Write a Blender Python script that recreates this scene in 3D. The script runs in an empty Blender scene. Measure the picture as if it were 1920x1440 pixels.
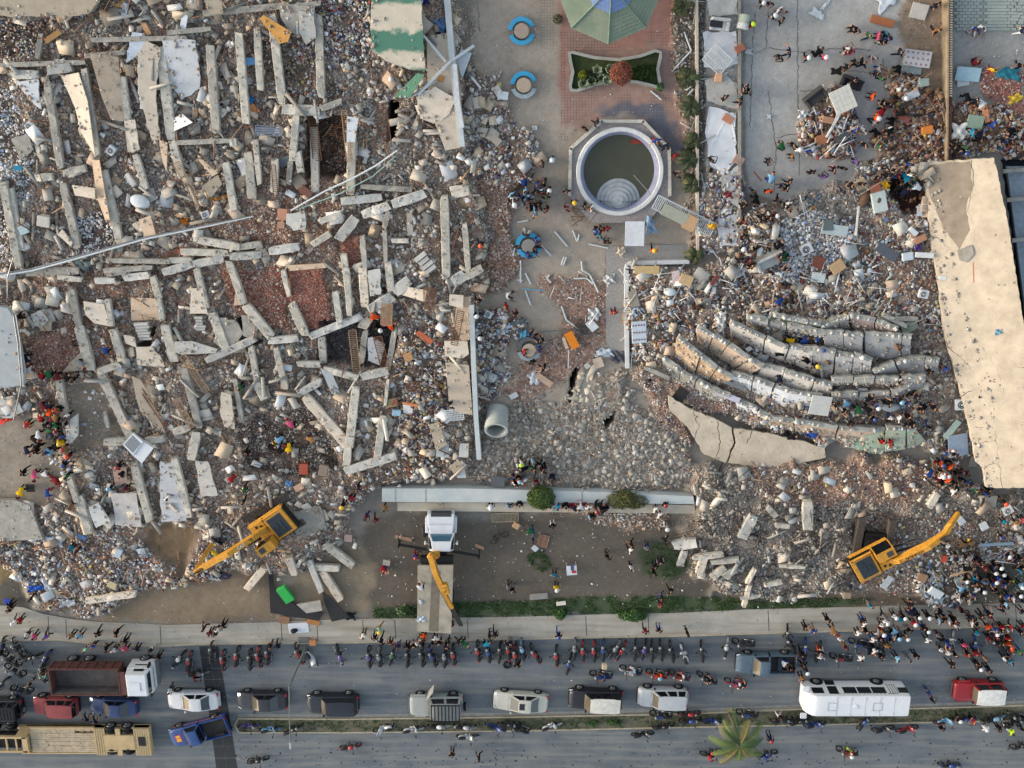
import bpy, bmesh, math, random
import numpy as np
from mathutils import Vector, Matrix
R=math.radians
random.seed(7); rng=np.random.default_rng(7)
sc=bpy.context.scene; C=sc.collection
# ---------------- camera, world, light, exposure ----------------
TH=R(17.7); FPX=2000.0; CH=79.0
cam=bpy.data.cameras.new('camera'); cam.sensor_width=36; cam.lens=FPX/1920*36
cam.clip_start=.5; cam.clip_end=1000
co=bpy.data.objects.new('camera',cam); C.objects.link(co); co.location=(0,0,CH); co.rotation_euler=(-TH,0,0); sc.camera=co
SUN_EL=14.0; SUN_ROT=-88.0   # low, from the left of the picture
w=bpy.data.worlds.new('World'); sc.world=w; w.use_nodes=True
nt=w.node_tree; bg=nt.nodes['Background']; sk=nt.nodes.new('ShaderNodeTexSky'); sk.sky_type='NISHITA'
sk.sun_disc=False; sk.sun_elevation=R(SUN_EL); sk.sun_rotation=R(SUN_ROT); sk.air_density=1.3; sk.dust_density=3.0; sk.ozone_density=1.0
hs=nt.nodes.new('ShaderNodeHueSaturation'); hs.inputs['Saturation'].default_value=.68; nt.links.new(sk.outputs[0],hs.inputs['Color']); nt.links.new(hs.outputs[0],bg.inputs[0]); bg.inputs[1].default_value=.15
sl=bpy.data.lights.new('sun','SUN'); sl.energy=.55; sl.angle=R(20); sl.color=(1,.95,.88)
so=bpy.data.objects.new('sun',sl); C.objects.link(so)
sd=Vector((math.sin(R(SUN_ROT))*math.cos(R(SUN_EL)),math.cos(R(SUN_ROT))*math.cos(R(SUN_EL)),math.sin(R(SUN_EL))))
so.rotation_euler=sd.to_track_quat('Z','Y').to_euler()
sc.view_settings.view_transform='Standard'; sc.view_settings.look='None'; sc.view_settings.exposure=1.58; sc.view_settings.gamma=1
# ---------------- picture point -> place at height z ----------------
CT,ST=math.cos(TH),math.sin(TH)
def P(px,py,z=0.0):
    u=(px-960)/FPX; v=(720-py)/FPX
    dx=u; dy=v*CT-ST; dz=-CT-v*ST
    t=(z-CH)/dz
    return Vector((dx*t,dy*t,z))
def PN(px,py):   # numpy, z=0
    u=(px-960)/FPX; v=(720-py)/FPX; t=CH/(CT+v*ST)
    return u*t,(v*CT-ST)*t
def toPx(x,y,z):
    rx,ry,rz=x,y,z-CH
    yc=ry*CT-rz*ST; zc=ry*ST+rz*CT   # camera axes
    d=-zc
    return 960+FPX*rx/d, 720-FPX*yc/d
def scl(py,z=0.8):   # metres per pixel
    return 1.0/((CT-((py-720)/FPX)*ST)*FPX/(CH-z))
# ---------------- colour and materials ----------------
ALB=.60
def lin(c): 
    c=c/255.0
    return c/12.92 if c<=.04045 else ((c+.055)/1.055)**2.4
def S(r,g,b,k=None):
    k=ALB if k is None else k
    return (lin(r)*k,lin(g)*k,lin(b)*k,1)
MATS={}
def mat(name,col,rough=.8,var=.18,scale=3.0,bump=.15,metal=0,spec=.3,col2=None,emit=0,trans=0):
    if name in MATS: return MATS[name]
    m=bpy.data.materials.new(name); m.use_nodes=True; n=m.node_tree.nodes; l=m.node_tree.links; b=n['Principled BSDF']
    if len(col)==3: col=S(*col)
    b.inputs['Roughness'].default_value=rough; b.inputs['Metallic'].default_value=metal
    b.inputs['Specular IOR Level'].default_value=spec
    if trans: b.inputs['Transmission Weight'].default_value=trans
    if var>0:
        tc=n.new('ShaderNodeTexCoord'); nz=n.new('ShaderNodeTexNoise'); nz.inputs['Scale'].default_value=scale; nz.inputs['Detail'].default_value=6; nz.inputs['Roughness'].default_value=.65
        cr=n.new('ShaderNodeValToRGB'); c2=col2 if col2 else tuple(min(1,c*(1+var)) for c in col[:3])+(1,)
        if col2 and len(col2)==3: c2=S(*col2)
        cr.color_ramp.elements[0].position=.32; cr.color_ramp.elements[1].position=.68
        cr.color_ramp.elements[0].color=tuple(c*(1-var) for c in col[:3])+(1,) if not col2 else col
        cr.color_ramp.elements[1].color=c2
        l.new(tc.outputs['Object'],nz.inputs['Vector']); l.new(nz.outputs['Fac'],cr.inputs['Fac']); l.new(cr.outputs['Color'],b.inputs['Base Color'])
        if bump>0:
            n2=n.new('ShaderNodeTexNoise'); n2.inputs['Scale'].default_value=scale*5; n2.inputs['Detail'].default_value=4
            bp=n.new('ShaderNodeBump'); bp.inputs['Strength'].default_value=bump; bp.inputs['Distance'].default_value=.05
            l.new(tc.outputs['Object'],n2.inputs['Vector']); l.new(n2.outputs['Fac'],bp.inputs['Height']); l.new(bp.outputs['Normal'],b.inputs['Normal'])
    else: b.inputs['Base Color'].default_value=col
    MATS[name]=m; return m
def vary(m,amt=.16):   # every object of the material a little lighter or darker
    n=m.node_tree.nodes; l=m.node_tree.links; b=n['Principled BSDF']; s=b.inputs['Base Color'].links[0].from_socket; oi=n.new('ShaderNodeObjectInfo'); mr=n.new('ShaderNodeMapRange'); mr.inputs[3].default_value=1-amt; mr.inputs[4].default_value=1+amt; vm=n.new('ShaderNodeVectorMath'); vm.operation='SCALE'
    tc=[x for x in n if x.type=='TEX_COORD'][0]; nz=n.new('ShaderNodeTexNoise'); nz.inputs['Scale'].default_value=7; nz.inputs['Detail'].default_value=8; nz.inputs['Roughness'].default_value=.8; cr=n.new('ShaderNodeValToRGB'); cr.color_ramp.elements[0].position=.36; cr.color_ramp.elements[0].color=(.62,.58,.54,1); cr.color_ramp.elements[1].position=.5; cr.color_ramp.elements[1].color=(1,1,1,1)
    l.new(tc.outputs['Object'],nz.inputs['Vector']); l.new(nz.outputs['Fac'],cr.inputs['Fac']); mx=n.new('ShaderNodeMix'); mx.data_type='RGBA'; mx.blend_type='MULTIPLY'; mx.inputs['Factor'].default_value=.4; l.new(s,mx.inputs['A']); l.new(cr.outputs['Color'],mx.inputs['B'])
    l.new(oi.outputs['Random'],mr.inputs[0]); l.new(mx.outputs['Result'],vm.inputs[0]); l.new(mr.outputs[0],vm.inputs['Scale']); l.new(vm.outputs[0],b.inputs['Base Color'])
def cmat(name,rough=.85,nscale=4,namp=.35,bump=.4):   # takes its colour from the mesh's own colour attribute
    if name in MATS: return MATS[name]
    m=bpy.data.materials.new(name); m.use_nodes=True; n=m.node_tree.nodes; l=m.node_tree.links; b=n['Principled BSDF']
    b.inputs['Roughness'].default_value=rough; b.inputs['Specular IOR Level'].default_value=.2
    at=n.new('ShaderNodeAttribute'); at.attribute_name='Col'
    tc=n.new('ShaderNodeTexCoord'); nz=n.new('ShaderNodeTexNoise'); nz.inputs['Scale'].default_value=nscale; nz.inputs['Detail'].default_value=8; nz.inputs['Roughness'].default_value=.7
    mr=n.new('ShaderNodeMapRange'); mr.inputs[1].default_value=.3; mr.inputs[2].default_value=.7; mr.inputs[3].default_value=1-namp; mr.inputs[4].default_value=1+namp
    mx=n.new('ShaderNodeVectorMath'); mx.operation='SCALE'
    l.new(tc.outputs['Object'],nz.inputs['Vector']); l.new(nz.outputs['Fac'],mr.inputs[0]); l.new(at.outputs['Color'],mx.inputs[0]); l.new(mr.outputs[0],mx.inputs['Scale']); l.new(mx.outputs[0],b.inputs['Base Color'])
    if bump:
        bp=n.new('ShaderNodeBump'); bp.inputs['Strength'].default_value=bump; bp.inputs['Distance'].default_value=.06
        l.new(nz.outputs['Fac'],bp.inputs['Height']); l.new(bp.outputs['Normal'],b.inputs['Normal'])
    MATS[name]=m; return m
CN={'k':(24,24,27),'w':(222,224,228),'b':(40,70,140),'n':(30,36,60),'r':(160,36,42),'g':(46,104,66),'y':(235,190,25),'o':(240,85,30),'t':(30,130,165),'p':(225,90,130),'v':(95,75,150),'e':(125,130,138),'m':(100,32,42),'c':(130,180,215),'a':(150,110,70),'l':(190,225,50),'i':(135,200,175),'d':(60,62,68),'s':(190,195,200)}
CW={'k':'black','w':'white','b':'blue','n':'navy','r':'red','g':'green','y':'yellow','o':'orange','t':'teal','p':'pink','v':'purple','e':'grey','m':'maroon','c':'light blue','a':'brown','l':'lime','i':'mint','d':'dark grey','s':'silver'}
def cloth(c): return mat('cloth_'+CW[c].replace(' ','_'),CN[c],rough=.9,var=.12,scale=9,bump=.1,spec=.1)
def paint(c): return mat('paint_'+CW[c].replace(' ','_'),CN[c],rough=.32,var=.08,scale=2.5,bump=.0,spec=.5)
M_rub=mat('tyre_rubber',(28,28,30),rough=.85,var=.15,scale=6)
M_blk=mat('black_plastic',(26,26,28),rough=.5,var=.1,scale=5,bump=.05)
M_steel=mat('bare_steel',(150,152,155),rough=.35,var=.1,scale=6,bump=.05,metal=.8)
M_rim=mat('wheel_rim',(150,152,156),rough=.35,var=.1,scale=8,bump=.03,metal=.6)
M_glass=mat('dark_glass',(22,26,32),rough=.06,var=0,spec=.8)
M_shield=mat('windshield_glass',(104,96,84),rough=.08,var=0,spec=1.0)  # tan base colour paints in the warm sky reflected by windshields
M_lampw=mat('headlight_glass',(215,220,225),rough=.15,var=0,spec=.8)
M_lampr=mat('taillight_red',(190,20,25),rough=.2,var=0,spec=.6)
M_conc=mat('beam_concrete',(206,200,188),rough=.9,var=.22,scale=1.7,bump=.35)
M_concd=mat('dusty_grey_concrete',(176,171,162),rough=.92,var=.25,scale=1.5,bump=.4)
M_concw=mat('pale_concrete',(208,206,200),rough=.9,var=.16,scale=1.2,bump=.3)
M_cream=mat('cream_plaster',(230,216,198),rough=.9,var=.13,scale=.9,bump=.2)
M_peach=mat('peach_plaster',(230,202,174),rough=.9,var=.12,scale=1.1,bump=.2)
M_whitep=mat('white_plaster',(228,230,234),rough=.85,var=.1,scale=1.5,bump=.2)
M_rust=mat('rusty_steel',(120,84,62),rough=.9,var=.3,scale=8,bump=.2)
M_wood=mat('raw_wood',(172,140,108),rough=.85,var=.25,scale=4,bump=.2)
M_woodd=mat('brown_wood',(122,76,54),rough=.7,var=.25,scale=4,bump=.1)
M_white=mat('white_enamel',(232,236,242),rough=.4,var=.06,scale=3,bump=.03)
M_yel=mat('machine_yellow',(190,132,44),rough=.65,var=.2,scale=3.2,col2=(226,166,60),bump=.08)
M_skin=[mat('skin_brown',(150,104,80),rough=.6,var=.06,bump=0),mat('skin_tan',(188,140,112),rough=.6,var=.06,bump=0),mat('skin_dark',(110,74,56),rough=.6,var=.06,bump=0)]
M_hair=mat('black_hair',(22,19,18),rough=.7,var=.2,scale=12,bump=.2)
M_shoe=mat('dark_shoe',(35,32,32),rough=.6,var=.1)
for m_ in (M_conc,M_concd,M_concw,M_cream,M_peach,M_whitep): vary(m_)
# ---------------- mesh helpers ----------------
class MB:
    def __init__(s): s.v=[]; s.f=[]; s.mi=[]
    def add(s,v,f,mi=0):
        o=len(s.v); s.v+= [tuple(p) for p in v]; s.f+=[tuple(i+o for i in q) for q in f]; s.mi+=[mi]*len(f)
    def box(s,x0,x1,y0,y1,z0,z1,mi=0,M=None,tap=0):
        v=[Vector(p) for p in ((x0,y0,z0),(x1,y0,z0),(x1,y1,z0),(x0,y1,z0),(x0+tap,y0+tap,z1),(x1-tap,y0+tap,z1),(x1-tap,y1-tap,z1),(x0+tap,y1-tap,z1))]
        if M: v=[M@p for p in v]
        s.add(v,[(0,3,2,1),(4,5,6,7),(0,1,5,4),(1,2,6,5),(2,3,7,6),(3,0,4,7)],mi)
    def cyl(s,a,b,r,r2=None,n=10,mi=0,cap=True):
        a=Vector(a); b=Vector(b); r2=r if r2 is None else r2; d=(b-a); 
        if d.length<1e-6: return
        q=d.to_track_quat('Z','Y'); v=[]
        for k in range(n):
            t=2*math.pi*k/n; e=q@Vector((math.cos(t),math.sin(t),0)); v.append(a+e*r)
        for k in range(n):
            t=2*math.pi*k/n; e=q@Vector((math.cos(t),math.sin(t),0)); v.append(b+e*r2)
        f=[(k,(k+1)%n,n+(k+1)%n,n+k) for k in range(n)]
        if cap: f+=[tuple(range(n-1,-1,-1)),tuple(range(n,2*n))]
        s.add(v,f,mi)
    def tube(s,pts,r,n=6,mi=0):
        for a,b in zip(pts[:-1],pts[1:]): s.cyl(a,b,r,n=n,mi=mi)
    def torus(s,c,ax,r,rt,n=20,m=8,mi=0,sq=1.0):
        c=Vector(c); q=Vector(ax).to_track_quat('Z','Y'); v=[]
        for i in range(n):
            t=2*math.pi*i/n
            for j in range(m):
                p=2*math.pi*j/m; rr=r+rt*math.cos(p)
                v.append(c+q@Vector((rr*math.cos(t),rr*math.sin(t),rt*sq*math.sin(p))))
        f=[(i*m+j,((i+1)%n)*m+j,((i+1)%n)*m+(j+1)%m,i*m+(j+1)%m) for i in range(n) for j in range(m)]
        s.add(v,f,mi)
    def prism(s,pts,h,mi=0):   # pts: 3D outline of the top (any winding), extruded down by h
        n=len(pts); a=sum(pts[i][0]*pts[(i+1)%n][1]-pts[(i+1)%n][0]*pts[i][1] for i in range(n))
        if a<0: pts=list(pts)[::-1]
        v=[Vector(p) for p in pts]+[Vector(p)-Vector((0,0,h)) for p in pts]
        s.add(v,[tuple(range(n)),tuple(range(2*n-1,n-1,-1))]+[(i,i+n,(i+1)%n+n,(i+1)%n) for i in range(n)],mi)
    def mesh(s,name,mats,smooth=False):
        me=bpy.data.meshes.new(name); me.from_pydata(s.v,[],s.f)
        for m in (mats if isinstance(mats,(list,tuple)) else [mats]): me.materials.append(m)
        me.polygons.foreach_set('material_index',s.mi)
        if smooth: me.polygons.foreach_set('use_smooth',[True]*len(s.f))
        me.update(); return me
    def build(s,name,mats,parent=None,smooth=False,bevel=0):
        o=bpy.data.objects.new(name,s.mesh(name,mats,smooth)); C.objects.link(o)
        if parent: o.parent=parent
        if bevel:
            md=o.modifiers.new('bevel','BEVEL'); md.width=bevel; md.segments=2; md.limit_method='ANGLE'
        return o
def empty(name,loc,rz=0):
    o=bpy.data.objects.new(name,None); C.objects.link(o); o.location=loc; o.rotation_euler=(0,0,rz); o.empty_display_size=.2; return o
def new(name,me,parent=None):
    o=bpy.data.objects.new(name,me); C.objects.link(o)
    if parent: o.parent=parent
    return o
TAGS=[]
def tag(o,label,cat,group=None,px=None,kind=None):
    o['label']=label; o['category']=cat
    if group: o['group']=group
    if kind: o['kind']=kind
    else: TAGS.append((o,px))
    return o
CHIPS=[]   # places on top of slabs and beams where chips and dust lie: (points, size range, palette)
def struct(o): o['kind']='structure'; return o
LM=[(1145,10,'the tiled gazebo'),(1155,130,'the hourglass flower bed'),(1162,320,'the round pool'),(978,57,'the upper blue round bench'),(982,158,'the second round bench'),(992,455,'the crowded blue round bench'),(992,650,'the lowest round bench'),(930,780,'the big concrete pipe'),(1013,915,'the clipped green bush'),(1170,925,'the sprawling olive bush'),(825,1010,'the crane truck'),(510,990,'the left excavator'),(1620,1060,'the right excavator'),(190,1265,'the brown dump truck'),(150,1385,'the yellow trailer'),(362,1306,'the white sedan'),(490,1310,'the dark grey sedan'),(622,1315,'the dark crossover'),(820,1320,'the roof rack jeep'),(976,1312,'the beige sedan'),(1117,1307,'the white-roofed SUV'),(1242,1304,'the silver SUV'),(1436,1243,'the grey-blue pickup'),(1600,1310,'the white bus'),(1830,1295,'the red jeep'),(380,1375,'the blue pickup'),(103,1320,'the red SUV'),(1385,1395,'the palm tree'),(258,840,'the white louvred cabinet'),(745,60,'the green striped roof'),(1350,150,'the broken planter platform'),(1575,185,'the square white mattress'),(1715,105,'the patterned mattress'),(1780,120,'the balustrade'),(1850,30,'the grey block paving'),(1820,600,'the big cream roof slab'),(1450,480,'the colourful heap'),(1400,840,'the fallen cream wall'),(1520,640,'the curved broken walls'),(1640,760,'the lower curved walls'),(1180,560,'the white corner wall'),(90,790,'the rescue crowd'),(1070,637,'the orange box'),(1100,740,'the dark ground hole'),(1000,1015,'the wooden pallet'),(1070,1060,'the small white table'),(540,1110,'the green box'),(560,1180,'the white signboard'),(460,180,'the blue cloth'),(35,200,'the far left paper heap'),(580,560,'the red brick floor'),(850,730,'the cream tiled floor'),(640,780,'the long diagonal beam'),(270,580,'the peach wall pieces'),(380,330,'the brown fallen board'),(690,660,'the white ribbed panel'),(1700,1150,'the pavement helmets row'),(1880,1180,'the crowded pavement corner'),(1870,1090,'the grass crowd'),(1790,880,'the orange rescuers'),(1700,350,'the dark pit of rescuers'),(1440,1040,'the grey concrete heap'),(60,1110,'the blue tarpaulin'),(1270,390,'the white metal grille'),(820,115,'the crossed white pipes'),(280,70,'the top left rubble'),(230,430,'the long cable bundle'),(450,1230,'the left motorcycle row'),(770,1230,'the middle motorcycle row'),(1120,1225,'the right motorcycle row'),(90,700,'the left roof edge')]
def near(px,py):
    return min(LM,key=lambda a:(a[0]-px)**2+(a[1]-py)**2)[2]
ORD=['','second','third','fourth','fifth','sixth','seventh','eighth','ninth','tenth','eleventh','twelfth','thirteenth','fourteenth','fifteenth','sixteenth','seventeenth','eighteenth','nineteenth','twentieth']
def finish_labels():
    d={}
    for o,px in TAGS: d.setdefault(o['label'],[]).append((o,px))
    for lb,L in d.items():
        if len(L)<2: continue
        L.sort(key=lambda a:(a[1] or toPx(*a[0].location))[0])
        for i,(o,px) in enumerate(L):
            if i==0: s='leftmost'
            elif i==len(L)-1: s='rightmost'
            else: s=ORD[i]+' from left'
            o['label']=(lb+', '+s) if len(lb.split())<=13 else lb+', '+s
# ---------------- polygons on the picture-aligned ground grid ----------------
GX0,GY0,GS=-240,-240,4
NX=int((2400)/GS)+1; NY=int((1920)/GS)+1
gx,gy=np.meshgrid(GX0+GS*np.arange(NX),GY0+GS*np.arange(NY))
def inpoly(poly,X,Y):
    ins=np.zeros(X.shape,bool); n=len(poly)
    for i in range(n):
        x0,y0=poly[i]; x1,y1=poly[(i+1)%n]
        if y0==y1: continue
        c=((y0>Y)!=(y1>Y))&(X<(x1-x0)*(Y-y0)/(y1-y0)+x0); ins^=c
    return ins
def sdist(poly,X,Y):
    d=np.full(X.shape,1e9); n=len(poly)
    for i in range(n):
        x0,y0=poly[i]; x1,y1=poly[(i+1)%n]; vx,vy=x1-x0,y1-y0; L=vx*vx+vy*vy+1e-9
        t=np.clip(((X-x0)*vx+(Y-y0)*vy)/L,0,1); d=np.minimum(d,np.hypot(X-x0-t*vx,Y-y0-t*vy))
    return np.where(inpoly(poly,X,Y),d,-d)
def vnoise(X,Y,s,seed=0):
    r=np.random.default_rng(seed); T=r.random((64,64))
    x=X/s+1000; y=Y/s+1000; xi=np.floor(x).astype(int); yi=np.floor(y).astype(int); fx=x-xi; fy=y-yi
    fx=fx*fx*(3-2*fx); fy=fy*fy*(3-2*fy)
    g=lambda a,b:T[a%64,b%64]
    return (g(xi,yi)*(1-fx)+g(xi+1,yi)*fx)*(1-fy)+(g(xi,yi+1)*(1-fx)+g(xi+1,yi+1)*fx)*fy
# ================= GROUND =================
PAL={
'fragp':[(222,214,202),(206,198,186),(190,184,174),(214,196,172),(170,164,154),(226,226,226),(198,178,158)],
'brick':[(176,142,128),(164,126,114),(188,154,142),(200,172,160),(172,148,136),(188,172,162),(180,166,154)],
'bricks':[(184,122,106),(170,108,92),(196,142,126),(206,164,148),(160,100,86)],
'grey':[(178,172,164),(160,156,150),(192,186,178),(206,200,190),(146,142,136),(182,172,160)],
'tan':[(196,182,164),(178,160,142),(212,200,182),(160,146,132),(190,164,144)],
'pale':[(222,220,214),(206,204,200),(192,190,186),(232,232,232)],
'dark':[(70,66,62),(92,86,80),(56,52,50)],
'lit':[(238,236,232),(236,234,228),(224,222,218),(210,208,204),(226,220,212),(200,190,178),(184,172,160),(206,196,184),(176,150,136),(120,136,170),(156,180,200),(160,84,80),(206,186,156),(70,70,80),(150,108,90),(182,144,120),(240,240,244),(110,104,130),(206,188,120),(56,60,74),(196,156,156),(176,166,156),(190,196,204)],
'paper':[(238,237,234),(226,226,226),(210,214,222),(240,242,244),(170,186,216),(228,226,222),(214,206,196),(190,186,180)],
'woody':[(150,108,84),(176,136,104),(120,80,62),(196,160,126),(96,66,52)],
'pale2':[(214,200,178),(198,188,172),(224,212,192)],
'leaf':[(60,80,50),(76,92,58),(50,66,44)],
}
# name, outline in the picture, colour, height, feather, [(shape, pieces per m2, min size, max size, palette, object)]
Z=[]
def zone(name,poly,col,h,f,ch=(),amp=.25): Z.append((name,poly,col,h,f,ch,amp))
BASE=[('frag',.9,.35,1.2,'fragp'),('frag',2.2,.25,.6,'fragp'),('lath',.4,.7,2.2,'grey'),('cube',26,.06,.18,'pale'),('cube',26,.07,.2,'brick'),('cube',22,.08,.26,'grey'),('cube',4,.2,.5,'grey'),('flat',3,.15,.45,'tan'),('stick',1.2,.5,1.6,'woody'),('flat',1.2,.12,.35,'lit'),('cube',8,.06,.14,'pale')]
zone('left',[(-240,-240),(860,-240),(850,0),(868,120),(880,300),(920,420),(905,560),(895,880),(700,905),(660,950),(660,1010),(560,1060),(440,1080),(300,1150),(120,1150),(0,1100),(-240,1080)],(172,158,146),.75,26,BASE,.3)
zone('redleft',[(520,330),(640,330),(640,480),(560,470),(300,520),(210,560),(240,660),(120,700),(110,560),(60,530),(300,470)],(158,128,114),.8,20,[('frag',1.6,.3,1.0,'fragp'),('cube',10,.06,.16,'pale'),('cube',60,.07,.19,'brick'),('cube',14,.1,.3,'tan'),('cube',3,.2,.45,'grey')],.25)
zone('bricky',[(545,490),(610,492),(628,612),(600,615),(560,600),(548,560)],(176,124,110),1.1,6,[('cube',120,.07,.15,'bricks'),('cube',20,.08,.2,'brick')],.15)
zone('bricky2',[(420,505),(545,500),(548,610),(470,600),(430,545)],(160,122,108),.9,8,[('cube',80,.07,.18,'bricks'),('cube',25,.1,.25,'brick'),('cube',3,.2,.4,'tan')],.2)
zone('bricky3',[(60,620),(150,610),(145,690),(110,705),(55,690)],(160,130,118),.8,8,[('cube',80,.06,.13,'bricks'),('cube',25,.1,.25,'tan')],.15)
zone('bricky4',[(640,440),(680,440),(680,500),(650,500)],(172,130,116),.9,8,[('cube',90,.07,.18,'bricks')],.2)
zone('greyleft',[(700,380),(845,380),(840,520),(740,520),(690,500)],(150,138,126),.8,10,[('frag',1.6,.3,1.0,'fragp'),('cube',10,.06,.16,'pale'),('cube',45,.08,.24,'tan'),('cube',20,.08,.2,'brick'),('cube',10,.15,.45,'pale')],.25)
zone('litterleft',[(745,600),(835,600),(840,870),(730,900),(650,940),(660,890),(740,850)],(132,122,114),.9,14,[('frag',1.6,.3,1.0,'fragp'),('cube',10,.06,.16,'pale'),('cube',22,.08,.22,'tan'),('flat',26,.12,.45,'lit'),('cube',14,.08,.25,'brick'),('flat',5,.2,.6,'pale'),('stick',3,.5,1.7,'woody')],.3)
zone('litterfarleft',[(-240,150),(30,160),(60,250),(70,330),(20,480),(-240,480)],(134,122,112),.7,14,[('flat',28,.1,.34,'paper'),('cube',22,.08,.3,'pale'),('cube',16,.1,.25,'tan')],.3)
zone('littertl',[(-240,35),(110,35),(90,90),(0,120),(-240,120)],(112,100,94),.6,10,[('flat',26,.1,.3,'lit'),('cube',20,.1,.28,'grey')],.3)
zone('litter2',[(140,400),(215,390),(222,460),(150,470)],(120,110,108),.8,8,[('flat',40,.1,.32,'paper'),('cube',12,.08,.2,'tan')],.2)
zone('littermid',[(480,90),(600,60),(640,180),(560,190),(500,150)],(140,130,120),.7,8,[('flat',26,.1,.34,'lit'),('cube',30,.08,.22,'tan')],.3)
zone('littertop',[(600,0),(700,0),(690,110),(620,130)],(140,130,122),.8,8,[('flat',34,.12,.4,'lit'),('cube',26,.08,.24,'pale')],.3)
zone('darkhole1',[(730,185),(750,190),(742,260),(728,265)],(50,44,40),-1.2,6,[('stick',4,.3,1,'woody')],.1)
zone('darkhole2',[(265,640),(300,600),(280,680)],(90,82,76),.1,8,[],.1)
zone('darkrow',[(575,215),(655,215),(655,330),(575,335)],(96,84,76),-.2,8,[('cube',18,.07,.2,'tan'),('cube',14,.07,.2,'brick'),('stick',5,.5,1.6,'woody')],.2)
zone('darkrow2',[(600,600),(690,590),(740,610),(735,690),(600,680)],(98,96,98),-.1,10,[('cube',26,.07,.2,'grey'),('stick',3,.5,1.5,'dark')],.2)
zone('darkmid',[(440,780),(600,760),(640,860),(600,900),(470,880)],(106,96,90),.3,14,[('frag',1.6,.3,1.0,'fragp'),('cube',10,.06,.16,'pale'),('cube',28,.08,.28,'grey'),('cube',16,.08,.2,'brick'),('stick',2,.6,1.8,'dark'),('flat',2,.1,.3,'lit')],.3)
zone('hole4',[(455,590),(500,640),(478,640),(450,620)],(64,56,52),-.8,6,[],.1)
zone('floor_a',[(140,715),(190,708),(245,815),(150,842)],(168,154,138),.45,6,[('cube',5,.06,.16,'pale'),('flat',1.4,.15,.5,'paper')],.06)
zone('floor_b',[(-240,790),(60,775),(112,800),(128,930),(90,935),(0,935),(-240,935)],(168,158,144),.3,10,[('cube',2.5,.05,.14,'pale')],.05)
zone('lower',[(-240,1010),(0,1010),(180,995),(330,980),(430,960),(440,1060),(330,1110),(300,1140),(240,1152),(100,1142),(30,1080),(-240,1060)],(150,134,122),.6,16,[('frag',1.6,.3,1.0,'fragp'),('cube',10,.06,.16,'pale'),('cube',24,.08,.22,'brick'),('flat',20,.12,.42,'lit'),('cube',22,.1,.34,'pale'),('cube',4,.25,.6,'grey'),('stick',2.5,.5,1.6,'woody')],.3)
zone('dirtl',[(-240,1050),(10,1050),(40,1085),(60,1128),(160,1150),(60,1150),(-240,1130)],(104,100,92),.05,18,[('cube',1.5,.05,.15,'pale')],.06)
zone('dirtyellow',[(-240,1040),(0,1045),(35,1075),(0,1090),(-240,1085)],(150,130,96),.08,16,[('cube',1.5,.05,.15,'pale')],.06)
zone('dirtmid',[(265,985),(360,975),(380,1010),(350,1075),(320,1040),(280,1020)],(138,118,94),.25,14,[('cube',3,.06,.2,'tan'),('stick',1.5,.3,1,'woody')],.1)
zone('dirtlow',[(255,1110),(420,1075),(520,1060),(520,1160),(640,1160),(640,1168),(180,1168)],(146,130,110),.03,10,[('cube',1.6,.05,.16,'pale'),('flat',.3,.1,.25,'lit')],.05)
zone('dirtc',[(560,1070),(700,1000),(730,1050),(700,1150),(520,1160)],(150,136,116),.03,18,[('cube',1.4,.05,.16,'pale')],.05)
# the plaza between the ruins
zone('plaza',[(855,-240),(1300,-240),(1305,480),(1180,495),(1175,690),(1300,900),(1300,925),(895,905),(905,560),(925,420),(880,300)],(180,168,154),.0,8,[('cube',1.6,.05,.12,'pale'),('cube',.6,.05,.14,'tan')],.02)
zone('plazaL',[(895,0),(880,180),(868,30),(855,-240),(905,-240)],(150,142,134),.0,16,[('cube',12,.06,.3,'grey')],.1)
zone('plazabrick',[(872,190),(935,185),(965,240),(990,260),(985,330),(960,420),(985,500),(960,520),(905,560),(925,420),(880,300)],(152,128,114),.35,16,[('cube',80,.1,.22,'brick'),('cube',14,.1,.34,'tan')],.2)
zone('plazaslope',[(870,130),(930,140),(945,230),(1000,240),(1020,290),(960,340),(880,330)],(140,128,120),.3,14,[('frag',1.6,.3,1.0,'fragp'),('cube',10,.06,.16,'pale'),('cube',36,.08,.3,'grey'),('cube',26,.08,.22,'brick'),('flat',7,.15,.5,'lit'),('cube',10,.1,.3,'pale')],.25)
zone('paver',[(1050,-240),(1290,-240),(1290,240),(1150,215),(1050,240),(1040,100)],(178,134,122),.0,20,[('cube',.6,.05,.12,'pale')],.01)
zone('paverg',[(1060,40),(1110,60),(1150,95),(1230,80),(1300,60),(1300,20),(1300,300),(1250,250),(1150,200),(1060,250)],(172,142,130),.0,14,[('cube',1.2,.05,.12,'pale')],.01)
zone('pavedark',[(1125,195),(1245,190),(1290,290),(1262,290),(1215,225),(1127,224)],(118,118,128),.0,14,[('cube',1,.05,.12,'pale')],.01)
zone('litplaza',[(890,590),(950,575),(985,610),(950,660),(965,700),(940,740),(900,760),(893,640)],(150,140,132),.2,8,[('frag',1.6,.3,1.0,'fragp'),('cube',10,.06,.16,'pale'),('flat',46,.12,.45,'lit'),('flat',14,.15,.5,'paper'),('cube',14,.08,.24,'tan')],.2)
zone('redplaza',[(1010,520),(1160,520),(1160,620),(1060,720),(960,760),(940,740),(1000,660),(1060,620)],(172,148,136),.04,24,[('cube',16,.06,.16,'brick'),('cube',6,.08,.22,'pale'),('stick',.5,.5,1.6,'pale')],.04)
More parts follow.
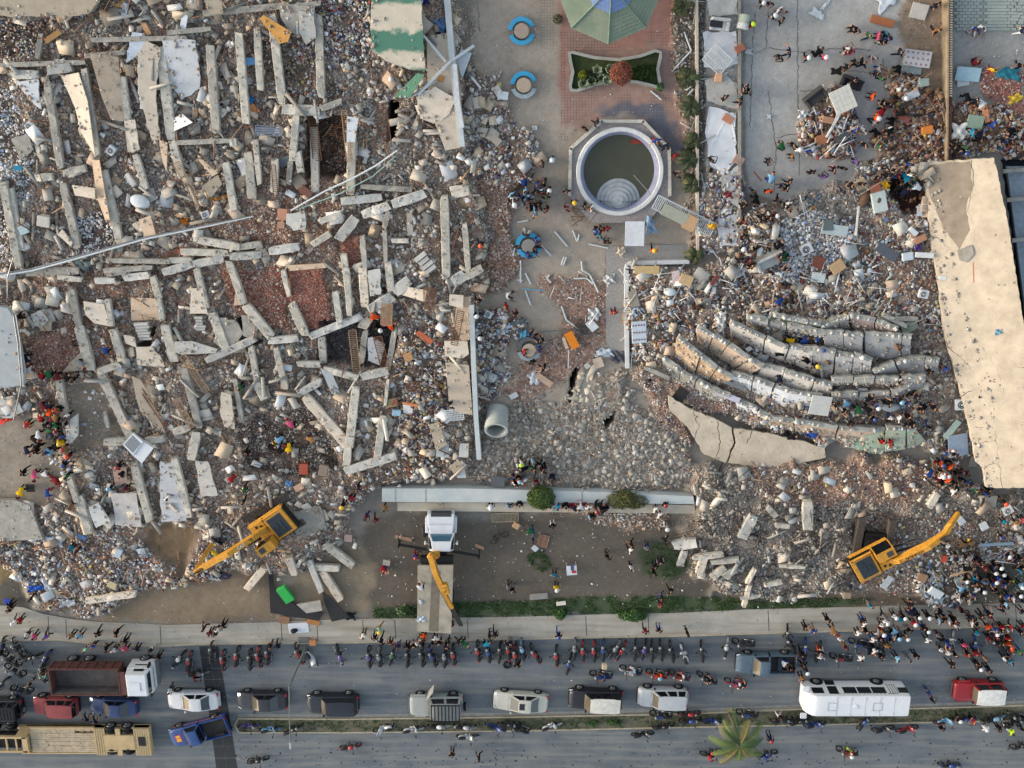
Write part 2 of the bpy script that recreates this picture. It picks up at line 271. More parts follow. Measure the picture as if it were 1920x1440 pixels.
zone('crack',[(895,780),(1010,750),(1060,760),(1085,700),(1160,690),(1200,760),(1290,830),(1310,900),(1300,925),(895,905)],(160,155,146),.3,24,[('shard',9,.25,.85,'grey'),('cube',7,.05,.14,'grey'),('cube',4,.05,.13,'brick'),('cube',5,.06,.14,'pale'),('cube',22,.06,.16,'grey'),('frag',3,.15,.45,'grey'),('flat',3,.1,.35,'tan')],.05)
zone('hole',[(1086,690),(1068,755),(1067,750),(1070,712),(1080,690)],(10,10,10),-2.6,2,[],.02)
zone('ramp',[(1090,688),(1115,692),(1105,760),(1075,752)],(150,148,142),.25,6,[('shard',3,.3,.8,'pale2')],.02)
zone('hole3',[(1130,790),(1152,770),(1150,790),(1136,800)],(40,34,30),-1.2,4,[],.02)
# right half
zone('plantside',[(1262,-240),(1330,-240),(1325,470),(1290,480),(1285,300),(1262,120)],(132,126,118),.2,10,[('cube',26,.08,.34,'grey'),('stick',1,.6,1.8,'pale')],.15)
zone('platform',[(1322,-240),(1388,-240),(1388,470),(1320,470)],(188,186,180),.35,4,[('cube',6,.08,.24,'pale')],.06)
zone('platlit',[(1330,320),(1390,320),(1395,470),(1290,470),(1300,380)],(170,160,152),.5,10,[('flat',26,.14,.45,'lit'),('cube',12,.1,.3,'pale')],.2)
zone('parking',[(1388,-240),(1780,-240),(1778,200),(1680,330),(1560,360),(1480,380),(1400,360)],(192,190,186),.0,5,[('cube',2.2,.04,.12,'pale')],.01)
zone('dirtpark',[(1680,-240),(1780,-240),(1778,180),(1720,150),(1690,60)],(160,142,124),.02,14,[('cube',5,.06,.16,'tan'),('cube',2,.08,.2,'brick')],.03)
zone('pile',[(1492,235),(1510,210),(1560,150),(1600,200),(1600,280),(1560,300),(1500,285)],(140,126,116),.5,12,[('flat',26,.15,.55,'lit'),('flat',12,.15,.6,'woody'),('stick',4,.6,1.8,'pale')],.25)
zone('pile2',[(1650,140),(1720,150),(1770,170),(1778,300),(1700,320),(1640,290),(1630,260),(1690,230),(1660,180)],(142,128,116),.4,12,[('flat',24,.15,.55,'lit'),('flat',16,.15,.6,'woody'),('cube',14,.08,.24,'tan'),('stick',4,.6,1.8,'woody')],.25)
zone('heap',[(1395,395),(1480,370),(1560,360),(1640,290),(1740,300),(1745,420),(1760,540),(1775,640),(1740,700),(1600,640),(1450,600),(1370,610),(1300,660),(1240,690),(1180,660),(1178,498),(1300,500),(1390,470)],(166,156,148),.7,16,[('frag',1.5,.35,1.1,'fragp'),('cube',34,.07,.2,'grey'),('flat',16,.14,.5,'lit'),('cube',18,.07,.2,'brick'),('flat',10,.15,.5,'pale'),('flat',5,.2,.6,'woody'),('stick',2.2,.6,2.,'pale')],.3)
zone('heapwhite',[(1465,410),(1560,380),(1600,440),(1560,500),(1500,500),(1440,520)],(176,176,176),.8,16,[('flat',40,.12,.4,'paper'),('cube',26,.1,.3,'pale'),('flat',12,.14,.4,'lit')],.25)
zone('heaprubble',[(1480,370),(1600,330),(1640,380),(1640,440),(1560,400)],(160,156,150),.4,14,[('cube',30,.1,.34,'grey'),('cube',14,.08,.2,'pale'),('flat',6,.14,.4,'lit')],.2)
zone('heapred',[(1640,470),(1760,470),(1765,560),(1700,560)],(150,134,124),.8,12,[('cube',34,.1,.3,'grey'),('cube',22,.08,.22,'brick'),('flat',8,.14,.4,'lit'),('stick',2,.6,2.,'woody')],.25)
zone('pit',[(1665,330),(1725,330),(1730,400),(1690,400),(1660,370)],(70,44,42),.1,10,[('cube',20,.1,.3,'dark'),('flat',4,.2,.5,'woody')],.2)
zone('arcs',[(1180,690),(1260,640),(1310,610),(1370,600),(1460,590),(1700,610),(1780,640),(1800,740),(1760,830),(1640,840),(1440,800),(1280,760)],(160,150,142),.7,16,[('frag',2,.3,.9,'fragp'),('cube',34,.07,.2,'grey'),('cube',20,.07,.18,'brick'),('flat',9,.12,.4,'lit'),('cube',8,.1,.3,'pale')],.25)
zone('arcsred',[(1250,690),(1330,700),(1420,750),(1400,780),(1300,760)],(160,140,130),.6,12,[('cube',60,.06,.16,'brick'),('cube',30,.07,.2,'pale')],.2)
zone('tinyred',[(1190,700),(1290,760),(1300,830),(1240,800)],(158,140,132),.4,14,[('cube',50,.06,.18,'brick'),('cube',30,.07,.22,'pale'),('flat',4,.1,.3,'lit')],.2)
zone('slabside',[(1755,640),(1800,620),(1840,700),(1830,860),(1780,850),(1760,760)],(128,126,120),.9,14,[('shard',8,.3,.9,'grey'),('cube',8,.08,.2,'grey'),('cube',8,.1,.2,'bricks')],.2)
zone('tr',[(1786,-240),(2160,-240),(2160,290),(1786,295)],(162,162,160),.0,5,[('cube',3,.06,.2,'pale')],.04)
zone('trred',[(1838,130),(1920,140),(1920,230),(1850,190)],(170,128,120),.15,10,[('cube',60,.06,.14,'bricks'),('cube',10,.08,.2,'pale')],.1)
zone('trlit',[(1786,190),(1860,200),(1920,230),(1960,290),(1786,292)],(150,134,122),.35,10,[('flat',26,.15,.5,'lit'),('flat',10,.2,.6,'woody'),('cube',14,.1,.3,'tan')],.2)
zone('tpaving',[(1786,-240),(1930,-240),(1930,58),(1786,62)],(150,158,154),.0,3,[],.01)
zone('below',[(1880,300),(2160,300),(2160,640),(1925,640)],(84,92,102),-1.5,4,[],.02)
zone('grey2',[(1300,870),(1480,880),(1600,860),(1760,860),(1790,900),(1860,925),(2000,925),(2000,1000),(1800,1060),(1620,1120),(1500,1130),(1330,1110),(1290,1060),(1262,1020),(1300,960)],(150,146,140),.8,18,[('cube',40,.07,.24,'grey'),('cube',3,.2,.5,'grey'),('frag',.7,.4,1.2,'fragp'),('frag',2,.2,.5,'grey'),('lath',.35,.7,1.8,'grey'),('cube',20,.05,.13,'pale'),('cube',30,.05,.14,'grey'),('stick',2.5,.6,2.2,'dark'),('cube',12,.07,.2,'brick'),('stick',1.6,.6,1.9,'dark')],.3)
zone('grey2r',[(1400,870),(1620,850),(1770,860),(1700,930),(1560,940),(1420,920)],(160,140,128),.7,18,[('cube',50,.07,.18,'brick'),('cube',26,.08,.26,'tan'),('frag',1.6,.3,.9,'fragp'),('cube',12,.06,.14,'pale'),('flat',4,.12,.4,'lit'),('stick',2,.5,1.5,'woody')],.25)
zone('grey2l',[(1600,970),(1700,960),(1860,950),(1930,1010),(1800,1080),(1700,1110),(1600,1130),(1580,1090)],(150,140,130),.35,16,[('cube',34,.08,.24,'grey'),('cube',14,.07,.2,'brick'),('flat',5,.12,.4,'lit')],.2)
zone('junkr',[(1750,1030),(1850,1010),(1960,980),(1960,1040),(1830,1080),(1800,1140),(1730,1130),(1700,1090)],(132,122,112),.4,12,[('flat',22,.15,.6,'lit'),('cube',18,.08,.26,'grey'),('flat',6,.2,.7,'pale'),('stick',4,.5,1.8,'pale')],.2)
zone('grassr',[(1830,1060),(2160,1000),(2160,1128),(1810,1134)],(104,104,92),.02,12,[('cube',3,.05,.16,'pale'),('flat',2,.1,.3,'lit')],.03)
zone('dirtr',[(1480,1115),(1620,1105),(1740,1120),(1740,1140),(1400,1146),(1400,1130)],(122,110,96),.03,10,[('cube',4,.05,.2,'pale')],.04)
zone('lawn',[(730,962),(1290,964),(1262,1020),(1300,1070),(1345,1112),(1500,1128),(1480,1142),(1290,1149),(960,1158),(690,1162),(700,1060),(660,1000)],(112,104,94),.0,22,[('cube',1.6,.04,.16,'pale'),('flat',.4,.1,.25,'pale')],.03)
zone('lawnstrip',[(700,1140),(850,1130),(1100,1118),(1290,1118),(1420,1125),(1560,1122),(1640,1128),(1560,1138),(1290,1148),(960,1157),(700,1161)],(84,98,72),.03,8,[('cube',3,.04,.14,'pale'),('flat',.5,.1,.25,'pale')],.03)
zone('lawngreen',[(1200,1020),(1262,1010),(1300,1060),(1270,1090),(1200,1080)],(86,94,74),.02,12,[('cube',1.5,.04,.12,'pale')],.03)
zone('kerbrubble',[(1050,950),(1250,955),(1250,985),(1180,1000),(1120,975)],(150,136,126),.1,8,[('cube',14,.12,.34,'tan'),('cube',10,.1,.3,'pale')],.05)
zone('medianleft',[(-240,1165),(30,1180),(60,1200),(-240,1215)],(140,132,124),.0,8,[('cube',14,.08,.3,'pale')],.05)
ZI=np.full(gx.shape,-1,int); HH=np.zeros(gx.shape); CC=np.zeros(gx.shape+(3,)); CC[:]=[lin(c)*ALB for c in (150,144,136)]
jx=(vnoise(gx,gy,26,1)-.5)*22+(vnoise(gx,gy,9,2)-.5)*9; jy=(vnoise(gx,gy,26,3)-.5)*22+(vnoise(gx,gy,9,4)-.5)*9
HOLES=('hole','hole3','darkhole1','bricky','floor_a','tpaving','platform','below')
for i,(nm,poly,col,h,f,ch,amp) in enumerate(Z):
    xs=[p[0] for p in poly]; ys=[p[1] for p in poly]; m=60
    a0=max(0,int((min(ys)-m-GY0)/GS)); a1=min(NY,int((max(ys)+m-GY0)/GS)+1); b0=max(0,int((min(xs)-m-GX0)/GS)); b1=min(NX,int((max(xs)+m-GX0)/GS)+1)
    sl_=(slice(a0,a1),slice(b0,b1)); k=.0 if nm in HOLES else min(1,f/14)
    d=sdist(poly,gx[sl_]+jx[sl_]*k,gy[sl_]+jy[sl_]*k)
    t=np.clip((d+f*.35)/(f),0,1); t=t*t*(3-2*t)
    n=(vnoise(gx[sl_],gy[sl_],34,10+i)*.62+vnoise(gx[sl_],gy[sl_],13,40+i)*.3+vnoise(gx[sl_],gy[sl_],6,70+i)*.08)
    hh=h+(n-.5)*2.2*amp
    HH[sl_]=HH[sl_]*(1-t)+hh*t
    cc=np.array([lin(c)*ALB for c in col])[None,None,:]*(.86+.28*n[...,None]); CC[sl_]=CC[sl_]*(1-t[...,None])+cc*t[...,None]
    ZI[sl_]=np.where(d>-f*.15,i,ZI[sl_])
pm_=(gx-1162)**2+(gy-322)**2<69**2; HH[pm_]=-1.7
# street level
kerb=[(-240,1204),(0,1200),(110,1198),(190,1207),(300,1210),(380,1206),(640,1204),(960,1197),(1280,1191),(1600,1181),(1920,1172),(2160,1166)]
walktop=[(-240,1120),(15,1136),(44,1139),(84,1152),(142,1162),(182,1166),(320,1172),(480,1168),(640,1161),(960,1157),(1130,1152),(1280,1149),(1400,1143),(1600,1138),(1920,1130),(2160,1124)]
st=inpoly(walktop+[(2160,1900),(-240,1900)],gx,gy-2)
HH[st]=-.06; ZI[st]=-2
def hz(px,py):
    i=int(round((py-GY0)/GS)); j=int(round((px-GX0)/GS))
    if 0<=i<NY and 0<=j<NX: return float(HH[i,j])
    return 0.
def hzmax(px,py,r=8):
    i=int(round((py-GY0)/GS)); j=int(round((px-GX0)/GS)); k=max(1,int(r/GS))
    return float(HH[max(0,i-k):i+k+1,max(0,j-k):j+k+1].max())
wx,wy=PN(gx.astype(float),gy.astype(float))
vv=np.stack([wx,wy,HH],-1).reshape(-1,3)
idx=np.arange(NX*NY).reshape(NY,NX)
q=np.stack([idx[1:,:-1],idx[1:,1:],idx[:-1,1:],idx[:-1,:-1]],-1).reshape(-1,4)
# skirt out to the horizon
cor=[idx[0,0],idx[0,-1],idx[-1,-1],idx[-1,0]]; nv=len(vv); far=np.array([(-400,400,-.3),(400,400,-.3),(400,-400,-.3),(-400,-400,-.3)],float)
HH[0,:]=HH[-1,:]=0
vv=np.concatenate([vv,far]); q=np.concatenate([q,np.array([[cor[(k+1)%4],nv+(k+1)%4,nv+k,cor[k]][::-1] for k in range(4)])])
def npmesh(name,V,F,colr,m,smooth=False):
    me=bpy.data.meshes.new(name); nV,nF=len(V),len(F); k=F.shape[1]
    me.vertices.add(nV); me.vertices.foreach_set('co',V.astype(np.float32).ravel())
    me.loops.add(nF*k); me.loops.foreach_set('vertex_index',F.astype(np.int32).ravel())
    me.polygons.add(nF); me.polygons.foreach_set('loop_start',np.arange(nF,dtype=np.int32)*k)
    if smooth: me.polygons.foreach_set('use_smooth',np.ones(nF,bool))
    me.update(calc_edges=True)
    if colr is not None:
        at=me.color_attributes.new('Col','FLOAT_COLOR','POINT'); a=np.ones((nV,4),np.float32); a[:,:colr.shape[1]]=colr; at.data.foreach_set('color',a.ravel())
    me.materials.append(m); return me
AL=np.zeros(gx.shape)
for i,z_ in enumerate(Z): AL[ZI==i]=min(1,sum(c[1] for c in z_[5] if c[0]!='shard')/24)
AL=(AL+np.roll(AL,1,0)+np.roll(AL,-1,0)+np.roll(AL,1,1)+np.roll(AL,-1,1))/5
cols=np.concatenate([np.concatenate([CC.reshape(-1,3),AL.reshape(-1,1)],1),np.full((4,4),.2)])
M_gr=cmat('dusty_ground',rough=.95,nscale=2.2,namp=.16,bump=.3)
def gravel(m):   # crushed pieces too small to model: angular cells of concrete, plaster and brick
    n=m.node_tree.nodes; l=m.node_tree.links; b=n['Principled BSDF']; base=b.inputs['Base Color'].links[0].from_socket; tc=[x for x in n if x.type=='TEX_COORD'][0]; at=[x for x in n if x.type=='ATTRIBUTE'][0]
    cur=base
    for sc_,wt,pal in ((8.5,.9,1),(3.4,.55,0)):
        wn=n.new('ShaderNodeTexNoise'); wn.inputs['Scale'].default_value=sc_*1.3; wm_=n.new('ShaderNodeVectorMath'); wm_.operation='MULTIPLY_ADD'; wm_.inputs[1].default_value=(.09,.09,.09); l.new(tc.outputs['Object'],wn.inputs['Vector']); l.new(wn.outputs['Color'],wm_.inputs[0]); l.new(tc.outputs['Object'],wm_.inputs[2])
        v=n.new('ShaderNodeTexVoronoi'); v.inputs['Scale'].default_value=sc_; l.new(wm_.outputs[0],v.inputs['Vector']); sp=n.new('ShaderNodeSeparateColor'); l.new(v.outputs['Color'],sp.inputs[0])
        cr=n.new('ShaderNodeValToRGB'); cr.color_ramp.interpolation='CONSTANT'; e=cr.color_ramp.elements
        sts=((0,(.42,.38,.36)),(.1,(.62,.58,.55)),(.24,(.8,.77,.74)),(.42,(1,.97,.94)),(.6,(1.0,.8,.7)),(.72,(1.2,1.17,1.13)),(.86,(.9,.62,.52)),(.92,(1.55,1.53,1.5)))
        e[0].position=0; e[0].color=sts[0][1]+(1,); e[1].position=.92; e[1].color=sts[-1][1]+(1,)
        for p_,c_ in sts[1:-1]: q_=e.new(p_); q_.color=c_+(1,)
        l.new(sp.outputs[0],cr.inputs['Fac']); mx=n.new('ShaderNodeMix'); mx.data_type='RGBA'; mx.blend_type='MULTIPLY'
        mm=n.new('ShaderNodeMath'); mm.operation='MULTIPLY'; mm.inputs[1].default_value=wt; l.new(at.outputs['Alpha'],mm.inputs[0]); l.new(mm.outputs[0],mx.inputs['Factor']); l.new(cur,mx.inputs['A']); l.new(cr.outputs['Color'],mx.inputs['B']); cur=mx.outputs['Result']
    l.new(cur,b.inputs['Base Color'])
gravel(M_gr)
# small square paver holes in the red plaza come from the shader of their own sheets
g=new('ground',npmesh('ground',vv,q,cols,M_gr,True)); struct(g)
# ---- rubble: countless pieces, one object per heap ----
SH={}
def unit_cube():
    v=np.array([(-1,-1,-1),(1,-1,-1),(1,1,-1),(-1,1,-1),(-1,-1,1),(1,-1,1),(1,1,1),(-1,1,1)],float)*.5
    f=np.array([(0,3,2,1),(4,5,6,7),(0,1,5,4),(1,2,6,5),(2,3,7,6),(3,0,4,7)]); return v,f
def rotmats(n,tilt):
    a=rng.uniform(0,2*math.pi,n); b=rng.normal(0,tilt,n); c=rng.normal(0,tilt,n)
    Rz=np.zeros((n,3,3)); Rz[:,0,0]=np.cos(a);Rz[:,0,1]=-np.sin(a);Rz[:,1,0]=np.sin(a);Rz[:,1,1]=np.cos(a);Rz[:,2,2]=1
    Rx=np.zeros((n,3,3)); Rx[:,0,0]=1;Rx[:,1,1]=np.cos(b);Rx[:,1,2]=-np.sin(b);Rx[:,2,1]=np.sin(b);Rx[:,2,2]=np.cos(b)
    Ry=np.zeros((n,3,3)); Ry[:,1,1]=1;Ry[:,0,0]=np.cos(c);Ry[:,0,2]=np.sin(c);Ry[:,2,0]=-np.sin(c);Ry[:,2,2]=np.cos(c)
    return Rz@Ry@Rx
CV,CF=unit_cube()
def pieces(kind,pos,s,colr):
    n=len(pos); Rm=rotmats(n,{'cube':.5,'flat':.22,'stick':.14,'shard':.05,'frag':.13,'lath':.12}[kind])
    if kind=='shard':
        k=6; a=np.arange(k)/k*2*math.pi+rng.uniform(-.35,.35,(n,k)); r=.5*rng.uniform(.7,1.15,(n,k))
        V=np.zeros((n,12,3)); V[:,:6,0]=r*np.cos(a);V[:,:6,1]=r*np.sin(a);V[:,6:,0]=r*np.cos(a)*.97;V[:,6:,1]=r*np.sin(a)*.97
        V[:,:6,2]=-.5; V[:,6:,2]=.5; V*=np.stack([s,s*(1 if kind=='shard' else rng.uniform(.4,1,n)),np.full(n,.09) if kind=='shard' else rng.uniform(.06,.2,n)],-1)[:,None,:]
        f=[(6,7,10,11),(7,8,9,10)]+[(i,(i+1)%6,6+(i+1)%6,6+i) for i in range(6)]; F=np.array(f)
    else:
        V=np.repeat(CV[None],n,0); jit={'cube':.12,'flat':.16,'stick':.04,'lath':.05,'frag':.14}[kind]
        V=V+rng.uniform(-jit,jit,V.shape)
        if kind=='cube': sc3=np.stack([s,s*rng.uniform(.45,1,n),s*rng.uniform(.35,.8,n)],-1)
        elif kind=='flat': sc3=np.stack([s,s*rng.uniform(.4,1,n),rng.uniform(.012,.05,n)],-1)
        elif kind=='frag': sc3=np.stack([s,s*rng.uniform(.35,.9,n),rng.uniform(.04,.12,n)],-1)
        elif kind=='lath': w_=rng.uniform(.1,.24,n); sc3=np.stack([s,w_,w_],-1)
        else: w_=rng.uniform(.02,.07,n); sc3=np.stack([s,w_,w_],-1)
        V=V*sc3[:,None,:]; F=CF
    V=np.einsum('nij,nkj->nki',Rm,V)+pos[:,None,:]
    nv=V.shape[1]; FF=(F[None]+(np.arange(n)*nv)[:,None,None]).reshape(-1,4)
    return V.reshape(-1,3),FF,np.repeat(colr,nv,0)
def cells(zi,s0,s1,pal,xs,ys):   # pavement broken into fitting angular plates
    g=24*.33; X,Y=np.meshgrid(np.arange(xs.min()*GS+GX0,xs.max()*GS+GX0,g),np.arange(ys.min()*GS+GY0,ys.max()*GS+GY0,g)); X=X.ravel();Y=Y.ravel(); d=vnoise(X,Y,40,77); X=X+rng.uniform(-.5,.5,X.size)*g; Y=Y+rng.uniform(-.5,.5,X.size)*g
    kp=rng.random(X.size)<np.clip(.25+1.1*d,.3,1); X,Y=X[kp],Y[kp]; d2=vnoise(X,Y,60,78); wx_,wy_=PN(X,Y); Vs=[];Fs=[];Cs=[];off=0; pc=np.array([[lin(c)*ALB for c in t] for t in PAL[pal]])
    D=(wx_[:,None]-wx_[None])**2+(wy_[:,None]-wy_[None])**2
    for i in range(len(X)):
        ii=min(NY-1,max(0,int(round((Y[i]-GY0)/GS)))); jj=min(NX-1,max(0,int(round((X[i]-GX0)/GS))))
        if ZI[ii,jj]!=zi or rng.random()<(.6 if d2[i]>.5 else .3): continue
        poly=[(-1,-1),(1,-1),(1,1),(-1,1)]; 
        for j in np.argsort(D[i])[1:14]:
            nx_,ny_=wx_[j]-wx_[i],wy_[j]-wy_[i]; c=(nx_*nx_+ny_*ny_)/2; out=[]
            for a,b_ in zip(poly,poly[1:]+poly[:1]):
                da=a[0]*nx_+a[1]*ny_-c; db=b_[0]*nx_+b_[1]*ny_-c
                if da<=0: out.append(a)
                if da*db<0: t=da/(da-db); out.append((a[0]+(b_[0]-a[0])*t,a[1]+(b_[1]-a[1])*t))
            poly=out
            if len(poly)<3: break
        if len(poly)<3: continue
        for _ in range(rng.integers(0,3)):   # snapped along straight lines
            t=rng.uniform(0,6.28); nx_,ny_=math.cos(t),math.sin(t); c=rng.uniform(-.02,.12); out=[]
            for a,b_ in zip(poly,poly[1:]+poly[:1]):
                da=a[0]*nx_+a[1]*ny_-c; db=b_[0]*nx_+b_[1]*ny_-c
                if da<=0: out.append(a)
                if da*db<0: t_=da/(da-db); out.append((a[0]+(b_[0]-a[0])*t_,a[1]+(b_[1]-a[1])*t_))
            if len(out)>=3: poly=out
        sh=rng.uniform(.93,.99); n=len(poly); z=HH[ii,jj]+rng.uniform(.015,.05); tx,ty=rng.normal(0,.03,2); th=.04
        m=[(wx_[i]+x*sh,wy_[i]+y*sh,z+tx*x+ty*y) for x,y in poly]
        while len(m)<8: m.append(m[-1])
        m=m[:8]; V=np.array(m+[(x,y,zz-th) for x,y,zz in m]); Vs.append(V); Fs.append(np.array([(0,1,2,3),(0,3,4,5),(0,5,6,7)]+[(k,k+8,(k+1)%8+8,(k+1)%8) for k in range(8)])+off); off+=16
        Cs.append(np.repeat(pc[rng.integers(0,len(pc))][None]*rng.uniform(.92,1.06),16,0))
    return np.concatenate(Vs),np.concatenate(Fs),np.concatenate(Cs)
def scatter(zi,kind,dens,s0,s1,pal):
    ys,xs=np.nonzero(ZI==zi)
    if len(ys)==0: return None
    area=len(ys)*(GS/24.2)**2; big=Z[zi][0].startswith('grey2')
    if kind in('cube','flat'): k_=(.85,1.3) if big else (.66,1.9); s0*=k_[0]; s1*=k_[0]; dens*=k_[1]
    n=int(area*dens)
    if n<1: return None
    if kind=='shard': return cells(zi,s0,s1,pal,xs,ys)
    k=rng.integers(0,len(ys),n); px=GX0+GS*(xs[k]+rng.uniform(-.5,.5,n)); py=GY0+GS*(ys[k]+rng.uniform(-.5,.5,n))
    ok=(px>-60)&(px<1980)&(py>-60)&(py<1500); px,py,k=px[ok],py[ok],k[ok]; n=len(px)
    if n<1: return None
    cl=vnoise(px,py,16,200+zi)
    keep=rng.random(n)<np.clip(.12+(cl-.25)*1.9,.12,1.2) ; px,py,k=px[keep],py[keep],k[keep]; n=len(px)
    s=s0+(s1-s0)*rng.random(n)**1.8
    x,y=PN(px,py); z=HH[ys[k],xs[k]]+s*rng.uniform(.0,.3,n)+ (.02 if kind=='flat' else 0)
    if kind=='flat': z=z+rng.uniform(0,.18,n)
    if kind in('stick','lath','frag'): z=z+rng.uniform(.05,.4,n)-(s*.12 if kind=='frag' else 0)
    if kind=='shard': z=HH[ys[k],xs[k]]+rng.uniform(0,.08,n)
    pc=np.array([[lin(c)*ALB for c in t] for t in PAL[pal]]); colr=pc[rng.integers(0,len(pc),n)]*rng.uniform(.85,1.3,(n,1))
    tn=vnoise(px,py,45,500)[:,None]; colr=colr*(.86+.3*vnoise(px,py,28,501)[:,None])*np.where(tn>.5,np.array([1.04,1,.97]),np.array([.98,1,1.02]))
    colr=np.minimum(colr,.62)
    return pieces(kind,np.stack([x,y,z],-1),s,colr)
M_rb=cmat('rubble_pieces',rough=.92,nscale=9,namp=.14,bump=0)
GRP=[(('left','redleft','bricky','bricky2','bricky3','bricky4','greyleft','darkrow','darkrow2','darkmid','darkhole1'),'brick_rubble','broken brick and concrete rubble filling the collapsed left building'),
(('litterleft','litterfarleft','littertl','litter2','littermid','littertop'),'household_debris','scattered clothes, papers and boards lying among the left ruins'),
(('lower','floor_a','floor_b'),'street_side_debris','mixed white and coloured debris spread below the left ruins'),
(('dirtl','dirtyellow','dirtmid','dirtlow','dirtc','lawn','lawnstrip','lawngreen','medianleft','grassr','dirtr'),'loose_stones','small pale stones and scraps scattered on the dirt and grass'),
(('plazabrick','plazaslope','plazaL'),'spilled_brick','reddish brick pieces spilled onto the plaza from the left ruin'),
(('plaza','redplaza','litplaza','paver','paverg','pavedark'),'plaza_litter','light litter and chips scattered over the paved plaza'),
(('crack','ramp','slabside'),'cracked_paving','grey paving broken into angular shards by the uplifted ground'),
(('plantside','platform','platlit','kerbrubble'),'broken_edging','broken pale edging and litter along the planter platform'),
(('parking','dirtpark','tr','trred'),'courtyard_grit','small grit and brick chips on the grey concrete courtyards'),
(('pile','pile2','trlit'),'belongings_heap','heaps of dumped furniture pieces and clothes in the courtyards'),
(('heap','heapwhite','heaprubble','heapred','pit'),'colourful_debris','dense heap of colourful litter and broken concrete right of the pool'),
(('arcs','arcsred','tinyred'),'wall_rubble','fine rubble lying between the curved broken walls'),
(('grey2','grey2r','grey2l','junkr'),'concrete_rubble','grey concrete rubble heap around the right excavator')]
zn={z[0]:i for i,z in enumerate(Z)}
for names,on,lb in GRP:
    A=[]
    for nm in names:
        for (kd,de,s0,s1,pl) in Z[zn[nm]][5]:
            r=scatter(zn[nm],kd,de,s0,s1,pl)
            if r: A.append(r)
    off=0; Vs=[];Fs=[];Cs=[]
    for V,F,c in A: Vs.append(V);Fs.append(F+off);Cs.append(c);off+=len(V)
    o=new(on,npmesh(on,np.concatenate(Vs),np.concatenate(Fs),np.concatenate(Cs),M_rb)); tag(o,lb,'rubble',kind='stuff')
# ---- street ----
def sheet(name,pts,z,m,h=.12,kind='structure'):
    mb=MB(); mb.prism([P(x,y,z) for x,y in pts],h); o=mb.build(name,m); return struct(o) if kind=='structure' else o
def speckmat(name,c1,c2,scale,rough,c3,th=.66):
    m=mat(name,c1,rough=rough,var=.2,scale=scale,bump=.1,col2=c2); n=m.node_tree.nodes; l=m.node_tree.links; b=n['Principled BSDF']
    src=b.inputs['Base Color'].links[0].from_socket; tc=[x for x in n if x.type=='TEX_COORD'][0]
    mp=n.new('ShaderNodeMapping'); mp.inputs['Scale'].default_value=(.12,1.4,1); nz=n.new('ShaderNodeTexNoise'); nz.inputs['Scale'].default_value=1.6; nz.inputs['Detail'].default_value=7
    cr=n.new('ShaderNodeValToRGB'); cr.color_ramp.elements[0].position=.45; cr.color_ramp.elements[1].position=.75
    mx=n.new('ShaderNodeMix'); mx.data_type='RGBA'; l.new(tc.outputs['Object'],mp.inputs['Vector']); l.new(mp.outputs[0],nz.inputs['Vector']); l.new(nz.outputs['Fac'],cr.inputs['Fac'])
    l.new(cr.outputs['Color'],mx.inputs['Factor']); l.new(src,mx.inputs['A']); mx.inputs['B'].default_value=S(*c3)
    n2=n.new('ShaderNodeTexNoise'); n2.inputs['Scale'].default_value=14; n2.inputs['Detail'].default_value=5; c2_=n.new('ShaderNodeValToRGB'); c2_.color_ramp.elements[0].position=th; c2_.color_ramp.elements[1].position=th+.05
    m2=n.new('ShaderNodeMix'); m2.data_type='RGBA'; l.new(tc.outputs['Object'],n2.inputs['Vector']); l.new(n2.outputs['Fac'],c2_.inputs['Fac']); l.new(c2_.outputs['Color'],m2.inputs['Factor']); l.new(mx.outputs['Result'],m2.inputs['A']); m2.inputs['B'].default_value=tuple(c*.45 for c in S(*c1)[:3])+(1,)
    l.new(m2.outputs['Result'],b.inputs['Base Color']); return m
M_road=speckmat('asphalt',(98,107,116),(128,134,138),.35,.85,(146,146,142))
M_walk=speckmat('pavement_concrete',(172,168,158),(196,190,178),.6,.9,(160,150,134))
M_kerb=mat('kerb_stone',(184,174,152),rough=.9,var=.18,scale=2)
sheet('road',kerb+[(2160,1324),(1920,1326),(1711,1332),(1500,1333),(1280,1342),(960,1348),(640,1352),(444,1350),(430,1361),(448,1371),(640,1372),(960,1370),(1280,1362),(1590,1357),(1920,1350),(2160,1345),(2160,1680),(-240,1680)],.0,M_road,.05)
sheet('pavement',walktop+kerb[::-1],.12,M_walk,.15)
def strip(name,pts,wpx,z,m,h=.15,parent=None):   # a ribbon along a line
    mb=MB(); W=[P(x,y,z) for x,y in pts]
    for a,b in zip(W[:-1],W[1:]):
        d=(b-a).normalized(); nn=Vector((-d.y,d.x,0))*wpx*.5; a2=a-d*.01; b2=b+d*.01
        mb.prism([a2+nn,b2+nn,b2-nn,a2-nn],h)
    return mb.build(name,m,parent)
struct(strip('kerb',[(x,y+1.5) for x,y in kerb],.16,.128,M_kerb,.16))
medT=[(446,1348),(640,1349),(960,1345),(1280,1339),(1500,1330),(1711,1329),(1920,1323),(2160,1321)]; medB=[(448,1374),(640,1374),(960,1371),(1280,1364),(1590,1358),(1920,1351),(2160,1346)]
sheet('median_strip',medT+medB[::-1],.1,mat('median_earth',(92,96,76),rough=.95,var=.3,scale=1.3,bump=.4,col2=(134,124,108)),.2)
struct(strip('median_kerb',medT,.14,.16,M_kerb,.22)); struct(strip('median_kerb',medB,.14,.16,M_kerb,.22))
struct(strip('median_kerb',[(446,1348),(440,1361),(448,1374)],.14,.163,M_kerb,.22))
struct(strip('gutter_strip',[(x,y-6) for x,y in medT],.32,.006,mat('pale_gutter',(150,152,148),rough=.9,var=.2,scale=1.5),.004))
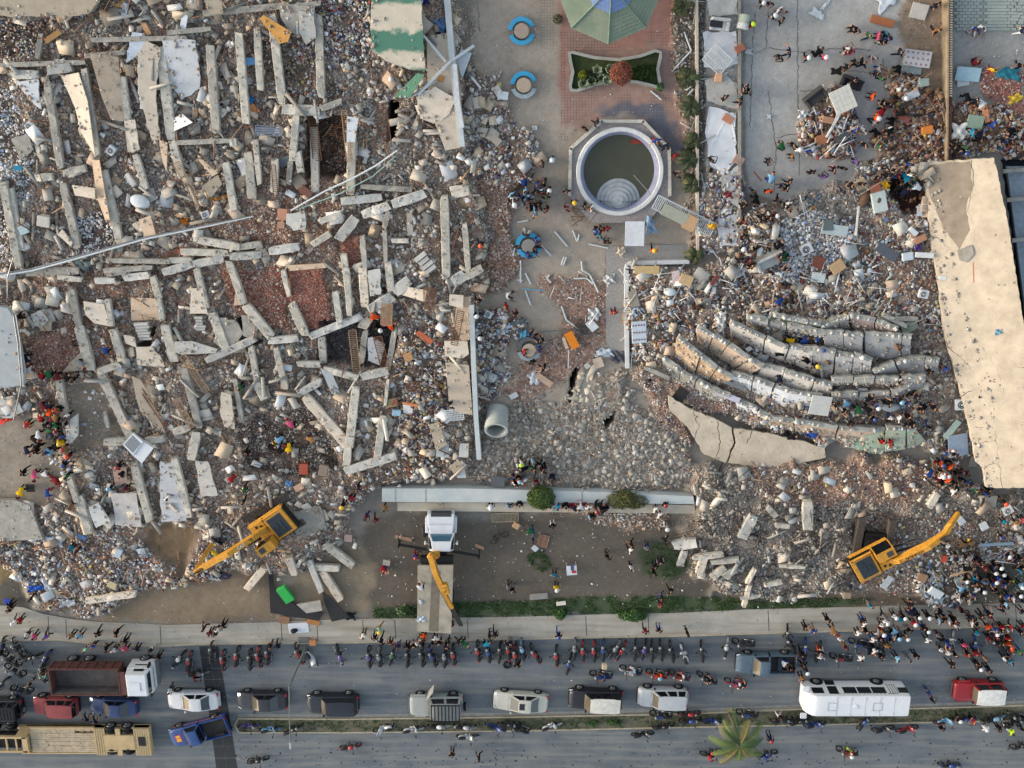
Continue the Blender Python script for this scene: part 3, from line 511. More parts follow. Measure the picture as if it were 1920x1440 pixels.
# pavement joints
M_joint=mat('dark_joint',(96,92,86),rough=.95,var=.1)
jb=MB()
for x in (90,123,300,527,594,680,740,876,1098,1215,1440,1673,1904):
    yt=np.interp(x,[p[0] for p in walktop],[p[1] for p in walktop]); yb=np.interp(x,[p[0] for p in kerb],[p[1] for p in kerb]); jb.prism([P(x-.6,yt+2,.124),P(x+.8,yt+2,.124),P(x+2.8,yb-3,.124),P(x+1.2,yb-3,.124)],.003)
struct(jb.build('pavement_joints',M_joint))
# drain of dark grates
M_grate=mat('cast_iron_grate',(44,46,50),rough=.8,var=.3,scale=6)
L_=[(373,1212),(391,1333),(396,1372),(405,1440),(412,1500)]; R_=[(409,1212),(429,1333),(435,1372),(445,1440),(452,1500)]
def lerp2(A,y): return float(np.interp(y,[p[1] for p in A],[p[0] for p in A]))
ge=empty('road_drain',P(400,1325,0)); gm=MB(); gb=MB()
for k in range(14):
    y0=1212+k*21; y1=y0+20
    for a,b in ((.01,.49),(.51,.99)):
        q4=[]
        for y,t in ((y0,a),(y0,b),(y1,b),(y1,a)):
            q4.append(P(lerp2(L_,y)*(1-t)+lerp2(R_,y)*t,y,.012)-ge.location)
        gm.prism(q4,.03)
        for s in range(1,9):
            t=s/9; p0=q4[0].lerp(q4[3],t); p1=q4[1].lerp(q4[2],t); d=(q4[3]-q4[0]).normalized()*.03
            gb.prism([p0-d+Vector((0,0,.006)),p1-d+Vector((0,0,.006)),p1+d+Vector((0,0,.006)),p0+d+Vector((0,0,.006))],.01)
gm.build('grate_plate',M_grate,ge); gb.build('grate_bar',mat('worn_iron',(66,68,72),rough=.7),ge)
tag(ge,'dark iron drain grates crossing the road beside the blue pickup','drain',px=(400,1325))
# thin dirt marks lying on the lower road: real leaves and scraps
n=330; px=rng.uniform(420,1920,n); py=rng.uniform(1388,1440,n); n2=700; px2=rng.uniform(0,1920,n2); py2=rng.uniform(1160,1330,n2)
px=np.concatenate([px,px2]); py=np.concatenate([py,py2]); x,y=PN(px,py); zz=np.where(py<np.interp(px,[p[0] for p in kerb],[p[1] for p in kerb]),.13,.01)
s=np.concatenate([rng.uniform(.03,.15,n),rng.uniform(.03,.12,n2)]); colr=np.where((np.arange(len(px))<n)[:,None],np.array([.03,.03,.035])*rng.uniform(.6,1.6,(len(px),1)),np.array([.34,.34,.34])*rng.uniform(.3,1.3,(len(px),1)))
V,F,c=pieces('flat',np.stack([x,y,zz+.01],-1),s,colr); V[:,2]=np.maximum(V[:,2]*.3+np.repeat(zz,8)*.7,np.repeat(zz,8)+.004)
tag(new('road_litter',npmesh('road_litter',V,F,c,M_rb)),'small dark scraps and pale litter strewn over the road','litter',kind='stuff')
# grass
def grass(name,polys,n,label,cols_,hmax=.16,z=None):
    Vs=[];Cs=[]
    for poly in polys:
        xs=[p[0] for p in poly]; ys=[p[1] for p in poly]; a=rng.uniform(min(xs),max(xs),n); b=rng.uniform(min(ys),max(ys),n); ok=inpoly(poly,a,b)&(vnoise(a,b,14,300)>.35); a,b=a[ok],b[ok]
        for px_,py_ in zip(a,b):
            zb=(hz(px_,py_) if z is None else z); p=P(px_,py_,zb); 
            for k in range(3):
                t=rng.uniform(0,6.28); h=rng.uniform(.5,1)*hmax; d=Vector((math.cos(t),math.sin(t),0)); e=Vector((-d.y,d.x,0))*.02
                q0=p+Vector((rng.uniform(-.1,.1),rng.uniform(-.1,.1),0)); tip=q0+d*h*1.1+Vector((0,0,h)); mid=q0+d*h*.5+Vector((0,0,h*.6))
                Vs+= [q0-e,q0+e,mid+e,mid-e, mid-e,mid+e,tip+e*.3,tip-e*.3]; c=np.array(cols_[rng.integers(0,len(cols_))]); Cs+=[[lin(u)*.5 for u in c]]*8
    V=np.array([tuple(v) for v in Vs]); F=np.arange(len(V)).reshape(-1,4); o=new(name,npmesh(name,V,F,np.array(Cs),cmat('grass_blades',nscale=2,namp=.3,bump=0))); tag(o,label,'grass',kind='stuff'); return o
GC=[(62,96,50),(78,112,60),(52,80,44),(96,110,66)]
grass('grass',[[(700,1140),(850,1130),(1100,1118),(1290,1118),(1440,1122),(1640,1120),(1600,1136),(1290,1147),(960,1155),(700,1160)]],5200,'low green grass along the upper edge of the pavement',GC)
grass('grass',[[(1205,1030),(1240,1012),(1280,1030),(1296,1062),(1262,1088),(1215,1080)],[(985,1040),(1020,1030),(1035,1060),(1010,1075)]],420,'thin green patches growing in the dark lawn',GC)
grass('grass',[[(450,1349),(960,1347),(1500,1332),(1920,1326),(1920,1349),(1280,1362),(960,1368),(450,1372)]],5200,'patchy grass growing on the narrow median strip',GC,.12,.1)
# ================= RUINS, WALLS, PLAZA =================
def frame(a,b):
    d=(b-a); L=d.length; x=d/L; y=Vector((-x.y,x.x,0)).normalized(); z=x.cross(y); return x,y,z,L
M_rebar=mat('bent_rebar',(112,98,88),rough=.9,var=.2,scale=9)
BEAMM={'c':M_conc,'d':M_concd,'w':M_concw,'p':M_cream}
def beam(x0,y0,x1,y1,w,mk='c',top=None,h=.42,tilt=0,rebar=True,dz=.62,label=None):
    zt0=zt1=top
    if top is None:
        zt0=hzmax(x0*.8+x1*.2,y0*.8+y1*.2,6)+dz; zt1=hzmax(x1*.8+x0*.2,y1*.8+y0*.2,6)+dz
        m=(zt0+zt1)/2; zt0=m+(zt0-m)*.6; zt1=m+(zt1-m)*.6
    if tilt: zt0+=tilt; zt1-=tilt
    a=P(x0,y0,zt0); b=P(x1,y1,zt1); X,Y,Zv,L=frame(a,b); wm=w*scl((y0+y1)/2)*.5
    mb=MB(); n=max(3,int(L/.45)); prof=[(-1,-.12),(-.88,0),(.88,0),(1,-.12),(1,-.9),(.9,-1),(-.9,-1),(-1,-.9)]
    rings=[]
    for i in range(n+1):
        t=i/n; c=a+X*L*t; e=min(t,1-t)*L; sh=1-.16*math.exp(-e*9)*random.uniform(.3,1.5)
        rings.append([c+X*(random.uniform(-.07,.07) if 0<i<n else random.uniform(-.12,.12))+Y*(u*wm*sh*(1+random.uniform(-.05,.05)))+Zv*(v*h+(1-sh)*.1*(-1)+random.uniform(-.035,.035)) for u,v in prof])
    v=[p for r in rings for p in r]; k=8; f=[(i*k+j,(i+1)*k+j,(i+1)*k+(j+1)%k,i*k+(j+1)%k) for i in range(n) for j in range(k)]
    f+=[tuple(range(k)),tuple(range((n+1)*k-1,n*k-1,-1))]
    mb.add([p-a for p in v],f); 
    o=mb.build('concrete_beam',BEAMM[mk]); o.location=a
    k_=rng.poisson(max(.1,L*wm*2*8)); t_=rng.random((k_,1)); u_=rng.uniform(-.9,.9,(k_,1)); CHIPS.append((np.array(a)+np.array(X)*L*t_+np.array(Y)*wm*u_,.04,.15,'tan'))
    if rebar and L>1.2:
        rb=MB()
        for end,s in ((a,-1),(b,1)):
            for q in range(6):
                p0=end+Y*random.uniform(-.8,.8)*wm+Zv*random.uniform(-h,0)-X*s*.1-a; pts=[p0]
                for _ in range(3): pts.append(pts[-1]+X*s*random.uniform(.08,.22)+Vector((random.uniform(-.12,.12),random.uniform(-.12,.12),random.uniform(-.15,.03))))
                rb.tube(pts,.012,n=4)
        rb.build('rebar',M_rebar,o)
    ang=abs(math.degrees(math.atan2(y1-y0,x1-x0)))%180
    dr='level' if ang<25 or ang>155 else ('upright' if 65<ang<115 else 'slanting')
    sz='short' if L<2.2 else ('long' if L>5 else 'mid-length')
    cw={'c':'pale grey','d':'dark grey','w':'whitish','p':'cream'}[mk]
    mx_,my_=(x0+x1)/2,(y0+y1)/2
    tag(o,label or f'{sz} {cw} broken concrete beam lying {dr} near {near(mx_,my_)}','concrete beam','fallen concrete beams in the ruins',px=(mx_,my_)); return o
BE='''157,130,181,292,13 229,146,245,285,12 300,89,321,262,19 393,85,405,250,16 447,62,461,232,15 481,52,488,170,13 509,28,529,194,16 596,27,602,182,15
20,140,73,140,17,w 87,132,134,126,17,w 0,122,158,117,9,d 160,105,234,98,9,d 170,75,350,71,9,d 310,62,392,54,9,d 76,62,69,110,10,d 545,12,600,6,9,d 380,25,540,10,12,d
87,155,113,317,14,d 117,345,144,462,15,d 4,343,34,502,15 18,351,41,470,9 66,334,98,332,14 119,325,159,316,15 193,321,224,458,15 253,290,273,357,13
322,264,340,332,15 423,307,438,394,14 465,285,472,374,17 515,300,513,362,14 557,285,563,323,13 588,240,591,360,15 660,240,657,363,16 555,215,548,300,13
527,205,598,208,19 600,205,640,190,12,d 330,268,430,264,9,d 432,268,441,267,15,w 545,300,540,345,10,d 478,262,486,345,10
372,450,449,464,15 449,464,489,458,12 338,472,427,475,13 318,489,360,488,11 306,511,360,496,15,w 362,496,419,485,15,w 429,482,489,478,15,w 505,472,560,463,16,w 584,460,620,438,13 634,450,666,409,20,w
604,414,640,402,12 678,404,729,386,17,w 735,384,797,363,18,w 640,378,715,370,15,w 678,350,773,356,10,d 845,360,880,358,22 833,368,837,522,16 871,420,878,508,11 850,529,873,515,22,w 875,519,902,504,16
740,549,766,526,22,w 706,573,737,556,20,w 679,444,684,502,10 680,504,684,577,16,p 721,432,723,492,8,d 727,492,733,546,14 644,478,656,577,12 728,396,720,428,10,d 735,452,765,452,9
50,512,145,508,14,d 107,520,151,525,10 176,527,214,527,12,w 230,522,280,516,14,w 193,508,284,502,10,d 200,489,318,491,9,d 285,518,297,558,13 133,543,148,615,13,d 147,613,170,695,19
201,563,208,612,10 211,620,229,677,16 288,523,304,603,11 308,610,327,677,17 367,503,387,580,13 397,588,424,657,18 428,490,457,572,14 459,572,508,632,18 546,570,573,630,17
185,697,224,684,13 387,676,477,636,14,w 503,640,558,635,14,w 580,632,678,593,14,w 678,616,696,586,20,p 692,581,735,556,17,w 650,503,655,593,11 628,547,637,607,12 530,507,541,555,9
188,700,245,822,17 344,691,373,802,14,d 368,812,358,862,17 470,650,481,716,11 480,718,496,750,16 516,652,535,728,12 440,712,453,792,9,d 602,632,606,682,14 558,739,602,716,14,w
570,743,657,842,20,p 607,693,669,709,13 677,708,729,696,15,w 685,620,677,682,12 740,620,727,695,11 667,727,655,832,16 652,838,650,872,15 727,713,722,760,6 718,783,706,868,14 647,884,742,856,16,w 557,683,602,684,12
109,713,129,832,14 128,893,143,940,12 147,930,166,1003,17 250,870,280,977,15 326,860,354,970,14 195,830,240,828,15 274,827,306,824,13 325,811,355,802,15 195,775,202,800,8
462,1106,495,1066,14,p 541,1047,552,1080,14,p 579,1052,602,1111,12,w 590,1065,636,1067,14 603,1072,638,1126,15,p 608,1020,661,1062,16 161,1128,255,1115,12,p
1414,969,1391,1010,20,w 1301,1047,1356,1041,11 1334,1056,1385,1051,10 1336,1083,1359,1066,14 1356,1083,1379,1070,14 1416,1069,1402,1094,8,p 1406,1098,1395,1139,9,p 1389,1122,1436,1117,9 1463,1062,1509,1065,7 1515,942,1516,994,20 1457,986,1482,988,10 1439,951,1456,970,12,d 1432,1099,1467,1093,8 1744,951,1759,926,13 1262,1024,1304,1020,20,w 1275,1062,1285,1035,13,w 1320,1050,1310,1078,16,p 807,925,829,944,16,d
1210,690,1255,710,8,d 1655,590,1700,612,9 1650,600,1720,598,8,d'''
for s in BE.split():
    p=s.split(','); beam(*[float(v) for v in p[:5]],mk=p[5] if len(p)>5 else 'c')
# ---- flat slabs, fallen floors and walls ----
def chipslab(pts,zf,dens=7,pal='tan',s0=.04,s1=.22,edge=9):
    xs=[p[0] for p in pts]; ys=[p[1] for p in pts]; n=int((max(xs)-min(xs))*(max(ys)-min(ys))/576*dens*2.2)
    if n<1: return
    x=rng.uniform(min(xs),max(xs),n); y=rng.uniform(min(ys),max(ys),n); d=sdist(pts,x,y); ok=(d>1)&(rng.random(n)<np.maximum(.06,np.exp(-d/edge)))&(vnoise(x,y,17,333)>.3); x,y=x[ok],y[ok]
    z=np.array([zf(a,b) for a,b in zip(x,y)]); p=np.array([tuple(P(a,b,c_)) for a,b,c_ in zip(x,y,z)]).reshape(-1,3)
    if len(p): CHIPS.append((p,s0,s1,pal))
def slab(pts,m,top=None,h=.14,dz=.35,tx=0,ty=0,label='',name='concrete_slab',cat='slab',ragged=.0,group=None):
    cx=sum(p[0] for p in pts)/len(pts); cy=sum(p[1] for p in pts)/len(pts)
    zt=hzmax(cx,cy,16)+dz+.12 if top is None else top
    out=[]
    n=len(pts)
    for i in range(n):
        a=pts[i]; b=pts[(i+1)%n]; k=max(1,int(math.hypot(b[0]-a[0],b[1]-a[1])/9)) if ragged else 1
        for j in range(k):
            t=j/k; x=a[0]+(b[0]-a[0])*t; y=a[1]+(b[1]-a[1])*t
            if j: x+=random.uniform(-1,1)*ragged; y+=random.uniform(-1,1)*ragged
            out.append((x,y))
    Vt=[]
    for x,y in out:
        z=zt+tx*(x-cx)/24+ty*(cy-y)/24; Vt.append(P(x,y,z))
    o0=P(cx,cy,zt); mb=MB(); mb.prism([v-o0 for v in Vt],h); o=mb.build(name,m); o.location=o0; chipslab(pts,lambda x,y: zt+tx*(x-cx)/24+ty*(cy-y)/24)
    if label: tag(o,label,cat,group,px=(cx,cy))
    return o
def bandmat():
    m=mat('striped_roof_paint',(214,204,186),rough=.85,var=.1,scale=1.2,bump=.2); n=m.node_tree.nodes; l=m.node_tree.links; b=n['Principled BSDF']
    src=b.inputs['Base Color'].links[0].from_socket; tc=[x for x in n if x.type=='TEX_COORD'][0]
    nz=n.new('ShaderNodeTexNoise'); nz.inputs['Scale'].default_value=1.2; nz.inputs['Detail'].default_value=8
    sx=n.new('ShaderNodeSeparateXYZ'); ad=n.new('ShaderNodeMath'); ad.operation='MULTIPLY_ADD'; ad.inputs[1].default_value=1.3
    l.new(tc.outputs['Object'],sx.inputs[0]); l.new(tc.outputs['Object'],nz.inputs['Vector']); l.new(nz.outputs['Fac'],ad.inputs[0]); l.new(sx.outputs['Y'],ad.inputs[2])
    mr=n.new('ShaderNodeMapRange'); mr.inputs[1].default_value=-2.6; mr.inputs[2].default_value=3.8; l.new(ad.outputs[0],mr.inputs[0])
    cr=n.new('ShaderNodeValToRGB'); e=cr.color_ramp.elements; e[0].position=0; e[0].color=(0,0,0,1); e[1].position=1; e[1].color=(1,1,1,1)
    for p,v in ((.11,0),(.15,1),(.27,1),(.31,0),(.49,0),(.53,1),(.76,1),(.80,0),(.90,0),(.94,1)):
        q_=e.new(p); q_.color=(v,v,v,1)
    l.new(mr.outputs[0],cr.inputs['Fac']); mx=n.new('ShaderNodeMix'); mx.data_type='RGBA'; l.new(cr.outputs['Color'],mx.inputs['Factor']); l.new(src,mx.inputs['A']); mx.inputs['B'].default_value=S(84,134,116); iv=n.new('ShaderNodeMath'); iv.operation='SUBTRACT'; iv.inputs[0].default_value=1; l.new(cr.outputs['Color'],iv.inputs[1]); l.new(iv.outputs[0],mx.inputs['Factor'])
    l.new(mx.outputs['Result'],b.inputs['Base Color']); return m
GRPS='flat slabs lying in the left ruins'
M_gp=mat('green_paint',(86,134,112),rough=.8,var=.15,scale=2)
M_tan=mat('dusty_tan_floor',(190,176,156),rough=.95,var=.12,scale=1.5,bump=.2)
M_ltgrey=mat('light_grey_floor',(186,192,196),rough=.9,var=.1,scale=1.2)
def slabs(rows):
    for pts,m,kw,lb in rows:
        pts=[tuple(map(float,p.split(','))) for p in pts.split()]; slab(pts,m,label=lb,group=kw.pop('g',GRPS),**kw)
slabs([
('168,100 221,107 232,228 208,224 190,180',M_peach,dict(tx=-.25,dz=.75),'large smooth peach plaster slab in the top left rubble'),
('114,142 147,136 164,190 178,292 152,248 140,200',M_cream,dict(tx=.3,dz=.6),'long cream wall face beside the left whitish beams'),
('27,152 72,149 77,205 60,190 40,165',M_whitep,dict(ragged=2),'ragged white floor patch below the short whitish beam'),
('303,74 366,76 373,124 374,166 340,188 318,150',M_whitep,dict(ragged=2,ty=.1),'whitewashed floor slab with torn edge beneath the top beams'),
('256,100 275,76 300,90 292,180 300,262 285,262 262,190',M_cream,dict(ragged=2,dz=.5),'cracked cream strip of wall left of a tall beam'),
('324,222 342,214 361,230 326,246',M_whitep,dict(dz=.6,tx=.3),'white tilted slab resting right of a tall beam'),
('248,60 270,62 272,92 236,118 238,95',mat('pale_blue_boards',(206,218,232),rough=.8),dict(dz=.5,ragged=2),'heap of pale blue-white boards near the peach slab'),
('-60,-60 184,-60 184,4 165,26 135,30 124,40 106,29 60,30 -60,31',M_tan,dict(top=2.4,h=.3,ragged=2),'dusty tan roof slab filling the top left corner'),
('245,558 292,560 304,600 246,601',M_peach,dict(ty=.3),'flat peach wall piece with a white pipe across it'),
('156,565 195,571 206,612 176,606 160,590',M_cream,dict(dz=.4),'cream and pale blue wall panel left of the peach pieces'),
('358,541 380,541 389,588 356,588',M_cream,dict(dz=.4),'narrow cream wall piece among red bricks'),
('443,536 458,571 438,573',M_peach,dict(dz=.4),'small triangular peach wall piece beside a beam'),
('254,651 284,650 300,668 309,688 258,684',M_cream,dict(dz=.5,ragged=1),'large bent cream floor slab above the curved rebar'),
('231,628 252,633 256,652 236,644',M_cream,dict(dz=.4,ragged=1),'small cracked cream slab left of the bent floor slab'),
('327,641 360,640 408,655 404,662 340,665 328,660',M_concw,dict(dz=.5),'whitish block with a cream underside between two beams'),
('388,600 410,612 400,640 420,655 445,640 456,626 440,600 420,596',M_concd,dict(dz=.35,ragged=3),'cracked grey floor slab collapsed into the hollow'),
('116,698 157,654 168,693',M_tan,dict(dz=.25),'grey tan triangular floor where a man in a red cap bends'),
('-60,565 14,578 28,602 44,700 44,722 -60,738',M_ltgrey,dict(top=2.6,h=.5),'flat light grey roof at the far left edge'),
('247,706 262,712 283,745 309,812 292,800 262,770 255,745',M_peach,dict(dz=.7,tx=-.3),'curved peach wall face below the bent rebar'),
('300,865 322,868 349,976 302,978',M_whitep,dict(dz=.5,ragged=2),'bright white floor strip beside the long lower beam'),
('366,864 390,866 408,929 377,932',mat('worn_white_floor',(216,210,202),rough=.9,var=.14,scale=1.5),dict(dz=.4,ragged=1.5),'narrow worn white floor above the left excavator'),
('208,926 256,925 266,988 216,984',mat('dusty_white_floor',(214,208,204),rough=.9,var=.2,scale=1.5),dict(dz=.4,ragged=1.5),'dusty white square floor by the lower left beams'),
('211,880 236,876 238,905 216,912',mat('pinkish_board',(190,160,146),rough=.9),dict(dz=.4),'pinkish floor board between three rescuers'),
('-60,940 28,938 56,948 70,985 80,1012 -60,1016',M_concd,dict(top=1.2,h=.45),'pitted grey concrete slab at the lower left edge'),
('166,951 184,943 207,977 180,990 172,972',M_ltgrey,dict(dz=.5,tx=.2),'tilted grey-blue slab holding a turquoise cloth'),
('122,792 145,777 145,818 131,833 124,822',M_concw,dict(dz=.8,h=.3),'pale upright wall block right of the rescue crowd'),
('833,640 876,640 879,664 868,672 834,668',M_cream,dict(dz=.6,h=.2),'cream corner floor slab above the tiled floor'),
('856,560 883,556 884,636 866,640 852,612',M_peach,dict(dz=.3),'narrow pinkish corridor floor beside the long pale wall'),
('690,634 698,632 722,646 713,685 690,676',M_whitep,dict(dz=.6,ragged=1),'white ribbed panel lying in the shaft between beams'),
('754,536 801,545 796,566 750,552',M_cream,dict(dz=.5,tx=.15),'buff slab with a crack under the slanted white beam'),
('843,552 869,554 868,579 842,572',M_cream,dict(dz=.6),'small buff floor square with a round hole'),
('805,798 822,792 838,834 818,846',M_tan,dict(dz=.6,h=.25),'thick tan slab at the lower right of the left ruin'),
('818,846 841,828 842,858 817,856',M_ltgrey,dict(dz=.45),'grey-white slab beside the thick tan slab'),
('842,876 860,863 872,880 856,895',M_tan,dict(dz=.4),'dark tan door panel above the low white wall'),
('857,896 863,872 872,884 874,896',M_whitep,dict(dz=.35),'creased white board just above the low white wall'),
('862,832 879,832 878,858 860,857',M_concw,dict(dz=.6),'whitish stair landing by the long pale wall'),
('537,400 570,395 572,430 550,433 536,420',M_concw,dict(dz=.3,ragged=2.5),'broken pale slab piece in the middle brick rubble'),
('780,182 815,162 854,186 842,214 822,232 788,222',M_cream,dict(dz=.5,ragged=2.5,ty=.15),'cracked sandy slab below the green panel'),
('800,68 850,60 864,170 869,276 835,282 812,222 802,180',M_cream,dict(dz=.25),'sandy floor strip along the upper pale wall'),
('738,182 782,137 796,140 768,184',M_gp,dict(dz=1.1,tx=.3),'green painted metal panel at the foot of the striped roof'),
('486,35 494,28 546,60 540,78 524,82',mat('ochre_board',(190,142,76),rough=.8,var=.2),dict(dz=.8,tx=.2),'ochre board with a dark smear beside a tall beam'),
('380,-40 410,-40 418,25 395,27 386,10',M_tan,dict(dz=.8),'tan awning piece with a blue edge at the top'),
('135,347 177,353 178,373 140,366',M_cream,dict(dz=.6,tx=.1),'cream mattress-like slab beside a dark beam'),
('370,298 380,300 408,325 398,331',M_peach,dict(dz=.5),'long peach brick panel in the centre left rubble'),
('378,350 408,328 416,345 396,370',M_tan,dict(dz=.5),'tan square board near the orange sponge heap'),
('260,412 282,404 293,445 272,446',M_peach,dict(dz=.6),'peach wall block touching the cable bundle'),
('108,440 116,430 136,455 132,462',M_cream,dict(dz=.5),'narrow cream board pointing to the cable bundle'),
('651,218 672,222 665,267 650,266',M_white,dict(dz=.9),'white sheet-metal panel standing between two shafts'),
('700,28 722,40 742,80 738,105 728,95 716,60',M_ltgrey,dict(dz=.7),'light grey gutter panel left of the striped roof'),
])
slabs([
('172,300 186,300 192,335 200,382 208,424 197,412 181,368',M_peach,dict(dz=.5,tx=.2),'long orange-peach wall strip left of a dark beam'),
('233,228 252,224 262,280 246,286',M_cream,dict(dz=.45,ragged=1.5),'cream wall remnant below the large peach slab'),
('298,262 314,268 312,322 304,300',M_peach,dict(dz=.4),'narrow peach wall strip beside the bent rebar'),
('258,134 284,120 291,178 286,206 262,204',M_whitep,dict(dz=.4,ragged=2.5),'crumbled white wall piece between two tall beams'),
('522,8 590,12 594,58 566,66 540,60 526,30',M_concd,dict(dz=.5,ragged=1.5),'rubble-strewn grey floor slab at the top edge'),
('560,20 588,22 592,70 574,84 560,60',M_concw,dict(dz=.7,ragged=1),'pale floor edge left of a dark gap at the top'),
('196,505 240,498 244,512 200,520',M_concd,dict(dz=.3,ragged=1),'thin grey slab strip under the cable bundle'),
('58,590 76,582 90,600 78,614 64,610',M_concw,dict(dz=.3),'pale square slab in the far left brick rubble'),
('20,262 50,250 62,280 40,300',M_concd,dict(dz=.3,ragged=2),'grey slab scrap in the far left rubble'),
('600,690 622,700 640,742 622,738',M_ltgrey,dict(dz=.4,ragged=1),'light grey slab by the long diagonal beam'),
('415,735 432,740 440,805 420,800 412,770',M_cream,dict(dz=.4,ragged=1.5),'cream floor strip in the lower middle ruins'),
('690,508 712,504 714,552 694,556',M_concw,dict(dz=.5,ragged=1.5),'whitish stair wall between two upright beams'),
('538,498 606,494 612,502 544,508',M_peach,dict(dz=.3),'thin peach wall top above the red brick floor'),
('762,398 772,400 775,440 764,442',M_concd,dict(dz=.4,ragged=1),'grey slab piece right of the middle chain'),
('0,748 24,742 44,772 20,784 -10,780',M_concw,dict(dz=.2,ragged=2),'pale slab scrap above the red stretcher'),
('452,590 472,592 486,612 476,640 456,630',M_concd,dict(dz=.3,ragged=2),'dusty slab sagging into the hollow'),
('540,960 600,950 612,990 560,1010',M_concd,dict(dz=.2,ragged=3),'crumbled grey slab right of the left excavator'),
])
def stairs(px,py,w,h,ang,n,label):
    e=empty('broken_stairs',P(px,py,hzmax(px,py,12)+.25),R(ang)); s=scl(py); W_,H_=w*s,h*s; mb=MB()
    for k in range(n): y=-H_/2+k*H_/n; mb.box(-W_/2+random.uniform(-.1,.1),W_/2+random.uniform(-.1,.1),y,y+H_/n*.8,-.3+.06*k,.06+.07*k)
    mb.build('step',M_concw,e); tag(e,label,'stairs',None,px=(px,py))
stairs(797,492,26,40,38,4,'broken pale stair flight between the right beams'); stairs(269,620,24,36,2,6,'collapsed stair flight below the peach wall pieces'); stairs(376,605,15,30,0,5,'small collapsed stair flight beside a slanted beam'); stairs(697,532,16,40,0,5,'stair flight between two upright beams by the white panel')
slab([(698,-60),(786,-60),(797,134),(766,130),(724,114),(698,96),(694,50)],bandmat(),top=2.3,h=.25,ragged=1,tx=.05,label='cream roof painted with three wide green stripes',cat='roof',name='striped_roof')
to=slab([(835,680),(879,685),(886,778),(862,775),(842,755)],mat('cream_floor_tiles',(214,196,174),rough=.6,var=.06,scale=3),dz=.55,label='cream tiled floor with a grid of pale squares',name='tiled_floor',cat='floor')
mb=MB()
for i in range(4):
    for j in range(9):
        x=838+i*10.5+j*.5; y=686+j*10.; 
        if x<840 and y>740: continue
        mb.prism([P(x,y,hz(861,731)+.554)-to.location,P(x+7.5,y+.3,hz(861,731)+.554)-to.location,P(x+7.8,y+7,hz(861,731)+.554)-to.location,P(x+.4,y+7,hz(861,731)+.554)-to.location],.003)
mb.build('floor_tile',mat('pale_tile',(232,222,208),rough=.5,var=.05),to)
# long pale walls of the left ruin
def wall(name,pts,w,h,m,label,base=0,capm=None,cat='wall',group=None):
    mb=MB(); W=[P(x,y,base+h) for x,y in pts]; o0=W[0]
    for i,(a,b) in enumerate(zip(W[:-1],W[1:])):
        d=(b-a).normalized(); n=Vector((-d.y,d.x,0))*w/2; e=.0 if i==0 else -.002
        mb.prism([a+n-o0-d*.0,b+n-o0,b-n-o0,a-n-o0],h)
    o=mb.build(name,m); o.location=o0; tag(o,label,cat,group,px=pts[len(pts)//2]); return o
M_pwall=mat('pale_blue_wall',(206,214,216),rough=.8,var=.12,scale=1,bump=.15)
wall('boundary_wall',[(833,-60),(848,115),(866,275)],.42,1.6,M_pwall,'pale blue boundary wall along the upper left ruin')
wall('boundary_wall',[(884,572),(888,690),(892,780),(898,862)],.36,1.6,M_pwall,'long thin pale wall right of the cream tiled floor')
wall('parapet',[(852,120),(858,190),(866,240)],.3,1.9,mat('white_parapet',(222,224,226)),'short white parapet leaning on the upper pale wall')
# low white wall above the lawn
lw=empty('low_wall',P(1000,930,0)); mb=MB()
def pr(mb,pts,z,h,o): mb.prism([P(x,y,z)-o.location for x,y in pts],h)
pr(mb,[(716,916),(870,916),(1000,919),(1140,923),(1300,931),(1302,945),(1140,944),(1000,942),(870,942),(716,941)],.9,.9,lw); mb.build('wall_top',mat('weathered_blue_white',(190,202,206),rough=.8,var=.16,scale=.9,col2=(218,220,216)),lw)
mb=MB(); pr(mb,[(745,942),(1000,943),(1302,947),(1303,963),(1000,960),(745,958)],.45,.45,lw); mb.build('bench_step',mat('cream_step',(204,194,176),rough=.9,var=.15,scale=1),lw)
mb=MB()
for x in (740,797,1000,1090): pr(mb,[(x,916.5),(x+3,916.5),(x+3,941),(x,941)],.906,.004,lw)
mb.build('wall_patch',mat('grey_patch',(170,176,176)),lw)
tag(lw,'long low white wall with a cream bench step above the lawn','wall',px=(1000,935))
# ---- the big fallen cream roof slab at right ----
bs=empty('roof_slab',P(1840,600,1.2))
def sl3(par,pts,zf,h,m,name,ragged=0):
    out=[];n=len(pts)
    for i in range(n):
        a=pts[i]; b=pts[(i+1)%n]; k=max(1,int(math.hypot(b[0]-a[0],b[1]-a[1])/8)) if ragged else 1
        for j in range(k):
            t=j/k; x=a[0]+(b[0]-a[0])*t; y=a[1]+(b[1]-a[1])*t
            if j: x+=random.uniform(-1,1)*ragged; y+=random.uniform(-1,1)*ragged
            out.append((x,y))
    mb=MB(); mb.prism([P(x,y,zf(x,y))-par.location for x,y in out],h)
    if h>.1: chipslab(pts,zf,2.2,s1=.14,edge=7)
    return mb.build(name,m,par)
zf=lambda x,y: 1.2+ (x-1750)/170*1.9
M_bigcream=mat('weathered_cream_slab',(196,182,162),rough=.92,var=.16,scale=.8,bump=.5,col2=(230,214,192))
sl3(bs,[(1733,305),(1864,296),(1890,420),(1925,640),(2000,1000),(1925,915),(1850,914),(1844,880),(1832,868),(1818,800),(1805,745),(1790,690),(1778,650),(1768,600),(1762,540),(1748,460),(1742,400)],zf,.35,M_bigcream,'slab_body',1.2)
sl3(bs,[(1735,309),(1818,302),(1824,350),(1812,392),(1824,450),(1832,468),(1800,470),(1786,450),(1768,430),(1757,400),(1745,370)],lambda x,y: zf(x,y)+.012,.01,mat('grey_brown_stain',(160,146,130),rough=.95,var=.2,scale=1.5),'stained_patch',2.2)
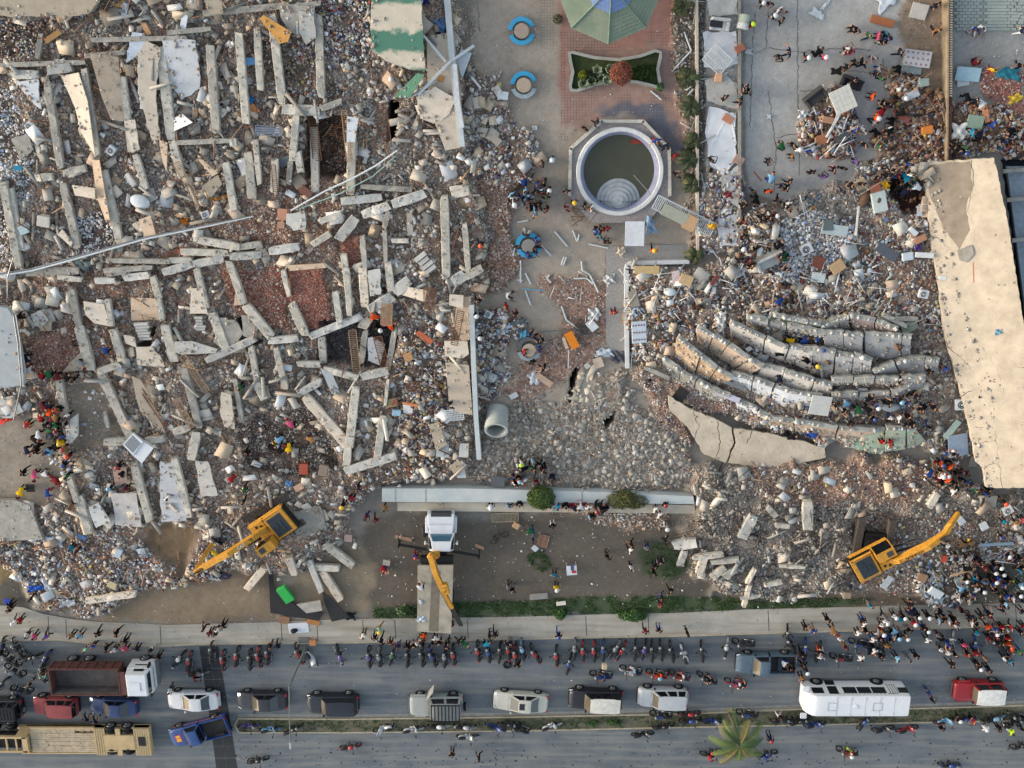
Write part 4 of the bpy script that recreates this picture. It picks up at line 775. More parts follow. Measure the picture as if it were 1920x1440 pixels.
sl3(bs,[(1824,486),(1826,486),(1827,530),(1825,530)],lambda x,y: zf(x,y)+.015,.01,mat('red_streak',(196,110,84)),'rust_streak')
sl3(bs,[(1795,470),(1822,460),(1826,478),(1812,492),(1800,488)],lambda x,y: zf(x,y)+.1,.1,M_concd,'broken_flap',2)
M_crack=mat('dark_crack',(92,80,68),rough=1,var=.2)  # dark brown colour of the cracks and paver openings
cb=MB()
def crackline(mb,pts,zf,par,w=.05,jit=2.2):
    w=w*.55
    out=[pts[0]]
    for a,b in zip(pts[:-1],pts[1:]):
        k=max(1,int(math.hypot(b[0]-a[0],b[1]-a[1])/6))
        for j in range(1,k+1):
            t=j/k; out.append((a[0]+(b[0]-a[0])*t+random.uniform(-jit,jit),a[1]+(b[1]-a[1])*t+random.uniform(-jit,jit)))
    W=[P(x,y,zf(x,y)+.006) for x,y in out]
    for a,b in zip(W[:-1],W[1:]):
        if (b-a).length<.02: continue
        d=(b-a).normalized(); n=Vector((-d.y,d.x,0))*w*random.uniform(.3,.7); o0=par.location if par else Vector()
        mb.prism([a+n-o0,b+n-o0,b-n-o0,a-n-o0],.004)
for pts in ([(1822,300),(1826,340),(1815,390),(1828,430),(1833,470),(1842,500)],[(1770,640),(1820,690),(1860,680),(1880,690),(1925,688)],[(1800,745),(1850,720),(1900,730),(1925,725)],[(1830,800),(1865,805),(1870,840),(1880,915)],[(1840,830),(1870,826)],[(1845,880),(1860,868),(1885,880)],[(1835,770),(1860,775),(1880,800),(1925,790)],[(1740,440),(1765,450),(1790,478)],[(1810,640),(1850,660),(1870,690),(1885,740)]):
    crackline(cb,pts,zf,bs,.09)
cb.build('cracks',M_crack,bs)
chipslab([(1733,305),(1760,302),(1770,400),(1800,560),(1830,640),(1862,720),(1868,860),(1860,914),(1846,912),(1830,868),(1818,800),(1805,745),(1790,690),(1778,650),(1762,540),(1748,460),(1742,400)],zf,12,'grey',.04,.24,edge=6)
chipslab([(1805,640),(1925,640),(1925,915),(1850,914),(1820,800)],zf,1.6,'tan',.03,.12,edge=60)
tag(bs,'huge tilted cream roof slab with a grey-brown stained corner','roof slab',px=(1840,600))
# lower building beyond the slab
rb=empty('lower_roof',P(1905,400,.2)); mb=MB(); pr(mb,[(1888,312),(2160,312),(2160,640),(1930,640)],.2,.3,rb); mb.build('roof_panel',mat('blue_grey_roof',(150,164,176),rough=.8,var=.2),rb)  # plain blue-grey roof colour, varied by noise
mb=MB()
for y in (318,372,448): pr(mb,[(1880+(y-310)*.13,y),(1960,y-6),(1960,y),(1880+(y-310)*.13,y+7)],.6,.2,rb)
mb.build('roof_rib',M_concd,rb); tag(rb,'grey lower roof glimpsed right of the big cream slab','roof',px=(1905,400))
# ---- curved leaning walls ----
def arcwall(top,face,zt,zb,m,edge,label,th=.2):
    def dens(L):
        o=[];
        for a,b in zip(L[:-1],L[1:]):
            for j in range(6): o.append((a[0]+(b[0]-a[0])*j/6,a[1]+(b[1]-a[1])*j/6))
        return o+[L[-1]]
    A=dens(top);B=dens(face); o0=P(A[0][0],A[0][1],0); e=empty('leaning_wall',o0)
    N=len(A); cuts=[0]; 
    while N-1-cuts[-1]>9: cuts.append(cuts[-1]+random.randint(4,8))
    cuts.append(N-1)
    for c0,c1 in zip(cuts[:-1],cuts[1:]):
        dz_=random.uniform(-.16,.12); sh_=random.uniform(-.06,.06); n=c1-c0+1
        T=[];Bt=[]
        for i in range(c0,c1+1):
            t=P(A[i][0],A[i][1],zt+dz_+random.uniform(-.02,.02))-o0; b_=P(B[i][0],B[i][1]+random.uniform(-1.6,1.6),zb+dz_)-o0
            if i==c0 and c0>0 or i==c1 and c1<N-1:   # a ragged gap at each break
                j=i+1 if i==c0 else i-1; g_=.12+random.random()*.1; t=t.lerp(P(A[j][0],A[j][1],zt+dz_)-o0,g_); b_=b_.lerp(P(B[j][0],B[j][1],zb+dz_)-o0,g_*random.uniform(.2,2.2))
            T.append(t+Vector((0,sh_,0)));Bt.append(b_)
        mb=MB(); off=Vector((0,0,-th*1.2)); v=T+Bt+[p+off for p in T]+[p+off for p in Bt]
        f=[(i,n+i,n+i+1,i+1) for i in range(n-1)]+[(2*n+i,2*n+i+1,3*n+i+1,3*n+i) for i in range(n-1)]+[(0,2*n,3*n,n),(n-1,2*n-1,4*n-1,3*n-1)]+[(n+i,3*n+i,3*n+i+1,n+i+1) for i in range(n-1)]
        mb.add(v,f); mb.build('wall_face',m,e); mb=MB(); v=[]
        for i,p in enumerate(T):
            d=(T[min(i+1,n-1)]-T[max(i-1,0)]).normalized(); nn=Vector((-d.y,d.x,0)); nn=nn if nn.y>0 else -nn; r=random.uniform(-.06,.06)
            v+= [p+Vector((0,0,.03)),p+nn*(th+.16+r)+Vector((0,0,.03+r*.4)),p+nn*(th+.16+r)-Vector((0,0,.5)),p-Vector((0,0,.12))]
        f=[(4*i+j,4*(i+1)+j,4*(i+1)+(j+1)%4,4*i+(j+1)%4) for i in range(n-1) for j in range(4)]+[(0,1,2,3),(4*n-1,4*n-2,4*n-3,4*n-4)]
        mb.add(v,f); mb.build('wall_edge',edge,e)
        k_=int(rng.poisson(n*5)); 
        if k_: ii=rng.integers(0,n-1,k_); fr=rng.random((k_,1)); u=rng.random((k_,1))**.5; TA=np.array([tuple(p) for p in T])+np.array(o0); BA=np.array([tuple(p) for p in Bt])+np.array(o0); q1=TA[ii]*(1-fr)+TA[ii+1]*fr; q2=BA[ii]*(1-fr)+BA[ii+1]*fr; CHIPS.append((q1*(1-u)+q2*u,.05,.26,'grey'))
        k_=int(rng.poisson(n*1.5)); 
        if k_: ii=rng.integers(0,n-1,k_); fr=rng.random((k_,1)); CHIPS.append((TA[ii]*(1-fr)+TA[ii+1]*fr+np.array([0,.15,.05]),.05,.3,'pale') if k_ else None)
    tag(e,label,'wall',None,px=(sum(p[0] for p in top)/len(top),sum(p[1] for p in top)/len(top))); return e
M_brn=mat('brown_stained_plaster',(200,168,142),rough=.9,var=.2,scale=1.4,col2=(222,204,184)); M_gface=mat('grey_wall_face',(190,190,190),rough=.9,var=.16,scale=1)
M_edge=mat('cut_wall_edge',(180,178,170),rough=.9,var=.25,scale=2,bump=.3)
M_dg=mat('dark_green_face',(76,92,76),rough=.85,var=.15)
M_wf=mat('white_cream_face',(234,226,216),rough=.85,var=.12,scale=.8)
for m_ in (M_edge,M_gface,M_wf,M_brn): vary(m_,.1)
arcwall([(1269,634),(1300,660),(1336,690),(1372,712)],[(1266,670),(1292,700),(1322,716),(1350,722)],1.9,.6,mat('spotted_cream_face',(218,196,168),rough=.9,var=.22,scale=2.2,col2=(170,130,96)),M_edge,'cream leaning wall with brown spots, first at the left of the curve')
arcwall([(1242,674),(1282,704),(1326,728),(1366,745)],[(1244,700),(1280,722),(1322,744),(1352,756)],1.3,.5,M_concd,M_edge,'short grey leaning wall below the spotted one')
arcwall([(1306,616),(1350,640),(1392,668),(1428,690)],[(1308,640),(1338,664),(1368,684),(1400,704)],2.1,.9,M_brn,M_edge,'leaning wall with a peeling orange-brown face')
arcwall([(1428,690),(1470,700),(1520,716),(1560,724)],[(1420,708),(1464,724),(1512,738),(1556,742)],1.9,.9,M_wf,M_edge,'leaning wall with a pale pink face in mid curve')
arcwall([(1368,608),(1416,630),(1470,654),(1524,660)],[(1372,628),(1414,652),(1462,676),(1520,694)],2.2,1.0,M_wf,M_edge,'long cream leaning wall behind the rescuers')
arcwall([(1524,658),(1560,664),(1600,670),(1634,680)],[(1524,694),(1556,706),(1596,712),(1630,706)],2.2,.8,M_gface,M_edge,'grey leaning wall with round holes right of the rescuers')
arcwall([(1546,628),(1600,630),(1660,632),(1708,636)],[(1548,660),(1600,666),(1660,672),(1706,668)],2.4,1.2,M_gface,M_edge,'wide grey leaning wall at the top of the curve')
arcwall([(1450,593),(1480,600),(1510,607),(1538,612)],[(1450,602),(1480,612),(1510,620),(1538,622)],2.6,1.6,M_dg,M_edge,'dark green leaning wall at the top of the curve')
arcwall([(1400,598),(1450,606),(1500,614),(1548,626)],[(1402,606),(1450,616),(1500,624),(1546,636)],2.3,1.6,M_gface,M_edge,'thin grey wall edge under the dark green wall')
arcwall([(1540,616),(1565,606),(1590,597)],[(1542,628),(1568,622),(1594,618)],2.5,1.4,M_concd,M_edge,'grey wall piece rising toward the right')
arcwall([(1596,597),(1640,606),(1680,622)],[(1600,618),(1640,625),(1676,630)],2.5,1.5,mat('dusty_pink_face',(170,150,144)),M_edge,'dusty pink wall piece sloping down right')
arcwall([(1370,706),(1420,716),(1480,738),(1540,748)],[(1372,722),(1416,738),(1470,766),(1530,772)],1.6,.6,M_whitep,M_edge,'white broken leaning wall left of the square grey board')
arcwall([(1560,744),(1620,742),(1680,738),(1732,712)],[(1560,750),(1620,749),(1680,745),(1736,722)],1.6,1.1,M_gface,M_edge,'thin level wall edge below the right rescuers')
arcwall([(1640,700),(1680,684),(1720,676),(1760,680)],[(1650,706),(1690,706),(1726,706),(1758,700)],1.8,.6,M_gface,M_edge,'short grey wall in front of the right rubble bank')
arcwall([(1560,716),(1620,714),(1680,714),(1735,713)],[(1560,720),(1620,720),(1680,720),(1735,719)],2.0,1.6,M_conc,M_edge,'straight grey wall edge crossed by a climbing rescuer')
arcwall([(1380,756),(1410,766),(1440,784),(1448,790)],[(1384,772),(1412,784),(1436,796),(1444,800)],1.2,.4,M_whitep,M_edge,'small white wall above the cream wall crack')
arcwall([(1446,788),(1510,796),(1570,806),(1640,810)],[(1450,800),(1508,812),(1566,824),(1580,830)],1.5,.7,M_brn,M_edge,'cream wall with an orange-brown lower face')
arcwall([(1580,806),(1640,808),(1700,808),(1718,806)],[(1584,836),(1640,850),(1700,842),(1738,828)],1.5,.6,mat('green_cream_face',(212,206,186),rough=.9,var=.1,scale=.8,col2=(160,196,168)),M_edge,'cream wall with mint green patches where a red shirt stands')
fw=empty('fallen_wall',P(1400,840,.9)); zf2=lambda x,y:1.3-(y-740)/140*.9
sl3(fw,[(1253,742),(1290,765),(1345,788),(1372,802),(1376,830),(1360,868),(1320,852),(1288,800),(1256,770)],zf2,.3,M_bigcream,'wall_panel',1.5)
sl3(fw,[(1376,804),(1440,812),(1500,826),(1546,840),(1548,858),(1510,866),(1480,880),(1420,876),(1366,868),(1380,832)],zf2,.3,M_bigcream,'wall_panel',1.5)
cb=MB()
for pts in ([(1345,790),(1350,830),(1340,868)],[(1410,808),(1400,832)],[(1300,770),(1310,800),(1300,830)]): crackline(cb,pts,zf2,fw,.08)
cb.build('cracks',M_crack,fw)
tag(fw,'broad fallen cream wall split by a dark crack below the curve','wall',px=(1400,830))
# ---- corner wall, platform edge, balustrade, paving ----
M_white2=mat('white_painted_coping',(226,228,230),rough=.7,var=.12,scale=1.2)
cw_=empty('corner_wall',P(1175,560,0)); mb=MB()
W=[(1176.5,690),(1175,560),(1175,505),(1178,498),(1185,494.5),(1230,492.5),(1292,491)]
Wp=[P(x,y,.6)-cw_.location for x,y in W]
for a,b in zip(Wp[:-1],Wp[1:]):
    d=(b-a).normalized(); n=Vector((-d.y,d.x,0))*.15; mb.prism([a+n-d*.03,b+n+d*.03,b-n+d*.03,a-n-d*.03],.6)
mb.build('coping',M_white2,cw_); tag(cw_,'white L-shaped garden wall holding back coloured debris','wall',px=(1178,540))
struct(sheet('planter_path',[(1136,462),(1290,458),(1290,490),(1182,493),(1172,502),(1171,690),(1136,640)],.1,mat('speckled_path',(168,164,160),rough=.9,var=.3,scale=9),.12))
pe=empty('planter_edge',P(1323,100,0)); mb=MB()
pr(mb,[(1305,-60),(1309,-60),(1311,470),(1306,470)],.75,.75,pe); mb.build('edge_wall',M_cream,pe); mb=MB(); pr(mb,[(1384,-60),(1389,-60),(1390,470),(1384,470)],.7,.7,pe); mb.build('edge_wall',M_concd,pe)
tag(pe,'two thin long walls edging the broken planter platform','wall',px=(1350,120))
pl=empty('broken_platform',P(1350,200,.6)); i=0
for pts in ([(1318,-60),(1384,-60),(1384,28),(1330,30)],[(1318,60),(1380,58),(1384,120),(1350,130),(1320,126)],[(1322,150),(1360,140),(1382,156),(1384,205),(1352,198),(1326,190)],[(1330,200),(1352,204),(1380,212),(1380,300),(1358,330),(1332,310),(1322,250)],[(1350,335),(1384,310),(1386,390),(1360,372)],[(1345,410),(1388,400),(1388,460),(1350,462)]):
    sl3(pl,pts,lambda x,y:.62+.03*math.sin(y),.14,[M_concw,M_whitep][i%2],'platform_slab',2.2); i+=1
tag(pl,'chain of broken white slabs forming the planter platform','platform',px=(1350,180))
bl=empty('balustrade',P(1781,120,0)); mb=MB(); pr(mb,[(1777.5,-60),(1780.5,-60),(1778,306),(1775,306)],1.1,1.1,bl); mb.build('rail',mat('ochre_rail',(168,150,126)),bl)
mb=MB()
for k in range(46):
    y=-6+k*4.6
    if y>178: break
    pr(mb,[(1781.5-y*.005,y),(1786.5-y*.005,y+1),(1786.2-y*.005,y+3.2),(1781.2-y*.005,y+2.2)],1.05,1.0,bl)
mb.build('baluster',mat('cream_baluster',(214,200,176)),bl); mb=MB(); pr(mb,[(1781,-60),(1787,-60),(1785,200),(1779,200)],.3,.3,bl); pr(mb,[(1780,200),(1785,200),(1783,300),(1776,300)],.9,.9,bl); mb.build('plinth',M_woodd,bl)
tag(bl,'ochre and cream balustrade wall dividing the two courtyards','balustrade',px=(1780,120))
bp=MB()
for j in range(-5,11):
    for i_ in range(9):
        x=1788+i_*11+(5.5 if j%2 else 0); y=j*6-2
        if y+5>58 or x+10>1846 and x<1850: continue
        q4=[(x,y),(x+10,y+random.uniform(-.4,.4)),(x+10,y+5.2),(x+.2,y+5.2)]; bp.prism([P(a,b,.05+random.uniform(0,.015)) for a,b in q4],.08)
for j in range(-5,11):
    for i_ in range(11):
        x=1846+i_*11+(5.5 if j%2 else 0)+ (4*math.sin(j) if i_>4 else 0); y=j*6-2+(i_-5 if i_>5 else 0)*1.0
        if y+5>60: continue
        q4=[(x,y),(x+10,y+random.uniform(-.5,.5)),(x+10,y+5.2),(x+.2,y+5.2)]; bp.prism([P(a,b,.05+random.uniform(0,.015)) for a,b in q4],.08)
struct(bp.build('block_paving',mat('grey_green_pavers',(172,180,174),rough=.9,var=.14,scale=.7)))
# cracks and joints of the courtyard
cb=MB(); fz=lambda x,y:.0+hz(x,y)+.0
for pts in ([(1441,170),(1447,220),(1455,280),(1450,360)],[(1416,20),(1410,100),(1408,200),(1406,240)],[(1414,100),(1436,90),(1440,20)],[(1495,0),(1496,120),(1496,180),(1498,330)],[(1440,90),(1500,97),(1580,90),(1640,95)],[(1500,170),(1560,172)],[(1575,130),(1630,136),(1670,150)],[(1455,258),(1498,250)],[(1655,110),(1660,170)]): crackline(cb,pts,lambda x,y:hz(x,y)+.012,None,.055,1.6)
for pts in ([(895,0),(900,60)],[(1135,470),(1136,640)],[(1100,690),(1080,760)],[(1040,860),(1050,800)]): crackline(cb,pts,lambda x,y:hz(x,y)+.02,None,.04,1.2)
struct(cb.build('ground_cracks',M_crack))
# paver holes
mb=MB()
for x in np.arange(1052,1292,5.6):
    for y in np.arange(60,262,5.6):
        if (1060<x<1250 and 95<y<172) or ((x-1162)**2+(y-322)**2<112**2): continue
        if vnoise(np.array([x]),np.array([y]),30,9)[0]<.33: continue
        if 215<y and x<1075: pass
        z=hz(x,y)+.012; mb.prism([P(x,y,z),P(x+1.5,y,z),P(x+1.5,y+1.5,z),P(x,y+1.5,z)],.004)
for x in np.arange(1014,1040,5.6):
    for y in np.arange(0,90,5.6): z=hz(x,y)+.012; mb.prism([P(x,y,z),P(x+1.3,y,z),P(x+1.3,y+1.3,z),P(x,y+1.3,z)],.004)
struct(mb.build('paver_openings',M_crack))
# ---- pool ----
pc=P(1162,322,.5); pool=empty('round_pool',(pc.x,pc.y,0)); L0=pool.location
mb=MB(); oct_=[(1067,277),(1127,224),(1207,224),(1257,277),(1258,367),(1213,418),(1110,418),(1065,367)]
O8=[P(x,y,.3)-L0 for x,y in oct_]; NS=64
ring=[Vector((3.15*math.cos(2*math.pi*k/NS),3.15*math.sin(2*math.pi*k/NS),.3)) for k in range(NS)]
# platform as an annulus between octagon and ring
def octr(t):
    d=Vector((math.cos(t),math.sin(t)))
    best=99
    for i in range(8):
        a=O8[i].xy; b=O8[(i+1)%8].xy; e=b-a; den=d.x*e.y-d.y*e.x
        if abs(den)<1e-9: continue
        tt=(a.x*e.y-a.y*e.x)/den; s=(a.x*d.y-a.y*d.x)/den
        if tt>0 and -1e-6<=s<=1+1e-6: best=min(best,tt)
    return best
v=[];f=[]
for k in range(NS):
    t=2*math.pi*k/NS; r=octr(t); v+=[Vector((3.*math.cos(t),3.*math.sin(t),.3)),Vector((r*math.cos(t),r*math.sin(t),.3)),Vector((r*math.cos(t),r*math.sin(t),-.02))]
for k in range(NS): a=3*k; b=3*((k+1)%NS); f+=[(a,a+1,b+1,b),(a+1,a+2,b+2,b+1)]
mb.add(v,f)
M_spk=mat('speckled_pavers',(178,170,168),rough=.9,var=.35,scale=11)
mb.build('pool_deck',M_spk,pool)
mb=MB(); n=8
for i in range(8):
    if i in (4,5,6): continue
    a=O8[i];b=O8[(i+1)%8]; d=(b-a).normalized(); nn=Vector((-d.y,d.x,0)); c=(a+b)/2
    if nn.dot(-c)<0: nn=-nn
    mb.prism([a+Vector((0,0,.22)),b+Vector((0,0,.22)),b+nn*.22+Vector((0,0,.22)),a+nn*.22+Vector((0,0,.22))],.3)
mb.build('deck_edge',M_conc,pool)
def lathe(mb,prof,n=64,mi=0,a0=0,a1=2*math.pi,c=Vector((0,0,0))):
    full=abs(a1-a0-2*math.pi)<1e-6; m=n if full else n+1; k=len(prof); v=[]
    for i in range(m):
        t=a0+(a1-a0)*i/n; v+=[c+Vector((r*math.cos(t),r*math.sin(t),z)) for r,z in prof]
    f=[(i*k+j,((i+1)%m)*k+j,((i+1)%m)*k+j+1,i*k+j+1) for i in range(n) for j in range(k-1)]; mb.add(v,f,mi)
mb=MB(); lathe(mb,[(2.84,.3),(2.86,.62),(2.9,.66),(3.12,.66),(3.17,.62),(3.18,.28)]); mb.build('pool_rim',mat('white_rim',(230,230,228),rough=.7,var=.14,scale=1.5),pool,smooth=False)
mb=MB(); lathe(mb,[(2.85,.5),(2.8,.45),(2.5,-.4),(2.45,-1.1),(0,-1.1)]); mb.build('pool_basin',mat('blue_grey_basin',(156,162,190),rough=.8,var=.2,scale=1.4),pool)
mb=MB(); lathe(mb,[(2.62,-.15),(1.3,-.15),(0.001,-.15)]); wm=mat('murky_green_water',(84,84,64),rough=.08,var=.12,scale=.6,bump=.02,spec=.5); mb.build('water',wm,pool)
mb=MB(); cst=Vector((0,-2.15,0))
for r,z in ((1.75,-.3),(1.6,-.1),(1.3,.02),(1.0,.14),(.72,.26),(.4,.36)): lathe(mb,[(0.001,z),(r-.06,z),(r,z-.02),(r,z-.5)],n=32,a0=0,a1=math.pi,c=cst); lathe(mb,[(0.001,z),(r*.75,z),(r*.75,z-.5)],n=24,a0=math.pi,a1=2*math.pi,c=cst)
mb.build('pool_steps',mat('pale_steps',(182,186,190),rough=.8,var=.18,scale=2),pool)
tag(pool,'round pool of murky green water with half-round steps','pool',px=(1162,322))
mb=MB(); a=P(1188,328,.4); b=P(1221,365,1.0); mb.cyl((0,0,0),b-a,.03); o=mb.build('pole',M_steel); o.location=a; tag(o,'thin metal pole leaning across the pool water and steps','pole')
mb=MB(); mb.add(*[[Vector((-.5,-.1,0)),Vector((-.2,.15,.05)),Vector((.3,.1,.02)),Vector((.55,-.15,0)),Vector((.1,-.2,.03))],[(0,4,3,2,1)]]); o=mb.build('red_cloth',mat('dull_red_cloth',(150,60,50))); o.location=P(1192,265,-.12); tag(o,'dull red cloth floating at the top edge of the pool','cloth')
# ---- hourglass bed ----
bed=empty('flower_bed',P(1155,130,0)); outl=[(1065,98),(1074,95),(1115,105),(1160,109),(1200,102),(1228,92),(1241,96),(1241,108),(1236,130),(1240,152),(1243,168),(1228,165),(1195,157),(1160,153),(1120,160),(1082,173),(1069,171),(1066,160),(1071,135),(1066,112)]
ins=[]
cx,cy=1155,132
for i,(x,y) in enumerate(outl):
    a=outl[i-1]; b=outl[(i+1)%len(outl)]; dx,dy=b[0]-a[0],b[1]-a[1]; L=math.hypot(dx,dy); nx_,ny_=-dy/L,dx/L; ins.append((x+nx_*6,y+ny_*6))
v=[];n=len(outl)
for (x,y),(u,w_) in zip(outl,ins): v+=[P(x,y,0)-bed.location,P(x,y,.45)-bed.location,P(u,w_,.45)-bed.location,P(u,w_,.02)-bed.location]
f=[(4*i+j,4*((i+1)%n)+j,4*((i+1)%n)+j+1,4*i+j+1) for i in range(n) for j in range(3)]; mb=MB(); mb.add(v,f); mb.build('bed_kerb',mat('grey_kerb_blocks',(176,176,168),rough=.9,var=.14,scale=2),bed)
mb=MB(); mb.add([P(x,y,.2)-bed.location for x,y in ins],[tuple(range(n))]); mb.build('soil',mat('dark_green_soil',(58,62,42),rough=1,var=.4,scale=1.5,col2=(76,92,50)),bed); tag(bed,'hourglass-shaped flower bed with a grey block kerb','flower bed',px=(1155,130))
# ---- gazebo ----
gc=P(1143,-22,3.0); gz=empty('gazebo',(gc.x,gc.y,0)); 
def cone8(mb,r0,z0,r1,z1,rot=0,mi=0,rows=8):
    for s in range(8):
        a0=rot+s*math.pi/4; a1=a0+math.pi/4
        for k in range(rows):
            t0=k/rows; t1=(k+1)/rows
            ra,rb_=r0+(r1-r0)*t0,r0+(r1-r0)*t1; za,zb_=z0+(z1-z0)*t0,z0+(z1-z0)*t1
            m=max(2,int(ra*math.pi/4/.3)); 
            for q_ in range(m):
                u0=q_/m;u1=(q_+1)/m
                A=lambda r,u,z:Vector((r*(math.cos(a0)*(1-u)+math.cos(a1)*u),r*(math.sin(a0)*(1-u)+math.sin(a1)*u),z))
                mid=A(ra-.05*0,(u0+u1)/2,za+.05)*1.0; mid.x*=1+.05/max(ra,.3); mid.y*=1+.05/max(ra,.3)
                mb.add([A(ra,u0,za+.06),mid,A(ra,u1,za+.06),A(rb_,u1,zb_+.01),A(rb_,u0,zb_+.01)],[(0,1,2,3,4)],mi)
mb=MB(); rr=math.pi/2-math.pi/8+math.pi/8; cone8(mb,3.55,3.0,1.45,3.9,rr); mb.build('roof',mat('green_grey_tiles',(150,160,140),rough=.85,var=.2,scale=.8,col2=(120,138,120)),gz)
mb=MB(); cone8(mb,1.6,3.86,.05,4.7,rr,rows=5); mb.build('roof_cap',mat('blue_tiles',(122,148,198),rough=.8,var=.15,scale=1),gz)
mb=MB()
for s in range(8):
    a=rr+s*math.pi/4; d=Vector((math.cos(a),math.sin(a),0)); mb.cyl(d*3.56+Vector((0,0,3.1)),d*1.5+Vector((0,0,3.98)),.06); mb.cyl(d*1.6+Vector((0,0,3.95)),Vector((0,0,4.8)),.05)
mb.build('ridge',mat('ridge_tiles',(120,146,128)),gz)
mb=MB()
for s in range(8):
    a=rr+s*math.pi/4; d=Vector((math.cos(a),math.sin(a),0)); mb.cyl(d*2.5,d*2.5+Vector((0,0,3.2)),.12)
    b_=rr+(s+1)*math.pi/4; e=Vector((math.cos(b_),math.sin(b_),0)); mb.cyl(d*3.45+Vector((0,0,2.92)),e*3.45+Vector((0,0,2.92)),.09)
mb.build('post',M_white2,gz); tag(gz,'octagonal gazebo roof with green-grey tiles and a blue cap','gazebo',px=(1143,15))
# ---- round benches ----
def roundbench(x,y,label,broken=False,table=(178,160,146)):
    c=P(x,y,0); e=empty('round_bench',c,random.uniform(-.1,.1)); cy_=mat('dull_bench',(110,116,120),rough=.8) if y>600 else mat('sky_blue_bench',(70,178,228),rough=.6,var=.1,scale=3); cg=mat('worn_grey_bench',(176,190,196),rough=.8,var=.15)
    for k,(a0,a1) in enumerate(((R(20),R(175)),(R(200),R(345)))):
        mb=MB(); prof=[(.98,.0),(.98,.42),(.95,.45),(1.42-.45+.0,.45)]; mb2=MB()
        lathe(mb2,[(.64,.0),(.64,.44),(.66,.46),(.93,.46),(.95,.44),(.95,.0)],n=24,a0=a0,a1=a1); mb2.build('bench_seat',cg if (broken and k) else cy_,e)
    mb=MB(); lathe(mb,[(.001,.74),(.5,.74),(.52,.7),(.48,.66),(.001,.66)],n=32); lathe(mb,[(.12,.66),(.16,.0)],n=12); mb.build('table',mat('table_'+str(table[0]),table,rough=.8,var=.15,scale=4),e)
    return tag(e,label,'bench','round benches on the plaza',px=(x,y))
roundbench(978,58,'topmost round blue bench around a pinkish table'); roundbench(982,159,'second round bench from the top, its lower arc worn grey',True,(190,172,152)); roundbench(991,458,'third round blue bench, nearly hidden by seated people',False,(150,146,142)); ROUND_LAST=roundbench(992,652,'lowest round grey bench ringed by people beside a beach sign',True,(196,180,160))
# ---- concrete pipe ----
pp=empty('concrete_pipe',P(932,782,0)); mb=MB(); a=Vector((.05,.6,.1)); b=Vector((-.05,-.5,1.75)); 
d=(b-a).normalized(); q_=d.to_track_quat('Z','Y'); n=40; v=[]
L=(b-a).length
for r,t in ((.86,0),(.86,L*.62),(.92,L*.64),(.92,L),(.74,L),(.74,0)):
    for k in range(n): th=2*math.pi*k/n; v.append(a+q_@Vector((r*math.cos(th),r*math.sin(th),t)))
f=[(i*n+k,i*n+(k+1)%n,((i+1)%6)*n+(k+1)%n,((i+1)%6)*n+k) for i in range(6) for k in range(n)]
mb.add(v,f); mb.build('pipe_shell',mat('smooth_grey_concrete',(178,184,182),rough=.8,var=.1,scale=2),pp)
mb=MB(); mb.prism([Vector((-.5,1.0,.25)),Vector((.5,1.0,.25)),Vector((.5,.4,.25)),Vector((-.5,.4,.25))],.25); mb.build('support_block',M_concd,pp)
tag(pp,'big round concrete pipe lying open beside the long pale wall','pipe',px=(930,778))
# ---- pipes and cables ----
def pole(pts,r,m,label,name='pipe',cat='pipe',n=8,zs=None,group=None):
    W=[]
    for i,p in enumerate(pts): W.append(P(p[0],p[1],(zs[i] if zs else hzmax(p[0],p[1],8)+.9)))
    mb=MB(); o0=W[0]; mb.tube([w_-o0 for w_ in W],r,n); o=mb.build(name,m); o.location=o0; tag(o,label,cat,group,px=pts[len(pts)//2]); return o
M_wp=mat('white_pipe',(226,232,234),rough=.5,var=.06); M_rp=mat('rusty_pipe',(130,92,70),rough=.9)
pole([(783,178),(845,115),(888,86)],.11,M_wp,'long white pipe crossing the upper pale wall')
pole([(793,66),(836,116)],.09,M_wp,'shorter white pipe forming a cross with the long one')
for k,(dx,lb) in enumerate(((0,'upper pale cable duct of the long bundle'),(5,'lower pale cable duct of the long bundle'))):
    pole([(-40,520+dx*.6),(60,504+dx*.7),(134,484+dx*.7),(270,446+dx*.5),(400,420+dx*.3),(475,405)],.075,M_wp if k else M_steel,lb,'cable_duct','cable duct')
pole([(545,395),(610,358),(660,335),(706,310),(745,282)],.06,M_wp,'pale pipe running up to the frayed white strips',zs=[2.6]*5)
pole([(560,392),(640,362),(700,330),(742,292)],.04,mat('mint_pipe',(170,206,196)),'thin mint pipe beside the frayed white strips',zs=[2.5]*4)
pole([(0,490),(25,482),(14,520),(14,560)],.04,M_steel,'bent white metal rod at the far left edge')
pole([(25,590),(33,640),(40,720),(25,790)],.05,M_steel,'tall metal rod leaning on the left roof edge',zs=[3,3,2.8,1.5]); pole([(30,590),(38,640),(44,700)],.05,M_steel,'second metal rod beside the left roof edge',zs=[3,3,2.8])
